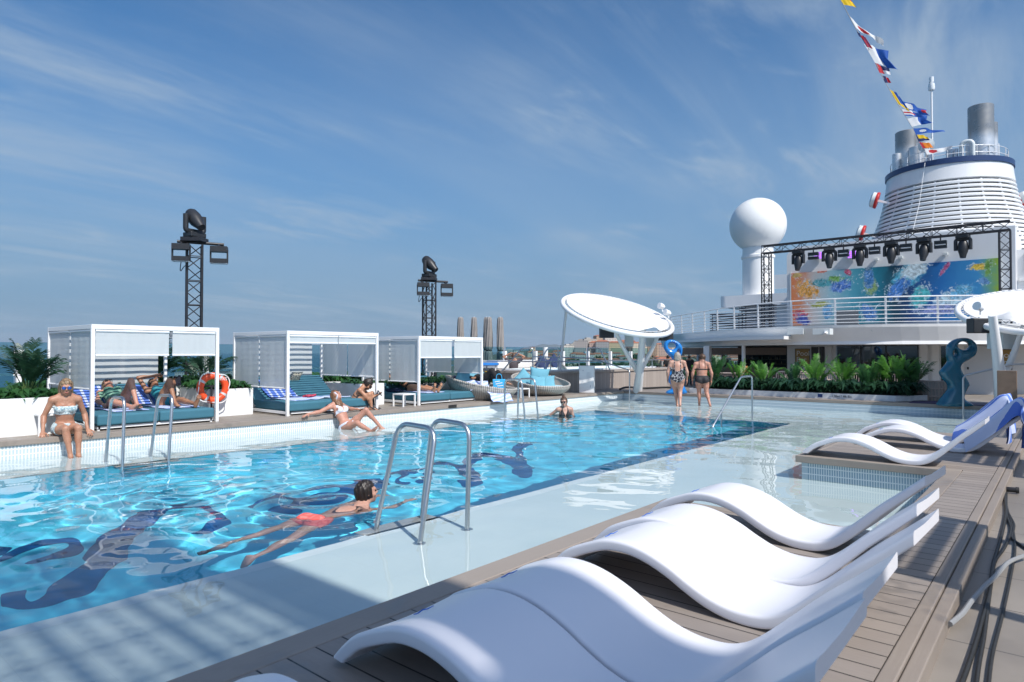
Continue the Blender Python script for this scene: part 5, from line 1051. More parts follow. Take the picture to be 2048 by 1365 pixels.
# ------------------------------------------------------------------ funnel
fu = thing('ship_funnel', 'white louvred ship funnel with a navy rim', 'funnel', (-7.0, 61.9, 2.62)); FZ = 2.62
def fr_(z):                                                          # outer radius at height z (world)
    t_ = (15.6-z)/8.0; return 4.22+.20*t_+2.9*max(0, t_)**2.0
MB().lathe([(fr_(z)-.28, z-FZ) for z in np.linspace(8.4, 14.6, 24)], n=72).build('inner_wall', mat('funnel_inner', (.30, .31, .32), .6), fu, smooth=True)
MB().lathe([(fr_(14.35)-.28, 14.35-FZ), (fr_(14.4)+.02, 14.4-FZ), (fr_(15.0), 15.0-FZ), (4.2, 15.55-FZ)], n=72).build('upper_band', 'hull_white', fu, smooth=True)
MB().lathe([(4.2, 15.55-FZ), (4.3, 15.56-FZ), (4.3, 15.95-FZ), (4.15, 16.0-FZ), (0, 15.9-FZ)], n=72).build('navy_rim', mat('navy_paint', (.02, .045, .13), .35), fu, smooth=True)
z = 14.2; 
while z > 8.6:
    r_ = fr_(z); MB().lathe([(r_-.26, z+.06-FZ), (r_+.0, z-FZ), (r_+.05, z-.05-FZ), (r_+.05, z-.175-FZ), (r_-.0, z-.215-FZ), (r_-.26, z-.10-FZ)], n=72).build('louvre', 'white_metal', fu, smooth=30); z -= .345
for k in range(18): a = 2*math.pi*(k+.3)/18; b = MB(); b.tube([((fr_(zz)-.16)*math.cos(a), (fr_(zz)-.16)*math.sin(a), zz-FZ) for zz in np.linspace(14.3, 8.7, 12)], .07, 6); b.build('louvre_rib', 'white_metal', fu)
MB().lathe([(fr_(8.5), 8.5-FZ), (fr_(8.5)+.2, 8.2-FZ), (fr_(8.5)+.5, 5-FZ), (fr_(8.5)+.5, 0)], n=72).build('skirt', 'hull_white', fu, smooth=True)
q = NT('exhaust_steel'); o_ = q.obj(); x, y, z = q.sep(o_); q.set(Base_Color=q.mix(q.ramp(z, 14.6, 15.6), (.62, .64, .66), (.30, .30, .295)), Metallic=.55, Roughness=q.ramp(q.noise(o_, 2., 4), .3, .7, .25, .45))
for (dx, dy, r_, z1) in [(a*.86, b*.86, c*.84, d) for a, b, c, d in ((2.75, -2.2, .98, 20.0), (2.1, -2.7, .45, 17.2), (3.55, -1.4, .36, 18.8), (3.7, -1.2, .30, 17.2), (-2.9, -1.8, 1.0, 19.2), (-3.6, -2.6, .40, 17.4), (-2.0, -2.9, .62, 17.6), (-1.2, -1.6, .3, 17.5), (.5, -1.2, .45, 17.3), (.9, -1.9, .18, 17.2), (-1.5, -1.8, .3, 16.9))]:
    MB().lathe([(r_, 13.2), (r_, z1-FZ-.04), (r_-.04, z1-FZ), (r_-.12, z1-FZ), (r_-.12, z1-FZ-1)], (dx, dy, 0), 24).build('exhaust_pipe', 'exhaust_steel', fu, smooth=True)
MB().tube(fillet([(1.3, -3.5, 13.2), (1.3, -3.5, 14.5), (2.0, -3.5, 14.5), (2.0, -3.5, 13.2)], .35), .15, 10).build('vent_pipe', 'grey_box', fu, smooth=True)
MB().tube([(-.55, -3.4, 13.2), (-.55, -3.4, 19.0)], .065, 10).build('mast', 'white_metal', fu, smooth=True); b = MB(); b.lathe([(0, 19.4), (.2, 19.4), (.24, 19.1), (.2, 18.9), (0, 18.85)], (-.55, -3.4, 0), 12); b.lathe([(0, 19.95), (.16, 19.9), (.16, 19.5), (0, 19.42)], (-.55, -3.4, 0), 12); b.build('mast_light', 'lens_glass', fu, smooth=True)
b = MB(); b.lathe([(.05, .7), (.12, .4), (.22, .12), (.55, 0)], (-.9, -3.6, 14.7), 20, M=Matrix.Rotation(R(98), 3, 'X')); b.build('horn', 'grey_box', fu, smooth=True)
b = MB()
for k in range(26):
    a = 2*math.pi*k/26; b.tube([(3.9*math.cos(a), 3.9*math.sin(a), 13.3), (3.9*math.cos(a), 3.9*math.sin(a), 14.2)], .03, 5)
for h_ in (13.7, 14.2): b.tube([(3.9*math.cos(2*math.pi*k/52), 3.9*math.sin(2*math.pi*k/52), h_) for k in range(52)], .025, 5, closed=True)
b.tube([(-1.3, -3.9, 13.2), (-1.2, -3.7, 14.6)], .03, 5); b.tube([(-.6, -3.9, 13.2), (-.7, -3.7, 14.6)], .03, 5); b.build('guard_rail', 'white_metal', fu)
MB().tube([(-.9, -4.35, 13.2), (-1.25, -4.75, 10), (-2.0, -6.0, 5.5)], .025, 5).build('rope', 'white_paint', fu)
mat('red_paint', (.55, .025, .02), .35)
for (u_, v_, lb, sg) in ((1756, 402, 'red faced flood lamp on the left flank of the funnel', -1), (1728, 468, 'red faced flood lamp low at the left of the funnel', -1), (2040, 402, 'red faced flood lamp on the right flank of the funnel', 1)):
    c_ = Vector(atd(u_, v_, 52)); t = thing('flood_lamp', lb, 'flood lamp', c_, 0, 'red faced flood lamps on the funnel'); M = Matrix.Rotation(R(80*sg), 3, 'Z') @ Matrix.Rotation(R(72), 3, 'X')
    MB().lathe([(0, .0), (.62, .0), (.66, .08), (.62, .2)], n=24, M=M).build('red_face', 'red_paint', t, smooth=True); MB().lathe([(.60, .18), (.60, .45), (.4, .55), (0, .55)], n=24, M=M).build('housing', 'grey_box', t, smooth=True); MB().bar((0, 0, 0), (-sg*.8, .1, -.3), .16).build('bracket', 'white_metal', t)
# ------------------------------------------------------------------ signal flags on their halyard
HL = [(1676,-10,30),(1698,32,31.5),(1718,68,33),(1740,102,34.5),(1762,148,36.5),(1778,178,38),(1800,216,40),(1830,264,44),(1852,305,49),(1866,345,55)]
hp = [Vector(atd(*h)) for h in HL]
tag(MB().tube(catmull([atd(1640, -70, 27)]+hp, 6), .018, 5).build('halyard', mat('rope_grey', (.5, .5, .5), .7)), 'thin halyard line carrying the signal flags above the funnel', 'rope')
FC = {'y': (.85, .55, .01), 'r': (.55, .02, .03), 'w': (.80, .80, .80), 'b': (.015, .10, .42), 'n': (.01, .025, .11), 'o': (.80, .22, .01)}
for k_, c_ in FC.items(): 
    m = mat('flag_'+k_, c_, .75); t = m.node_tree; tr = t.nodes.new('ShaderNodeBsdfTranslucent'); tr.inputs[0].default_value = (*c_, 1); mxs = t.nodes.new('ShaderNodeMixShader'); mxs.inputs[0].default_value = .3
    t.links.new(t.nodes['Principled BSDF'].outputs[0], mxs.inputs[1]); t.links.new(tr.outputs[0], mxs.inputs[2]); t.links.new(mxs.outputs[0], t.nodes['Material Output'].inputs[0])
def flag(label, pa, pb, tip_u, tip_v, dep, pat, taper=1., notch=0., seed=0, furl=0.):
    """hoist from pixel pa to pb, flying out to a fly centred on (tip_u, tip_v); pat(u, v) -> colour key"""
    a, b_ = Vector(atd(*pa, dep)), Vector(atd(*pb, dep)); tip = Vector(atd(tip_u, tip_v, dep)); mid = (a+b_)/2; fly = tip-mid; nu, nv = 22, 14; r = random.Random(seed); ph = r.random()*6
    nrm = fly.cross(b_-a).normalized(); vs = []; fs = []; mi = []; keys = []
    for i in range(nu+1):
        for j in range(nv+1):
            u, v = i/nu, j/nv; u2 = u*(1-notch*(1-abs(2*v-1))*1.0*(u)) ; w = 1+(taper-1)*u
            p = mid+fly*u2+(b_-a)*(v-.5)*w+nrm*(.10*fly.length*math.sin(7*u+ph+1.5*v)*u+.05*fly.length*math.sin(13*u+2*ph)*u)+Vector((0, 0, -.05*fly.length*u*math.sin(5*u+ph)))
            vs.append(p)
    for i in range(nu):
        for j in range(nv):
            fs.append((i*(nv+1)+j, (i+1)*(nv+1)+j, (i+1)*(nv+1)+j+1, i*(nv+1)+j+1)); k = pat((i+.5)/nu, (j+.5)/nv)
            if k not in keys: keys.append(k)
            mi.append(keys.index(k))
    o = MB().add(vs, fs).build('signal_flag', 'flag_'+keys[0], smooth='all', fix=False, local=mid, loc=mid)
    for k in keys[1:]: o.data.materials.append(MATS['flag_'+k])
    o.data.polygons.foreach_set('material_index', mi); return tag(o, label, 'flag', 'signal flags on the halyard')
dot = lambda r, cu=.3: (lambda u, v: 'r' if ((u-cu)*2.2)**2+(v-.5)**2 < r*r else 'w')
flag('yellow and red signal flag at the very top edge', (1672,-14), (1688,10), 1706, 3, 30.4, lambda u, v: 'r' if u > .45 and v < .5 else 'y', seed=1)
flag('long white pennant with a red dot, highest on the halyard', (1698,32), (1712,56), 1769, 92, 31.8, dot(.34, .34), taper=.25, seed=2)
flag('small crumpled navy and red flag below the long white pennant', (1713,63), (1718,73), 1726, 76, 32.7, lambda u, v: 'n' if u < .6 else 'r', seed=3)
flag('narrow red and navy flag above the big white and blue one', (1719,70), (1733,94), 1738, 86, 33.4, lambda u, v: 'r' if int(u*4) % 2 else 'n', seed=4)
flag('big swallowtail flag, white at the rope and blue at the tails', (1728,88), (1750,126), 1788, 122, 34.4, lambda u, v: 'w' if u < .48 else 'b', notch=.28, seed=5, taper=1.1)
flag('red flag with a dark blue tail below the swallowtail', (1750,126), (1759,146), 1779, 143, 36, lambda u, v: 'r' if u < .45 else ('w' if v > .6 else 'n'), seed=6, taper=.7)
flag('small navy flag with a red tip', (1763,151), (1770,166), 1779, 161, 37, lambda u, v: 'n' if u < .6 else 'r', seed=7, taper=.7)
flag('yellow and blue flag in the middle of the halyard', (1778,178), (1797,209), 1810, 208, 38.6, lambda u, v: 'y' if u < .35 or v > .8 else 'b', seed=8)
flag('blue flag with a white disc above the striped one', (1806,203), (1812,218), 1855, 226, 40.5, lambda u, v: 'w' if ((u-.2)*2)**2+(v-.5)**2 < .14 else ('r' if u > .8 and .2 < v < .7 else 'b'), seed=9, notch=.15)
flag('white, red and blue striped pennant', (1804,219), (1811,232), 1850, 231, 41, lambda u, v: 'r' if .35 < v < .6 and u < .6 else ('b' if u > .5 or v > .8 else 'w'), seed=10, taper=.7)
flag('white flag with a blue end, above the blue pennant', (1815,238), (1824,254), 1858, 238, 42, lambda u, v: 'w' if u < .5 else 'b', seed=11, notch=.2)
flag('blue pennant with a white spot streaming to the right', (1826,257), (1832,270), 1885, 261, 43.5, lambda u, v: 'w' if ((u-.3)*2)**2+(v-.5)**2 < .05 else 'b', seed=12, taper=.3)
flag('blue and yellow flag below the blue pennant', (1831,269), (1837,284), 1857, 277, 45, lambda u, v: 'n' if u < .15 or v > .6 else 'y', seed=13, taper=.5)
flag('orange flag with a red hoist', (1838,284), (1846,297), 1866, 292, 46.5, lambda u, v: 'r' if u < .25 else 'o', seed=14, taper=.6)
flag('white pennant with a red dot, lowest above the horn', (1848,298), (1854,310), 1906, 297, 48.5, dot(.34, .27), taper=.35, seed=15)

# ------------------------------------------------------------------ sea, coast, town
q = NT('sea_mat'); o_ = q.obj(); nn = q.noise(o_, .002, 6); q.set(Base_Color=q.mix(nn, (.010, .055, .085), (.018, .085, .12)), Roughness=.28, IOR=1.33); q.bump(q.noise(o_, .25, 6, .65), .5, .5)
SEA = -38.0
structure(MB().add([(-30000, -30000, SEA), (30000, -30000, SEA), (30000, 30000, SEA), (-30000, 30000, SEA)], [(0, 1, 2, 3)]).build('sea', 'sea_mat', fix=False))
def pol(u, dep, z=0.): p = Vector(atd(u, 700, dep)); p.z = z; return p
q = NT('land_mat'); o_ = q.obj(); q.set(Base_Color=q.mix(q.noise(o_, .02, 6), (.05, .075, .035), (.14, .13, .10)), Roughness=.9)
def hill(u, d):                                    # height of the land behind the harbour
    e = max(0, min(1, (d-760)/900)); s = max(0, min(1, (u-880)/140))*(1-.0*max(0, (u-1600)/200)); bump_ = 17*math.exp(-((u-1235)/85)**2)+10*math.exp(-((u-1420)/120)**2)+5*math.exp(-((u-1090)/60)**2)
    return SEA+s*(6+e*34)+s*bump_*e**.8
b = MB(); us = np.linspace(860, 2100, 90); ds = np.linspace(640, 2600, 40); b.grid(lambda s, t_: (lambda u, d: pol(u, d, hill(u, d)))(860+1240*s, 640+1960*t_), 90, 40); structure(b.build('coast', 'land_mat', smooth='all'))
q = NT('far_hill'); o_ = q.obj(); q.set(Base_Color=q.mix(q.noise(o_, .0015, 6), (.035, .06, .05), (.07, .09, .07)), Roughness=.95)
for nm, prof, d_ in (('distant_hills', [(960,0),(1000,60),(1040,130),(1075,230),(1105,250),(1140,180),(1200,240),(1300,330),(1420,280),(1600,320),(2100,200)], 15500),):
    c_ = catmull([(u, h, 0) for u, h in prof], 8); b = MB(); m_ = len(c_)
    for k in range(5): b.v += [tuple(pol(p.x, d_+k*900, SEA+max(0, p.y)*[0, .55, 1, .8, 0][k]*(1+.06*math.sin(p.x*.21)))) for p in c_]
    for k in range(4): b.f += [(k*m_+i, k*m_+i+1, (k+1)*m_+i+1, (k+1)*m_+i) for i in range(m_-1)]
    structure(b.build(nm, 'far_hill', smooth='all'))
# trees on the shore: one mass of leaf clumps
r_ = random.Random(21); b = MB()
for k in range(900):
    u = r_.uniform(925, 1500); d = r_.uniform(680, 1150); p = pol(u, d, hill(u, d)); R_ = r_.uniform(3.5, 6.5)
    if d > 900 and r_.random() < .5: continue
    for j in range(26):
        v = Vector((r_.gauss(0, 1), r_.gauss(0, 1), r_.gauss(0, 1))).normalized()*R_*r_.uniform(.5, 1); c_ = p+Vector((v.x, v.y, R_+v.z*.8)); s_ = r_.uniform(1.2, 2.6); a = Vector((r_.gauss(0, 1), r_.gauss(0, 1), r_.gauss(0, 1))).normalized()*s_; e = Vector((r_.gauss(0, 1), r_.gauss(0, 1), r_.gauss(0, 1))).normalized()*s_; b.add([c_-a, c_+e, c_+a, c_-e], [(0, 1, 2, 3)])
leafmat('wood_leaf', (.02, .055, .018), (.05, .105, .03), .05)
tag(b.build('shore_trees', 'wood_leaf', fix=False), 'band of green trees along the shore below the town', 'trees', kind='stuff')
def bmat(name, wall, bay=3.2, floor=3.1):
    q = NT(name); o_ = q.obj(); x, y, z = q.sep(o_); a = q.math('ADD', x, y); fx = q.math('FRACT', q.math('DIVIDE', a, bay)); fz = q.math('FRACT', q.math('DIVIDE', z, floor)); w_ = q.math('MULTIPLY', q.math('MULTIPLY', q.math('GREATER_THAN', fx, .38), q.math('LESS_THAN', fx, .75)), q.math('MULTIPLY', q.math('GREATER_THAN', fz, .35), q.math('LESS_THAN', fz, .8)))
    bal = q.math('LESS_THAN', fz, .08); col = q.mix(q.math('MULTIPLY', bal, .4), wall, tuple(v*1.25 for v in wall)); q.set(Base_Color=q.mix(w_, col, (.05, .06, .075)), Roughness=.7)
bm_ = []
for k, c_ in enumerate(((.42, .39, .34), (.50, .43, .33), (.36, .33, .31), (.55, .52, .47), (.44, .30, .20), (.40, .36, .22), (.30, .30, .30), (.50, .36, .30))): bmat('town_wall_%d' % k, c_, 3.+.3*(k % 3), 3.0+.1*(k % 2)); bm_.append('town_wall_%d' % k)
mat('roof_tile', (.36, .13, .07), .8, noise=.2, nscale=.3); mat('roof_flat', (.32, .31, .30), .8)
GB_ = 'town buildings on the far shore'; used = {}
def house(u, d, w, dp, h, wm, tiled, label, rz=None):
    p = pol(u, d, hill(u, d)-3); t = thing('town_building', label, 'building', p, YAW+(rz if rz is not None else r_.uniform(-.5, .5)), GB_)
    MB().b2((-w/2, -dp/2, 0), (w/2, dp/2, h+3)).build('wall', wm, t); z = h+3.01
    if tiled: rh = min(w, dp)*.16; MB().add([(-w/2-.6, -dp/2-.6, z), (w/2+.6, -dp/2-.6, z), (w/2+.6, dp/2+.6, z), (-w/2-.6, dp/2+.6, z), (-w/2+dp*.3, 0, z+rh), (w/2-dp*.3, 0, z+rh)], [(0, 1, 5, 4), (2, 3, 4, 5), (1, 2, 5), (3, 0, 4), (3, 2, 1, 0)]).build('roof', 'roof_tile', t)
    else:
        MB().b2((-w/2-.3, -dp/2-.3, z), (w/2+.3, dp/2+.3, z+.7)).build('roof', 'roof_flat', t); MB().b2((-w*.2, -dp*.2, z+.71), (w*.15, dp*.2, z+3.2)).build('stair_house', wm, t)
    return t
tall = [(1135,1230,22,16,24,3,0),(1150,1250,20,16,26,0,0),(1162,1180,24,18,33,2,0),(1176,1210,26,18,34,0,0),(1190,1200,20,18,27,7,1),(1205,1190,24,18,28,6,1),(1222,1210,26,16,33,3,0),(1197,1290,16,14,36,4,1),(1233,1190,30,16,25,5,1),(1252,1230,34,16,26,7,1),(1275,1215,30,16,24,1,1),(1020,1280,30,14,16,3,0),(1032,1240,26,14,14,0,0),(1072,1220,34,18,13,1,1),(1064,1300,10,10,19,5,1),(1098,1200,30,15,10,4,1),(1118,1230,26,16,13,2,1),(1300,1260,30,18,22,4,1),(1326,1290,34,16,22,7,1),(1355,1300,30,16,22,3,1),(1390,1280,34,18,20,0,1)]
words = ['cream','tan','grey','pale','ochre','olive','dark grey','pinkish']; wm_w = {0:'greyish',1:'tan',2:'brown grey',3:'pale',4:'ochre',5:'olive yellow',6:'dark grey',7:'pink'}
ords = ['leftmost','second from the left','third from the left','fourth from the left','fifth from the left','sixth from the left','seventh from the left','eighth from the left','ninth from the left','tenth from the left']
tall.sort(key=lambda a: a[0]); cnt = {}
for (u, d, w, dp, h, k, tl_) in tall:
    key = (k, tl_); cnt[key] = cnt.get(key, -1)+1; house(u, d, w, dp, h, bm_[k], tl_, '%s %s apartment block on the hill, %s of its colour' % (wm_w[k], 'tile roofed' if tl_ else 'flat roofed', ords[cnt[key]]))
low_ = sorted([(r_.uniform(985, 1480), r_.uniform(960, 1190), r_.uniform(16, 40), r_.uniform(10, 16), r_.uniform(7, 13), r_.randrange(8)) for _ in range(46)])
for i_, (u, d, w, dp, h, k) in enumerate(low_):
    o = house(u, d, w, dp, h, bm_[k], True, 'x'); o['label'] = 'low %s house with a tiled roof in the town beyond the ship' % wm_w[k]; o['group'] = 'low %s town houses' % wm_w[k]
# harbour buildings seen between the cabanas
for (u, d, w, h, lb) in ((452, 900, 110, 15, 'long grey harbour warehouse seen between the first two cabanas'), (395, 870, 60, 13, 'grey harbour shed seen behind the orange lifebuoy')):
    p = pol(u, d, SEA+1); t = thing('warehouse', lb, 'warehouse', p, YAW); MB().b2((-w/2, 0, 0), (w/2, 30, h)).build('wall', 'town_wall_6', t); MB().b2((-w/2-1, -1, h+.01), (w/2+1, 31, h+1.4)).build('roof', 'roof_flat', t)
structure(MB().prism([tuple(pol(300, 830).xy), tuple(pol(620, 830).xy), tuple(pol(640, 1050).xy), tuple(pol(300, 1050).xy)], SEA, SEA+1.2).build('pier', mat('pier_mat', (.30, .28, .25), .9)))

# ------------------------------------------------------------------ terrace furniture behind the palms
mat('cane', (.46, .37, .32), .6, noise=.1)
def cane_chair(label, loc, rz, w=1.25, h=.78):
    t = thing('cane_chair', label, 'chair', loc, rz, 'cane armchairs on the terrace'); b = MB(); b.tube(fillet([(-w/2, 0, 0), (-w/2, 0, h), (w/2, 0, h), (w/2, 0, 0)], .16), .026, 8); b.build('back_frame', 'cane', t, smooth=True)
    b = MB()
    for k in range(1, 16): x = -w/2+w*k/16; b.tube([(x, 0, .22), (x, 0, h)], .010, 5)
    b.tube([(-w/2, 0, .22), (w/2, 0, .22)], .016, 6); b.tube([(-w/2, 0, h*.62), (w/2, 0, h*.62)], .014, 6); b.build('back_spindles', 'cane', t)
    MB().b2((-w/2+.05, .05, .24), (w/2-.05, .75, .40)).build('seat_cushion', mat('cream_cushion', (.55, .52, .48), .85), t, bevel=.03)
    for sx in (-1, 1): MB().tube(fillet([(sx*w/2, 0, .5), (sx*w/2, .75, .5), (sx*w/2, .75, 0)], .12), .024, 8).build('arm_leg', 'cane', t, smooth=True)
for k, (u, d, rz, lb) in enumerate(((1462, 25.0, 0, 'cane armchair left of the orange post'), (1605, 24.6, 0, 'cane armchair below the gold sign'), (1585, 27, .5, 'cane armchair half hidden behind another one'), (1690, 25, .1, 'cane armchair before the dark window'), (1780, 24, -.1, 'cane armchair furthest right behind the palms'))):
    p = Vector(atd(u, 750, d)); cane_chair(lb, (p.x, p.y, LOW+.12), rz)
p = Vector(atd(1532, 760, 24.2)); t = thing('terrace_table', 'white low table with a grey panel side behind the palms', 'table', (p.x, p.y, LOW)); MB().b2((-.5, -.4, .62), (.5, .4, .66)).build('table_top', 'white_metal', t); MB().b2((-.4, -.38, .25), (.4, -.36, .61)).build('side_panel', 'grey_box', t)
for sx in (-1, 1):
    for sy in (-1, 1): MB().b2((sx*.46-.02, sy*.36-.02, 0), (sx*.46+.02, sy*.36+.02, .62)).build('leg', 'white_metal', t)
bs = thing('wicker_basket', 'woven basket wall beside the teal sculpture', 'basket', (-2.75, 20.6, LOW)); b = MB()
for k in range(24): a = math.pi*(.9+1.0*k/23); b.tube([(.55*math.cos(a), .55*math.sin(a), 0), (.58*math.cos(a), .58*math.sin(a), .95)], .016, 5)
b.build('upright_canes', 'cane', bs); b = MB()
for h_ in (.15, .35, .55, .75, .95): b.tube([(.57*math.cos(math.pi*(.9+k/40)), .57*math.sin(math.pi*(.9+k/40)), h_) for k in range(41)], .02, 5)
b.build('hoops', 'cane', bs); MB().lathe([(.5, 0), (.53, .95)], n=30, a0=math.pi*.88, a1=math.pi*1.92).build('lining', mat('basket_lining', (.5, .46, .42), .8), bs)

# ------------------------------------------------------------------ out of frame: louvred shade roof and upper promenade railing that cast the shadows on the deck
sr = thing('shade_roof', 'white lattice shade roof standing over the deck beside the photographer', 'shade roof', (6, 0, LOW)); ZR = 9.0; XA, XM, XB = 1.6, 5.15, 10.6
b = MB(); b.b2((XA, .30, ZR), (XB, .73, ZR+.08)); b.build('edge_beam', 'white_paint', sr, local=(6, 0, LOW))
b = MB(); b.b2((XM, -.10, ZR+.002), (XB, .298, ZR+.07)); b.b2((XM, -6, ZR+.002), (XB, -.15, ZR+.07)); b.b2((XM, -.15, ZR+.003), (5.6, -.10, ZR+.06)); b.b2((6.3, -.15, ZR+.003), (XB, -.10, ZR+.06)); b.build('roof_panel', 'white_paint', sr, local=(6, 0, LOW))
b = MB()
for k in range(36): y_ = .23-k*.17; w_ = .045 if k % 3 == 0 else .018; b.b2((XA, y_-w_, ZR+.005), (XM-.01, y_+w_, ZR+.06))
for k in range(26): x_ = XA+.05+k*.135; w_ = .03 if k % 4 == 0 else .014; b.b2((x_-w_, -5.9, ZR+.07), (x_+w_, .295, ZR+.12))
b.build('lattice', 'white_paint', sr, local=(6, 0, LOW))
for y_ in (-5, .6): MB().tube([(9.5, y_, LOW), (9.5, y_, ZR)], .1, 10).build('post', 'white_paint', sr, local=(6, 0, LOW))
PR = 1.95; pm = thing('promenade_railing', 'white promenade railing on the upper level right of the pool', 'railing', (2.75, 8, 2.7)); PL = (2.75, 8, 2.7)
for ya_, yb_ in ((3.75, 5.35), (8.5, 9.9), (11.6, 13.2), (15.5, 17.5)):
    b = MB()
    for h_ in (.1, .28, .46, .64, .82): b.b2((PR, ya_, 2.7+h_), (PR+.06, yb_, 2.78+h_))
    b.b2((PR-.02, ya_-.06, 3.66), (PR+.08, yb_+.06, 3.76)); b.build('rail_bar', 'white_metal', pm, local=PL)
    for y_ in (ya_, yb_): MB().b2((PR-.02, y_-.05, 2.4), (PR+.95, y_+.05, 2.5)).build('bracket', 'white_metal', pm, local=PL); MB().b2((PR-.02, y_-.05, 2.5), (PR+.08, y_+.05, 3.65)).build('post', 'white_metal', pm, local=PL)
MB().b2((2.9, 3.4, 2.35), (9, 24, 2.68)).build('promenade_deck', 'white_paint', pm, local=PL)
for y_ in (4.5, 14, 23): MB().b2((5.0, y_-.15, LOW), (5.3, y_+.15, 2.35)).build('support', 'white_paint', pm, local=PL)
# ------------------------------------------------------------------ sea haze
hzm = bpy.data.materials.new('haze_air'); hzm.use_nodes = True; t_ = hzm.node_tree; t_.nodes.remove(t_.nodes['Principled BSDF']); pv_ = t_.nodes.new('ShaderNodeVolumePrincipled'); pv_.inputs['Color'].default_value = (.80, .89, 1.0, 1); pv_.inputs['Density'].default_value = 5e-5; pv_.inputs['Anisotropy'].default_value = .2
t_.links.new(pv_.outputs[0], t_.nodes['Material Output'].inputs['Volume'])
hb_ = MB().b2((-24000, -3000, SEA-1), (21000, 24000, 340)).build('haze', hzm); tag(hb_, kind='stuff')
# ------------------------------------------------------------------ people
def skin(name, c):
    q = NT(name); o_ = q.obj(); nn = q.math('ADD', q.math('MULTIPLY', q.noise(o_, 6., 5), .6), q.math('MULTIPLY', q.noise(o_, 45., 3), .4)); q.set(Base_Color=q.mix(q.ramp(nn, .35, .65), (c[0]*.90, c[1]*.82, c[2]*.80), (min(1, c[0]*1.06), c[1]*1.10, c[2]*1.12)), Roughness=q.ramp(nn, .3, .7, .42, .6), Subsurface_Weight=.12); q.b.inputs['Subsurface Radius'].default_value = (.012, .005, .003); q.b.inputs['Subsurface Scale'].default_value = 1.; q.bump(q.noise(o_, 140., 2), .08, .002)
skin('skin_tan', (.40, .205, .13)); skin('skin_fair', (.50, .29, .215)); skin('skin_red', (.48, .245, .175)); skin('skin_olive', (.46, .24, .145)); skin('skin_brown', (.34, .17, .10))
def hairm(name, c0, c1):
    q = NT(name); o_ = q.obj(); x, y, z = q.sep(o_); nn = q.noise(q.comb(q.math('MULTIPLY', x, 60.), q.math('MULTIPLY', y, 60.), q.math('MULTIPLY', z, 9.)), 1., 5); q.set(Base_Color=q.mix(q.ramp(nn, .35, .65), c0, c1), Roughness=.45); q.bump(nn, .7, .006)
hairm('hair_blond', (.12, .072, .038), (.30, .20, .11)); hairm('hair_brown', (.045, .022, .012), (.11, .06, .032)); hairm('hair_dark', (.010, .007, .005), (.03, .02, .015)); hairm('hair_grey', (.20, .175, .145), (.46, .42, .37)); hairm('hair_auburn', (.10, .045, .022), (.22, .11, .055))
def pat(name, c0, c1, sc, lo=.48, hi=.52, dist=1.5, rough=.8, kind='noise'):
    q = NT(name); o_ = q.obj(); f = q.noise(o_, sc, 3, .5, dist) if kind == 'noise' else q.n('ShaderNodeTexVoronoi', {'Vector': o_, 'Scale': sc}, feature='DISTANCE_TO_EDGE').outputs['Distance']; q.set(Base_Color=q.mix(q.ramp(f, lo, hi), c0, c1), Roughness=rough); q.bump(q.noise(o_, 60, 3), .3, .004)
pat('bikini_mint', (.66, .74, .74), (.28, .42, .47), 26, .48, .56); pat('bikini_white', (.74, .77, .83), (.58, .63, .78), 55, .5, .6); pat('suit_black_white', (.016, .017, .03), (.55, .55, .56), 13, .045, .03, kind='vor'); MATS['suit_black_white'].node_tree
mat('bikini_black', (.016, .016, .02), .7, noise=.2, nscale=40, bump=.2, bscale=60); pat('suit_green', (.05, .16, .13), (.22, .40, .30), 9, .46, .56); mat('suit_teal', (.02, .22, .28), .7); pat('shorts_coral', (.80, .12, .10), (.88, .20, .17), 10); mat('tee_grey', (.075, .062, .072), .85, noise=.12, nscale=12, bump=.35, bscale=14); mat('cloth_black', (.012, .012, .014), .85, bump=.3, bscale=20); mat('cloth_denim', (.06, .09, .16), .8)
mat('lens_blue', (.03, .12, .45), .08, metal=.6); mat('lens_dark', (.01, .01, .012), .08); mat('eye_white', (.7, .68, .66), .2); mat('iris', (.03, .02, .015), .1); mat('lip', (.45, .13, .10), .4); mat('phone_black', (.015, .015, .018), .15)
def cap(p, a, b, ra, rb):
    ba = b-a; L2 = max(ba@ba, 1e-9); t = np.clip(((p-a)@ba)/L2, 0, 1); return np.linalg.norm(p-a-t[..., None]*ba, axis=-1)-(ra+(rb-ra)*t)
def elip(p, c, M, r):
    q_ = (p-c)@M.T; k0 = np.linalg.norm(q_/r, axis=-1); k1 = np.linalg.norm(q_/(r*r), axis=-1); return k0*(k0-1)/np.maximum(k1, 1e-6)
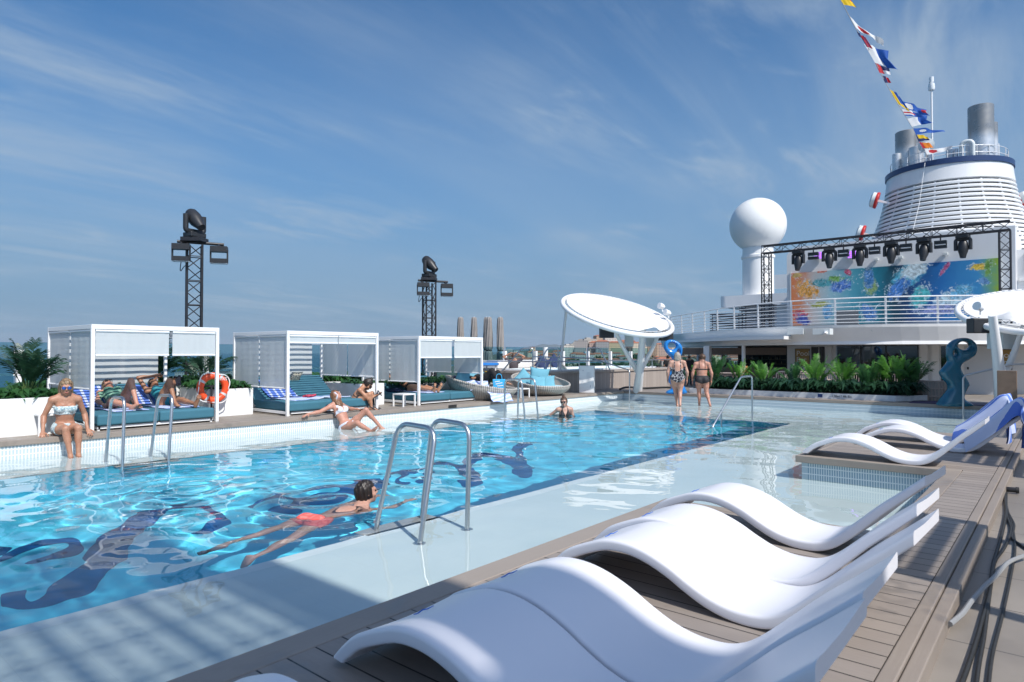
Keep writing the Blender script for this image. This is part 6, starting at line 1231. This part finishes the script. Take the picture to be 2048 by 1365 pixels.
class Field:
    def __init__(s, lo, hi, h):
        s.lo = np.array(lo, float); s.h = h; s.n = np.ceil((np.array(hi)-s.lo)/h).astype(int)+1; s.d = np.full(s.n, 10.)
        s.P = np.stack(np.meshgrid(*[s.lo[i]+h*np.arange(s.n[i]) for i in range(3)], indexing='ij'), -1)
    def put(s, f, lo, hi, k, op='add'):
        a = np.maximum(((np.array(lo)-.07-s.lo)/s.h).astype(int), 0); b = np.minimum(((np.array(hi)+.07-s.lo)/s.h).astype(int)+2, s.n); sl = tuple(slice(i, j) for i, j in zip(a, b))
        if any(j <= i for i, j in zip(a, b)): return
        v = f(s.P[sl]); s.d[sl] = smin(s.d[sl], v, k) if op == 'add' else np.maximum(s.d[sl], -v)
    def cap(s, a, b, ra, rb, k=.02): a, b = np.array(a, float), np.array(b, float); r = max(ra, rb); s.put(lambda p: cap(p, a, b, ra, rb), np.minimum(a, b)-r, np.maximum(a, b)+r, k)
    def ell(s, c, M, r, k=.03, op='add'): c, r = np.array(c, float), np.array(r, float); m = r.max(); s.put(lambda p: elip(p, c, M, r), c-m, c+m, k, op)
    def surf(s, d=None):
        d = s.d if d is None else d; cache = d
        return surface_nets(lambda X, Y, Z: cache, s.lo, s.lo+s.h*(s.n-1)-1e-6, s.h)
def nrm(v): v = np.array(v, float); return v/np.linalg.norm(v)
def person(label, loc, rz, J, hair=None, hairm_='hair_brown', skin_='skin_fair', clothes=(), fem=True, fat=1., h=.012, glasses=None, group=None, scale=1., bun=False, detail=True, cap_=None):
    J = {k: np.array(v, float) for k, v in J.items()}; pts = np.stack([v for k, v in J.items() if k not in ('face', 'up') and k[0] != 'g' and k not in ('nL', 'nR')])
    F = Field(pts.min(0)-.26, pts.max(0)+.26, h); P, N = J['pelvis'], J['neck']; sp = nrm(N-P); side = nrm(J['sR']-J['sL']); fr = nrm(np.cross(sp, side)); side = np.cross(fr, sp); M = np.stack([side, fr, sp]); SL = np.linalg.norm(N-P)
    ff = fat; W = 1.0 if fem else 1.08
    F.ell(P+sp*SL*.64, M, np.array([.140*W, .100, .185])*np.array([ff, ff, 1]), .04); F.ell(P+sp*SL*.34, M, np.array([.115*W, .088, .15])*np.array([ff**1.4, ff**1.5, 1]), .05); F.ell(P+sp*.02, M, np.array([.160 if fem else .15, .112, .12])*np.array([ff**1.2, ff**1.2, 1]), .04)
    for sg in (-1, 1):
        F.ell(P+side*sg*.075*ff-fr*.055*ff-sp*.05, M, np.array([.092, .088, .10])*ff, .03)
        if fem: F.ell(P+sp*SL*.66+fr*.082*ff+side*sg*.075, M, np.array([.064, .056, .062])*ff, .025)
        else: F.ell(P+sp*SL*.74+fr*.062+side*sg*.07, M, np.array([.085, .045, .06]), .03)
    Hc = J['head']; face = nrm(J['face']); up = J.get('up'); up = nrm(up if up is not None else (Hc-N)); hs = nrm(np.cross(face, up)); up = np.cross(hs, face); HM = np.stack([hs, face, up]); hp = lambda s, f, u: Hc+hs*s+face*f+up*u
    F.cap(N-sp*.02, hp(0, -.02, -.07), .060*(1 if fem else 1.12), .050*(1 if fem else 1.12), .03)
    for s in ('L', 'R'):
        S, E, Wr = J['s'+s], J['e'+s], J['w'+s]; F.cap(N-sp*.035, S, .052, .050*ff, .04); F.cap(hp(0, -.03, -.09), S-sp*.0, .035, .035, .05)
        F.cap(S, E, .048*ff, .037*ff, .02); F.cap(E, Wr, .037*ff, .024, .015); ev = nrm(Wr-E); F.cap(E+ev*.03, E+ev*.10, .038*ff, .036*ff, .02)
        g = nrm(J.get('g'+s, ev)); pn = J.get('n'+s); pn = nrm(np.cross(g, (0, 0, 1)) if pn is None and abs(g[2]) < .9 else (np.cross(g, side) if pn is None else pn)); ac = nrm(np.cross(g, pn)); pn = np.cross(ac, g); sg = J.get('t'+s+'h'); HMt = np.stack([ac, pn, g])
        F.ell(Wr+g*.055, HMt, (.040, .017, .055), .012); F.cap(Wr-g*.01, Wr+g*.03, .024, .026, .012)
        if detail:
            for q_, (of, ln) in enumerate(((-.031, .058), (-.0105, .07), (.0105, .074), (.031, .064))):
                b0 = Wr+g*.092+ac*of; b1 = b0+nrm(g+pn*.25+ac*of*3)*ln*.55; b2 = b1+nrm(g+pn*.75)*ln*.5; F.cap(b0, b1, .0095, .0085, .004); F.cap(b1, b2, .0085, .007, .003)
            b0 = Wr+g*.03+ac*.033; b1 = b0+nrm(g*.7+ac*.8+pn*.3)*.045; F.cap(b0, b1, .013, .011, .008); F.cap(b1, b1+nrm(g+pn*.3+ac*.2)*.032, .010, .008, .003)
        else: F.cap(Wr+g*.08, Wr+g*.16+pn*.02, .034, .018, .01)
        Hh, K, A, T = J['h'+s], J['k'+s], J['a'+s], J['t'+s]; F.cap(Hh, K, .083*ff, .054*ff**.7, .035); tv = nrm(K-Hh); F.cap(Hh+tv*.06, Hh+tv*.2, .088*ff, .078*ff, .04)
        F.cap(K, A, .050*ff**.7, .032, .02); cv = nrm(A-K); bk = nrm(np.cross(cv, np.cross(tv, cv)+1e-6)) if np.linalg.norm(np.cross(tv, cv)) > .1 else -fr
        if bk@tv > 0: bk = -bk
        F.cap(K+cv*.08+bk*.016, K+cv*.17+bk*.014, .046*ff**.7, .043*ff**.7, .03)
        fd = nrm(T-A); dn = nrm(cv-fd*(cv@fd)); fs = np.cross(fd, dn); Bl = A+fd*.14+dn*.042; F.cap(A-fd*.035+dn*.03, Bl, .033, .026, .02); F.cap(A, A+fd*.09+dn*.02, .034, .026, .02); F.cap(Bl-fs*.02, Bl+fs*.025, .024, .022, .015)
        for q_ in range(5): o0 = Bl+fs*(q_-2)*.0165; F.cap(o0, o0+fd*(.062-.006*abs(q_-1)), .011 if q_ else .012, .009, .006)
    # head
    F.ell(hp(0, -.012, .012), HM, (.077, .096, .100), .01); F.ell(hp(0, .028, -.055), HM, (.060, .064, .072), .02); F.ell(hp(0, .068, -.098), HM, (.026, .024, .022), .02)
    F.cap(hp(0, .092, .012), hp(0, .112, -.026), .011, .0135, .012); F.cap(hp(-.012, .10, -.032), hp(.012, .10, -.032), .010, .010, .008); F.cap(hp(-.035, .080, .024), hp(.035, .080, .024), .014, .014, .014)
    for sg in (-1, 1): F.ell(hp(sg*.033, .098, .002), HM, (.019, .014, .012), .004, 'sub'); F.ell(hp(sg*.045, .062, -.03), HM, (.026, .024, .024), .02); F.ell(hp(sg*.078, -.012, -.008), HM, (.011, .022, .032), .006)
    F.cap(hp(-.018, .094, -.062), hp(.018, .094, -.062), .0095, .0095, .008); F.cap(hp(-.014, .092, -.074), hp(.014, .092, -.074), .0105, .0105, .006)
    V, Fc = F.surf(); o = mesh_obj('person', V, Fc, skin_, relax=2); o.location = loc; o.rotation_euler = (0, 0, R(rz)); o.scale = (scale,)*3; tag(o, label, 'person', group)
    Q = F.P-P; a, b, c = Q@side, Q@fr, Q@sp; hd = F.P-Hc; s_, f_, u_ = hd@hs, hd@face, hd@up
    env = dict(a=a, b=b, c=c, SL=SL, J=J, P=F.P, F=F, fat=ff)
    for nm, m, th, fn in clothes:
        d = np.maximum(F.d-th, fn(env)); d = np.where(F.d > .2, 10., d)
        if (d < 0).any(): Vc, Fcc = F.surf(d); mesh_obj(nm, Vc, Fcc, m, o, relax=2)
    if hair:
        st = .004*np.sin(s_*150+f_*40)+.003*np.sin(f_*170+u_*20); sk = np.sqrt((s_/.090)**2+((f_+.016)/.110)**2+((u_-.012)/.113)**2); d = (sk-1)*.09
        line = .050+.03*np.clip(u_/.1, -1, .4); cut = np.where(u_ > .055, f_-.088, np.where(np.abs(s_) > .066, f_-.03, f_-.035)); d = np.maximum(d, cut); d = np.maximum(d, -(u_+{'short': .045, 'bob': .06, 'long': .06, 'up': .05, 'wet': .06}[hair]))
        if hair in ('bob', 'long'):
            L_ = .10 if hair == 'bob' else .17; e2 = np.sqrt((s_/.103)**2+((f_+.045)/.066)**2+((u_+L_*.55)/(L_+.02))**2); d2 = np.maximum((e2-1)*.07, f_-.02); d = smin(d, d2, .02)
        if hair == 'wet': e2 = np.sqrt((s_/.082)**2+((f_+.055)/.052)**2+((u_+.05)/.09)**2); d = smin(d, (e2-1)*.06, .02)
        if bun: d = smin(d, np.sqrt(s_**2+(f_+.035)**2+(u_-.125)**2)-.036, .015)
        Vh, Fh = F.surf(d+st); mesh_obj('hair', Vh, Fh, hairm_, o, relax=1)
    T3 = lambda p: Vector(p)
    if cap_:
        d = np.maximum(np.sqrt((s_/.096)**2+((f_+.01)/.116)**2+((u_-.02)/.115)**2)*.1-.1, -(u_-.035)); Vh, Fh = F.surf(d); mesh_obj('cap', Vh, Fh, cap_, o, relax=1)
    if glasses:
        g_ = MB()
        for sg in (-1, 1): g_.ell(hp(sg*.034, .108, .004), (.030, .006, .022), M=Matrix(HM.T.tolist()), nu=14, nv=8)
        g_.build('sunglasses_lens', glasses, o, smooth=True); g_ = MB(); g_.tube([hp(-.078, -.005, .012), hp(-.068, .09, .014), hp(-.03, .112, .014), hp(.03, .112, .014), hp(.068, .09, .014), hp(.078, -.005, .012)], .0035, 6); g_.build('sunglasses_frame', 'phone_black', o)
    elif detail:
        for sg in (-1, 1): MB().ell(hp(sg*.033, .087, .002), (.013, .011, .009), M=Matrix(HM.T.tolist()), nu=10, nv=8).build('eye', 'iris', o, smooth=True)
    if detail: MB().ell(hp(0, .1035, -.0665), (.021, .006, .0085), M=Matrix(HM.T.tolist()), nu=12, nv=6).build('lips', 'lip', o, smooth=True)
    return o
A = np.abs
def bandeau(c0=.63, hw=.062): return lambda e: np.maximum(A(e['c']-e['SL']*c0)-hw-.02*(e['b'] > .0)*np.clip(A(A(e['a'])-.075)*-8+.5, 0, 1), A(e['a'])-.168*e['fat'])
def tri_top(c0=.66):
    def f(e):
        c = e['c']-e['SL']*c0; t = np.maximum(np.maximum(A(A(e['a'])-.075)-(.062-.38*np.maximum(c, -.045)), -c-.058), -e['b']); t = np.maximum(t, c-.16); bd = np.maximum(A(c+.050)-.009, A(e['a'])-.17*e['fat']); st = np.maximum(np.maximum(A(A(e['a'])-(.075-.10*np.clip(c, 0, .25)))-.007, -c), -e['b']); return np.minimum(np.minimum(t, bd), np.maximum(st, A(e['a'])-.12))
    return f
def briefs(top=.055, low=-.13, cut=.75, bmax=.16):
    def f(e):
        lim = low+cut*np.maximum(A(e['a'])-.035, 0)*np.where(e['b'] > 0, 1.25, .75); return np.maximum(np.maximum(e['c']-top, lim-e['c']), np.maximum(A(e['b'])-bmax, A(e['a'])-.25))
    return f
def back_top(c0=.66): return lambda e: np.minimum(np.maximum(A(e['c']-e['SL']*c0+.03)-.020-.045*(e['b'] > .02), A(e['a'])-.19*e['fat']), np.maximum(np.maximum(A(A(e['a'])-.085)-.011, -(e['c']-e['SL']*c0)), A(e['a'])-.11))
def onepiece(e):
    c, b, a = e['c'], e['b'], e['a']; body = np.maximum(np.maximum(c-np.where(b > 0, e['SL']*.80, e['SL']*.40+.9*np.maximum(A(a)-.05, 0)), (-.14+.7*np.maximum(A(a)-.04, 0))-c), A(a)-.23); st = np.maximum(np.maximum(A(A(a)-.088)-.012, -c), A(a)-.11); return np.minimum(body, st)
def seg_cap(e, a, b, r): return cap(e['P'], e['J'][a], e['J'][b], r, r)
def tee(e):
    sl = np.minimum(*[np.maximum(seg_cap(e, 's'+s, 'e'+s, .09), np.linalg.norm(e['P']-e['J']['s'+s], axis=-1)-.20) for s in 'LR']); return np.minimum(np.maximum(np.maximum(e['c']-e['SL']*1.0, -.10-e['c']), A(e['a'])-.22), sl)
def trousers(k=1.): return lambda e: np.minimum(np.maximum(e['c']-.10, -.2-e['c']) if False else np.maximum(e['c']-.10, seg_cap(e, 'hL', 'hR', .16)), np.minimum.reduce([seg_cap(e, 'h'+s, 'k'+s, .13) for s in 'LR']+[np.maximum(seg_cap(e, 'k'+s, 'a'+s, .09), np.linalg.norm(e['P']-e['J']['k'+s], axis=-1)-.40*k) for s in 'LR']))
def shorts(e): return np.minimum(np.maximum(np.maximum(e['c']-.07, -.14-e['c']), A(e['a'])-.25), np.minimum(*[np.maximum(seg_cap(e, 'h'+s, 'k'+s, .13), np.linalg.norm(e['P']-e['J']['h'+s], axis=-1)-.17) for s in 'LR']))
def Jsym(**k):                                       # mirror the keys ending in _ to L (-x) and R (+x)
    o = {}
    for n, v in k.items():
        if n.endswith('_'): o[n[:-1]+'R'] = v; o[n[:-1]+'L'] = (-v[0], v[1], v[2])
        else: o[n] = v
    return o
# woman sitting on the pool edge
person('woman in mint bandeau bikini and mirrored sunglasses sitting on the pool edge', (-11.78, 3.27, D), -98, Jsym(pelvis=(0, 0, .105), neck=(0, .05, .585), head=(0, .095, .745), face=(.05, .97, -.22), s_=(.165, .04, .545), e_=(.262, -.03, .30), w_=(.285, .10, .075), g_=(.12, .72, -.45), n_=(0, -.5, -.85), h_=(.085, .02, .09), kR=(.045, .44, .13), kL=(-.115, .43, .125), aR=(-.01, .50, -.27), aL=(-.115, .47, -.27), tR=(.0, .65, -.31), tL=(-.13, .62, -.31)), 'bob', 'hair_blond', 'skin_tan', [('bikini_top', 'bikini_mint', .008, bandeau(.60)), ('bikini_bottom', 'bikini_mint', .008, briefs(.09, -.14, .62, .19))], h=.0085, glasses='lens_blue')
# woman leaning back in the shallow water
J = Jsym(pelvis=(0, .34, .10), neck=(0, .06, .55), head=(0, .04, .715), face=(-.05, .72, .62), s_=(.168, .05, .50), e_=(.43, .02, .41), w_=(.67, -.03, .385), g_=(.95, .05, -.2), n_=(0, 0, -1), h_=(.085, .35, .09)); J.update(kR=(.12, .75, .20), aR=(.10, 1.10, .05), tR=(.12, 1.2, .16), kL=(-.22, .66, .43), aL=(-.44, .88, .05), tL=(-.52, 1.01, .02))
person('woman in white bikini leaning back against the pool edge with arms spread', (-11.50, 7.95, SH), -80, J, 'long', 'hair_auburn', 'skin_red', [('bikini_top', 'bikini_white', .007, tri_top(.64)), ('bikini_bottom', 'bikini_white', .007, briefs(.04, -.14, .7, .18))], h=.010)
# woman with the phone behind her
person('woman hunched over her phone behind the woman in the white bikini', (-12.15, 8.85, D), -48, Jsym(pelvis=(0, 0, .11), neck=(0, .24, .46), head=(0, .36, .56), face=(.0, .62, -.72), s_=(.16, .21, .43), e_=(.17, .40, .24), w_=(.05, .52, .30), g_=(-.25, .7, .3), n_=(0, .2, .9), h_=(.09, .02, .09), k_=(.15, .42, .34), a_=(.12, .46, .05), t_=(.13, .6, .03)), 'up', 'hair_dark', 'skin_olive', [('swimsuit', 'bikini_black', .008, tri_top(.62)), ('bikini_bottom', 'bikini_black', .007, briefs())], h=.012, glasses='lens_dark', bun=True)
ph = Vector((-12.15, 8.85, D))+Matrix.Rotation(R(-48), 3, 'Z') @ Vector((0, .62, .36)); tag(MB().box((0, 0, 0), (.075, .012, .15), rot=Matrix.Rotation(R(35), 3, 'X')).build('phone', 'phone_black', bevel=.004, loc=ph), 'dark phone in the hands of the hunched woman', 'phone').rotation_euler = (0, 0, R(-48))
# sunbathers
BZ = D+.262
def lying(**k):
    J = Jsym(pelvis=(0, 0, .115), neck=(0, -.44, .30), head=(0, -.57, .40), face=(0, .42, .90), s_=(.165, -.42, .265), e_=(.27, -.18, .14), w_=(.24, .05, .08), h_=(.085, .02, .105), k_=(.09, .46, .12), a_=(.08, .88, .07), t_=(.11, .92, .2)); J.update(k); return J
person('sunbather in green swimsuit lying with one knee raised in the first cabana', (-13.0, 4.42, BZ), -92, lying(kL=(-.08, .42, .50), aL=(-.10, .66, .10), tL=(-.10, .80, .10), kR=(.20, .40, .16), aR=(.0, .72, .07), tR=(-.05, .82, .13)), 'bob', 'hair_blond', 'skin_red', [('swimsuit', 'suit_green', .012, lambda e: np.maximum(np.maximum(e['c']-e['SL']*.85, (-.15+.7*np.maximum(A(e['a'])-.04, 0))-e['c']), np.maximum(A(e['a'])-.22, A(e['b'])-.18)))], h=.012, glasses='lens_dark', fat=1.05)
person('sunbather with forearm over the forehead lying at the right of the first cabana', (-12.95, 5.22, BZ), -90, lying(eR=(.26, -.60, .52), wR=(.02, -.52, .55), gR=(-.9, .2, .1), eL=(-.24, -.2, .22), wL=(-.16, -.02, .38), gL=(.1, .2, .9), kR=(.08, .36, .48), aR=(.10, .64, .10), tR=(.1, .78, .09), kL=(-.12, .45, .12), aL=(-.15, .90, .07), tL=(-.17, .95, .2)), 'short', 'hair_dark', 'skin_brown', [('swimsuit', 'suit_teal', .010, lambda e: np.maximum(np.maximum(e['c']-e['SL']*.75, (-.15+.7*np.maximum(A(e['a'])-.04, 0))-e['c']), np.maximum(A(e['a'])-.22, A(e['b'])-.18)))], h=.012)
tag(MB().box((0, 0, 0), (.13, .012, .19)).build('tablet', 'phone_black', bevel=.004, loc=(-12.93, 5.42, BZ+.46)), 'dark tablet held up by the sunbather with the raised forearm', 'tablet').rotation_euler = (R(15), 0, R(60))
person('sunbather in black bikini lying with hands behind the head in the far cabana', (-12.85, 11.2, BZ), -88, lying(e_=0) if False else lying(eR=(.31, -.66, .46), wR=(.08, -.64, .40), gR=(-.9, -.2, .1), eL=(-.31, -.62, .46), wL=(-.08, -.62, .42), gL=(.9, -.2, .1)), 'short', 'hair_brown', 'skin_olive', [('bikini_top', 'bikini_black', .008, tri_top(.64)), ('bikini_bottom', 'bikini_black', .007, briefs())], h=.013, glasses='lens_dark')
person('person in black clothes lying with knees up on the first daybed', P1+Vector((-.05, .05, .40)), 8, dict(pelvis=(0, 0, .11), neck=(-.45, .05, .24), head=(-.60, .06, .30), face=(.3, 0, .9), up=(-.9, 0, .3), sR=(-.42, -.12, .22), sL=(-.42, .22, .22), eR=(-.2, -.2, .15), wR=(.02, -.16, .22), eL=(-.2, .28, .15), wL=(.02, .25, .2), hR=(.02, -.08, .1), hL=(.02, .09, .1), kR=(.36, -.10, .38), aR=(.62, -.1, .08), tR=(.75, -.1, .08), kL=(.40, .12, .32), aL=(.66, .12, .06), tL=(.8, .12, .06)), 'short', 'hair_dark', 'skin_olive', [('trousers', 'cloth_black', .02, trousers()), ('shirt', 'cloth_black', .018, tee)], fem=False, h=.015, detail=False)
# standing man from behind, hands on his head
person('man in dark grey T-shirt seen from behind with both hands on his head', (-15.75, 18.75, LOW), 40, Jsym(pelvis=(0, 0, .92), neck=(0, 0, 1.43), head=(0, .02, 1.60), face=(.15, 1, -.05), s_=(.185, 0, 1.40), e_=(.40, .0, 1.58), w_=(.12, .02, 1.72), g_=(-.95, .0, .05), n_=(0, -.2, -.9), h_=(.09, 0, .9), k_=(.10, .02, .48), a_=(.10, -.02, .08), t_=(.12, .12, .03)), 'short', 'hair_brown', 'skin_tan', [('tee_shirt', 'tee_grey', .022, tee), ('shorts', 'cloth_denim', .02, shorts)], fem=False, h=.014, scale=.97)
# woman with a bun in the water
_f = math.degrees(math.atan2(-13.05, 9.36))-90
J = Jsym(pelvis=(0, 0, .93), neck=(0, .0, 1.40), head=(0.02, .02, 1.555), face=(.38, .92, -.05), s_=(.165, 0, 1.36), e_=(.24, -.02, 1.12), w_=(.20, .12, .92), h_=(.085, 0, .9), k_=(.08, .03, .48), a_=(.08, 0, .08), t_=(.09, .14, .03)); J.update(eR=(.36, -.12, 1.19), wR=(.52, -.05, 1.10))
person('woman with a hair bun and black sunglasses standing chest deep in the pool', (-9.42, 13.15, DZ+.03), _f+14, J, 'up', 'hair_brown', 'skin_fair', [('bikini_top', 'bikini_black', .008, tri_top(.66)), ('bikini_bottom', 'bikini_black', .007, briefs())], h=.011, glasses='lens_dark', bun=True)
# two wading women from behind
def walk(d=1): return Jsym(pelvis=(0, 0, .88), neck=(0, .01, 1.36), head=(0, .03, 1.515), face=(-.1, 1, -.05), s_=(.185, -.01, 1.325), e_=(.275, -.03, 1.05), w_=(.275, .06, .82), g_=(0, .15, -1), n_=(-1, 0, 0), h_=(.095, 0, .86))
J = walk(); J.update(kR=(.07, -.02, .46), aR=(.055, -.24, .10), tR=(.05, -.12, .01), kL=(-.05, .10, .47), aL=(.0, .12, .07), tL=(0, .26, .03))
person('grey haired woman in a black and white swimsuit wading away from the camera', (-8.60, 17.62, SH), 30, J, 'bob', 'hair_grey', 'skin_fair', [('swimsuit', 'suit_black_white', .010, onepiece)], h=.012, fat=1.24, scale=.985)
J = walk(); J.update(face=(-.75, .7, -.1), kR=(.13, -.03, .46), aR=(.20, -.26, .11), tR=(.22, -.14, .01), kL=(-.08, .08, .47), aL=(-.07, .10, .07), tL=(-.08, .24, .03))
person('dark haired woman in a black bikini wading beside the grey haired one', (-8.02, 18.0, SH), 30, J, 'up', 'hair_brown', 'skin_red', [('bikini_top', 'bikini_black', .009, back_top(.66)), ('bikini_bottom', 'bikini_black', .010, briefs(.10, -.15, .5, .22))], h=.012, fat=1.20, scale=.955)
# swimmer: body just under the surface
def fp3(u, v, z): x, y = floor_pt(u, v, z); return np.array((x, y, z))
Hd = np.array(onz(706, 987, .07)); hip = fp3(612, 1046, -.16); sR_ = fp3(742, 1022, -.06); sL_ = fp3(684, 1008, -.07)
def rel(p): return p-np.array((hip[0], hip[1], 0))
nk = (np.array(sR_)+np.array(sL_))/2; ax = nrm(hip-nk); nk = nk-ax*.04; pv = nk+ax*.55; pv[2] = -.125; hip = pv; sd = nrm(np.cross(ax, (0, 0, 1))); 
sd = sd if sd@(np.array(sR_)-np.array(sL_)) > 0 else -sd; ctr = nk+ax*.05; fwd_ = -ax
J = dict(gR=fwd_, gL=fwd_, nR=(0, 0, -1.), nL=(0, 0, -1.), pelvis=pv, neck=nk, head=nk+fwd_*.10+np.array((0, 0, .16)), face=fwd_*.9+np.array((0, 0, -.05))+sd*.35, up=np.array((0, 0, 1.))-fwd_*.1, sR=ctr+sd*.18, sL=ctr-sd*.18, hR=pv+sd*.09+ax*.02, hL=pv-sd*.09+ax*.02)
J.update(eR=J['sR']+fwd_*.20+sd*.14+np.array((0, 0, -.03)), wR=J['sR']+fwd_*.46+sd*.08+np.array((0, 0, -.04)), eL=J['sL']+fwd_*.24-sd*.06+np.array((0, 0, -.03)), wL=J['sL']+fwd_*.46+sd*.02+np.array((0, 0, -.05)))
J.update(kR=J['hR']+ax*.42+sd*.10+np.array((0, 0, -.14)), kL=J['hL']+ax*.43-sd*.06+np.array((0, 0, -.10))); J.update(aR=J['kR']+ax*.40+sd*.05+np.array((0, 0, -.08)), aL=J['kL']+ax*.40-sd*.03+np.array((0, 0, -.05)))
J.update(tR=J['aR']+ax*.10+sd*.10+np.array((0, 0, -.06)), tL=J['aL']+ax*.12-sd*.06+np.array((0, 0, -.04)))
org = np.array((pv[0], pv[1], 0.)); J = {k: (v-org if k not in ('face', 'up', 'gR', 'gL', 'nR', 'nL') else v) for k, v in J.items()}
sw = swimmer_ = person('swimmer in coral red shorts doing breaststroke towards the near ladder', Vector(org), 0, J, 'wet', 'hair_dark', 'skin_fair', [('swim_shorts', 'shorts_coral', .016, shorts)], fem=False, h=.0095)
for o in [sw]+list(sw.children): receiver(o)
# people at the bar and in the hot tub
stand = lambda: Jsym(pelvis=(0, 0, .92), neck=(0, 0, 1.43), head=(0, .02, 1.60), face=(0, 1, 0), s_=(.185, 0, 1.40), e_=(.24, .02, 1.12), w_=(.2, .18, .98), h_=(.09, 0, .9), k_=(.10, .02, .48), a_=(.10, -.02, .08), t_=(.12, .12, .03))
for u_, y_, lb, rz_ in ((1404, 33.4, 'bartender in black behind the bar beside the square column', 150), (1447, 33.3, 'bartender in grey behind the bar, between the two columns', 200), (1378, 31.3, 'guest in black standing at the bar left of the square column', 20), (1336, 30.5, 'guest in black close behind the blue sculpture', 60)):
    p = ony(u_, 700, y_); person(lb, (p.x, y_, LOW-(.02 if y_ < 33 else 0)), rz_, stand(), 'short', 'hair_dark', 'skin_brown', [('shirt', 'tee_grey' if 'grey' in lb else 'cloth_black', .02, tee), ('trousers', 'cloth_black', .02, trousers())], fem=False, h=.02, detail=False, group=None, scale=.92)
for u_, y_, lb, rz_ in ((1297, 23.75, 'bather with dark hair in the hot tub, left of two', 200), (1316, 24.4, 'bather with dark hair in the hot tub, right of two', 170)):
    p = ony(u_, 735, y_); person(lb, (p.x, y_, .10), rz_, Jsym(pelvis=(0, 0, .15), neck=(0, .0, .62), head=(0, .02, .78), face=(0, 1, 0), s_=(.18, 0, .59), e_=(.26, .05, .36), w_=(.2, .25, .3), h_=(.09, .02, .13), k_=(.12, .40, .2), a_=(.1, .45, -.1), t_=(.1, .55, -.12)), 'short', 'hair_dark', 'skin_olive', [('swim_shorts', 'cloth_black', .015, shorts)], fem=False, h=.018, detail=False)
# towels on the sunbeds
def lay(label, m, p0, du, dv, amp, seed, group=None, cat='towel'):
    o = cloth(MB(), p0, du, dv, 26, 18, amp, seed).build('towel', m, smooth='all'); return tag(o, label, cat, group)
ca_, sa_ = math.cos(R(33)), math.sin(R(33))
lay('striped blue towel hung over the back of the sunbed behind the sitting woman', 'towel_blue', (-13.30, 3.85, BZ+.035), (-.66*ca_, 0, .66*sa_), (0, .62, 0), .006, 3)
lay('pale blue towel under the sunbather in green', 'towel_pale', (-13.25, 4.1, BZ+.008), (1.05, 0, 0), (0, .55, 0), .004, 5)
lay('striped blue towel on the back cushion behind the sunbather with the raised forearm', 'towel_blue', (-13.28, 4.85, BZ+.035), (-.62*ca_, 0, .62*sa_), (0, .5, 0), .006, 6)
lay('pale blue towel under the sunbather with the raised forearm', 'towel_pale', (-13.2, 4.9, BZ+.008), (1.0, 0, 0), (0, .6, 0), .004, 7)
lay('wide blue towel over the left back cushion in the middle cabana', 'towel_blue', (-13.15, 7.42, BZ+.04), (-.60*.81, 0, .60*.59), (0, .68, 0), .008, 8)
lay('rumpled pale towel on the seat of the middle cabana, left half', 'towel_pale', (-13.1, 7.4, BZ+.012), (.85, .1, 0), (-.05, .75, 0), .018, 9)
lay('rumpled pale towel on the seat of the middle cabana, right half', 'towel_pale', (-13.05, 8.2, BZ+.012), (.75, .05, 0), (.0, .7, 0), .022, 10)
pillow('small yellow and black patterned cushion on the middle sunbed', (-13.62, 8.35, BZ+.44), (R(0), R(-52), R(0)), .30, 'leopard', th=.09)
o = cloth(MB(), (-12.75, 8.0, BZ+.02), (.22, .0, .02), (0, .2, .02), 10, 10, .035, 4, .03).build('swim_top', mat('pink_cloth', (.45, .05, .09), .8), smooth='all'); tag(o, 'dark pink crumpled cloth on the middle sunbed', 'cloth')
lay('pale blue towel under the sunbather in the black bikini', 'towel_pale', (-13.15, 10.95, BZ+.008), (1.2, 0, 0), (0, .55, 0), .006, 11)
o = cloth(MB(), (-13.3, 11.55, BZ+.05), (.5, .05, -.02), (0, .55, .12), 20, 16, .06, 14, .03).build('beach_wrap', 'suit_black_white', smooth='all'); tag(o, 'crumpled black and white beach wrap right of the sunbather in black', 'wrap')
o = cloth(MB(), (-13.35, 10.7, BZ+.03), (.5, .0, -.02), (0, .25, .02), 14, 10, .03, 15, .03).build('dark_wrap', 'navy_cushion', smooth='all'); tag(o, 'dark navy cloth under the sunbather in the far cabana', 'cloth')
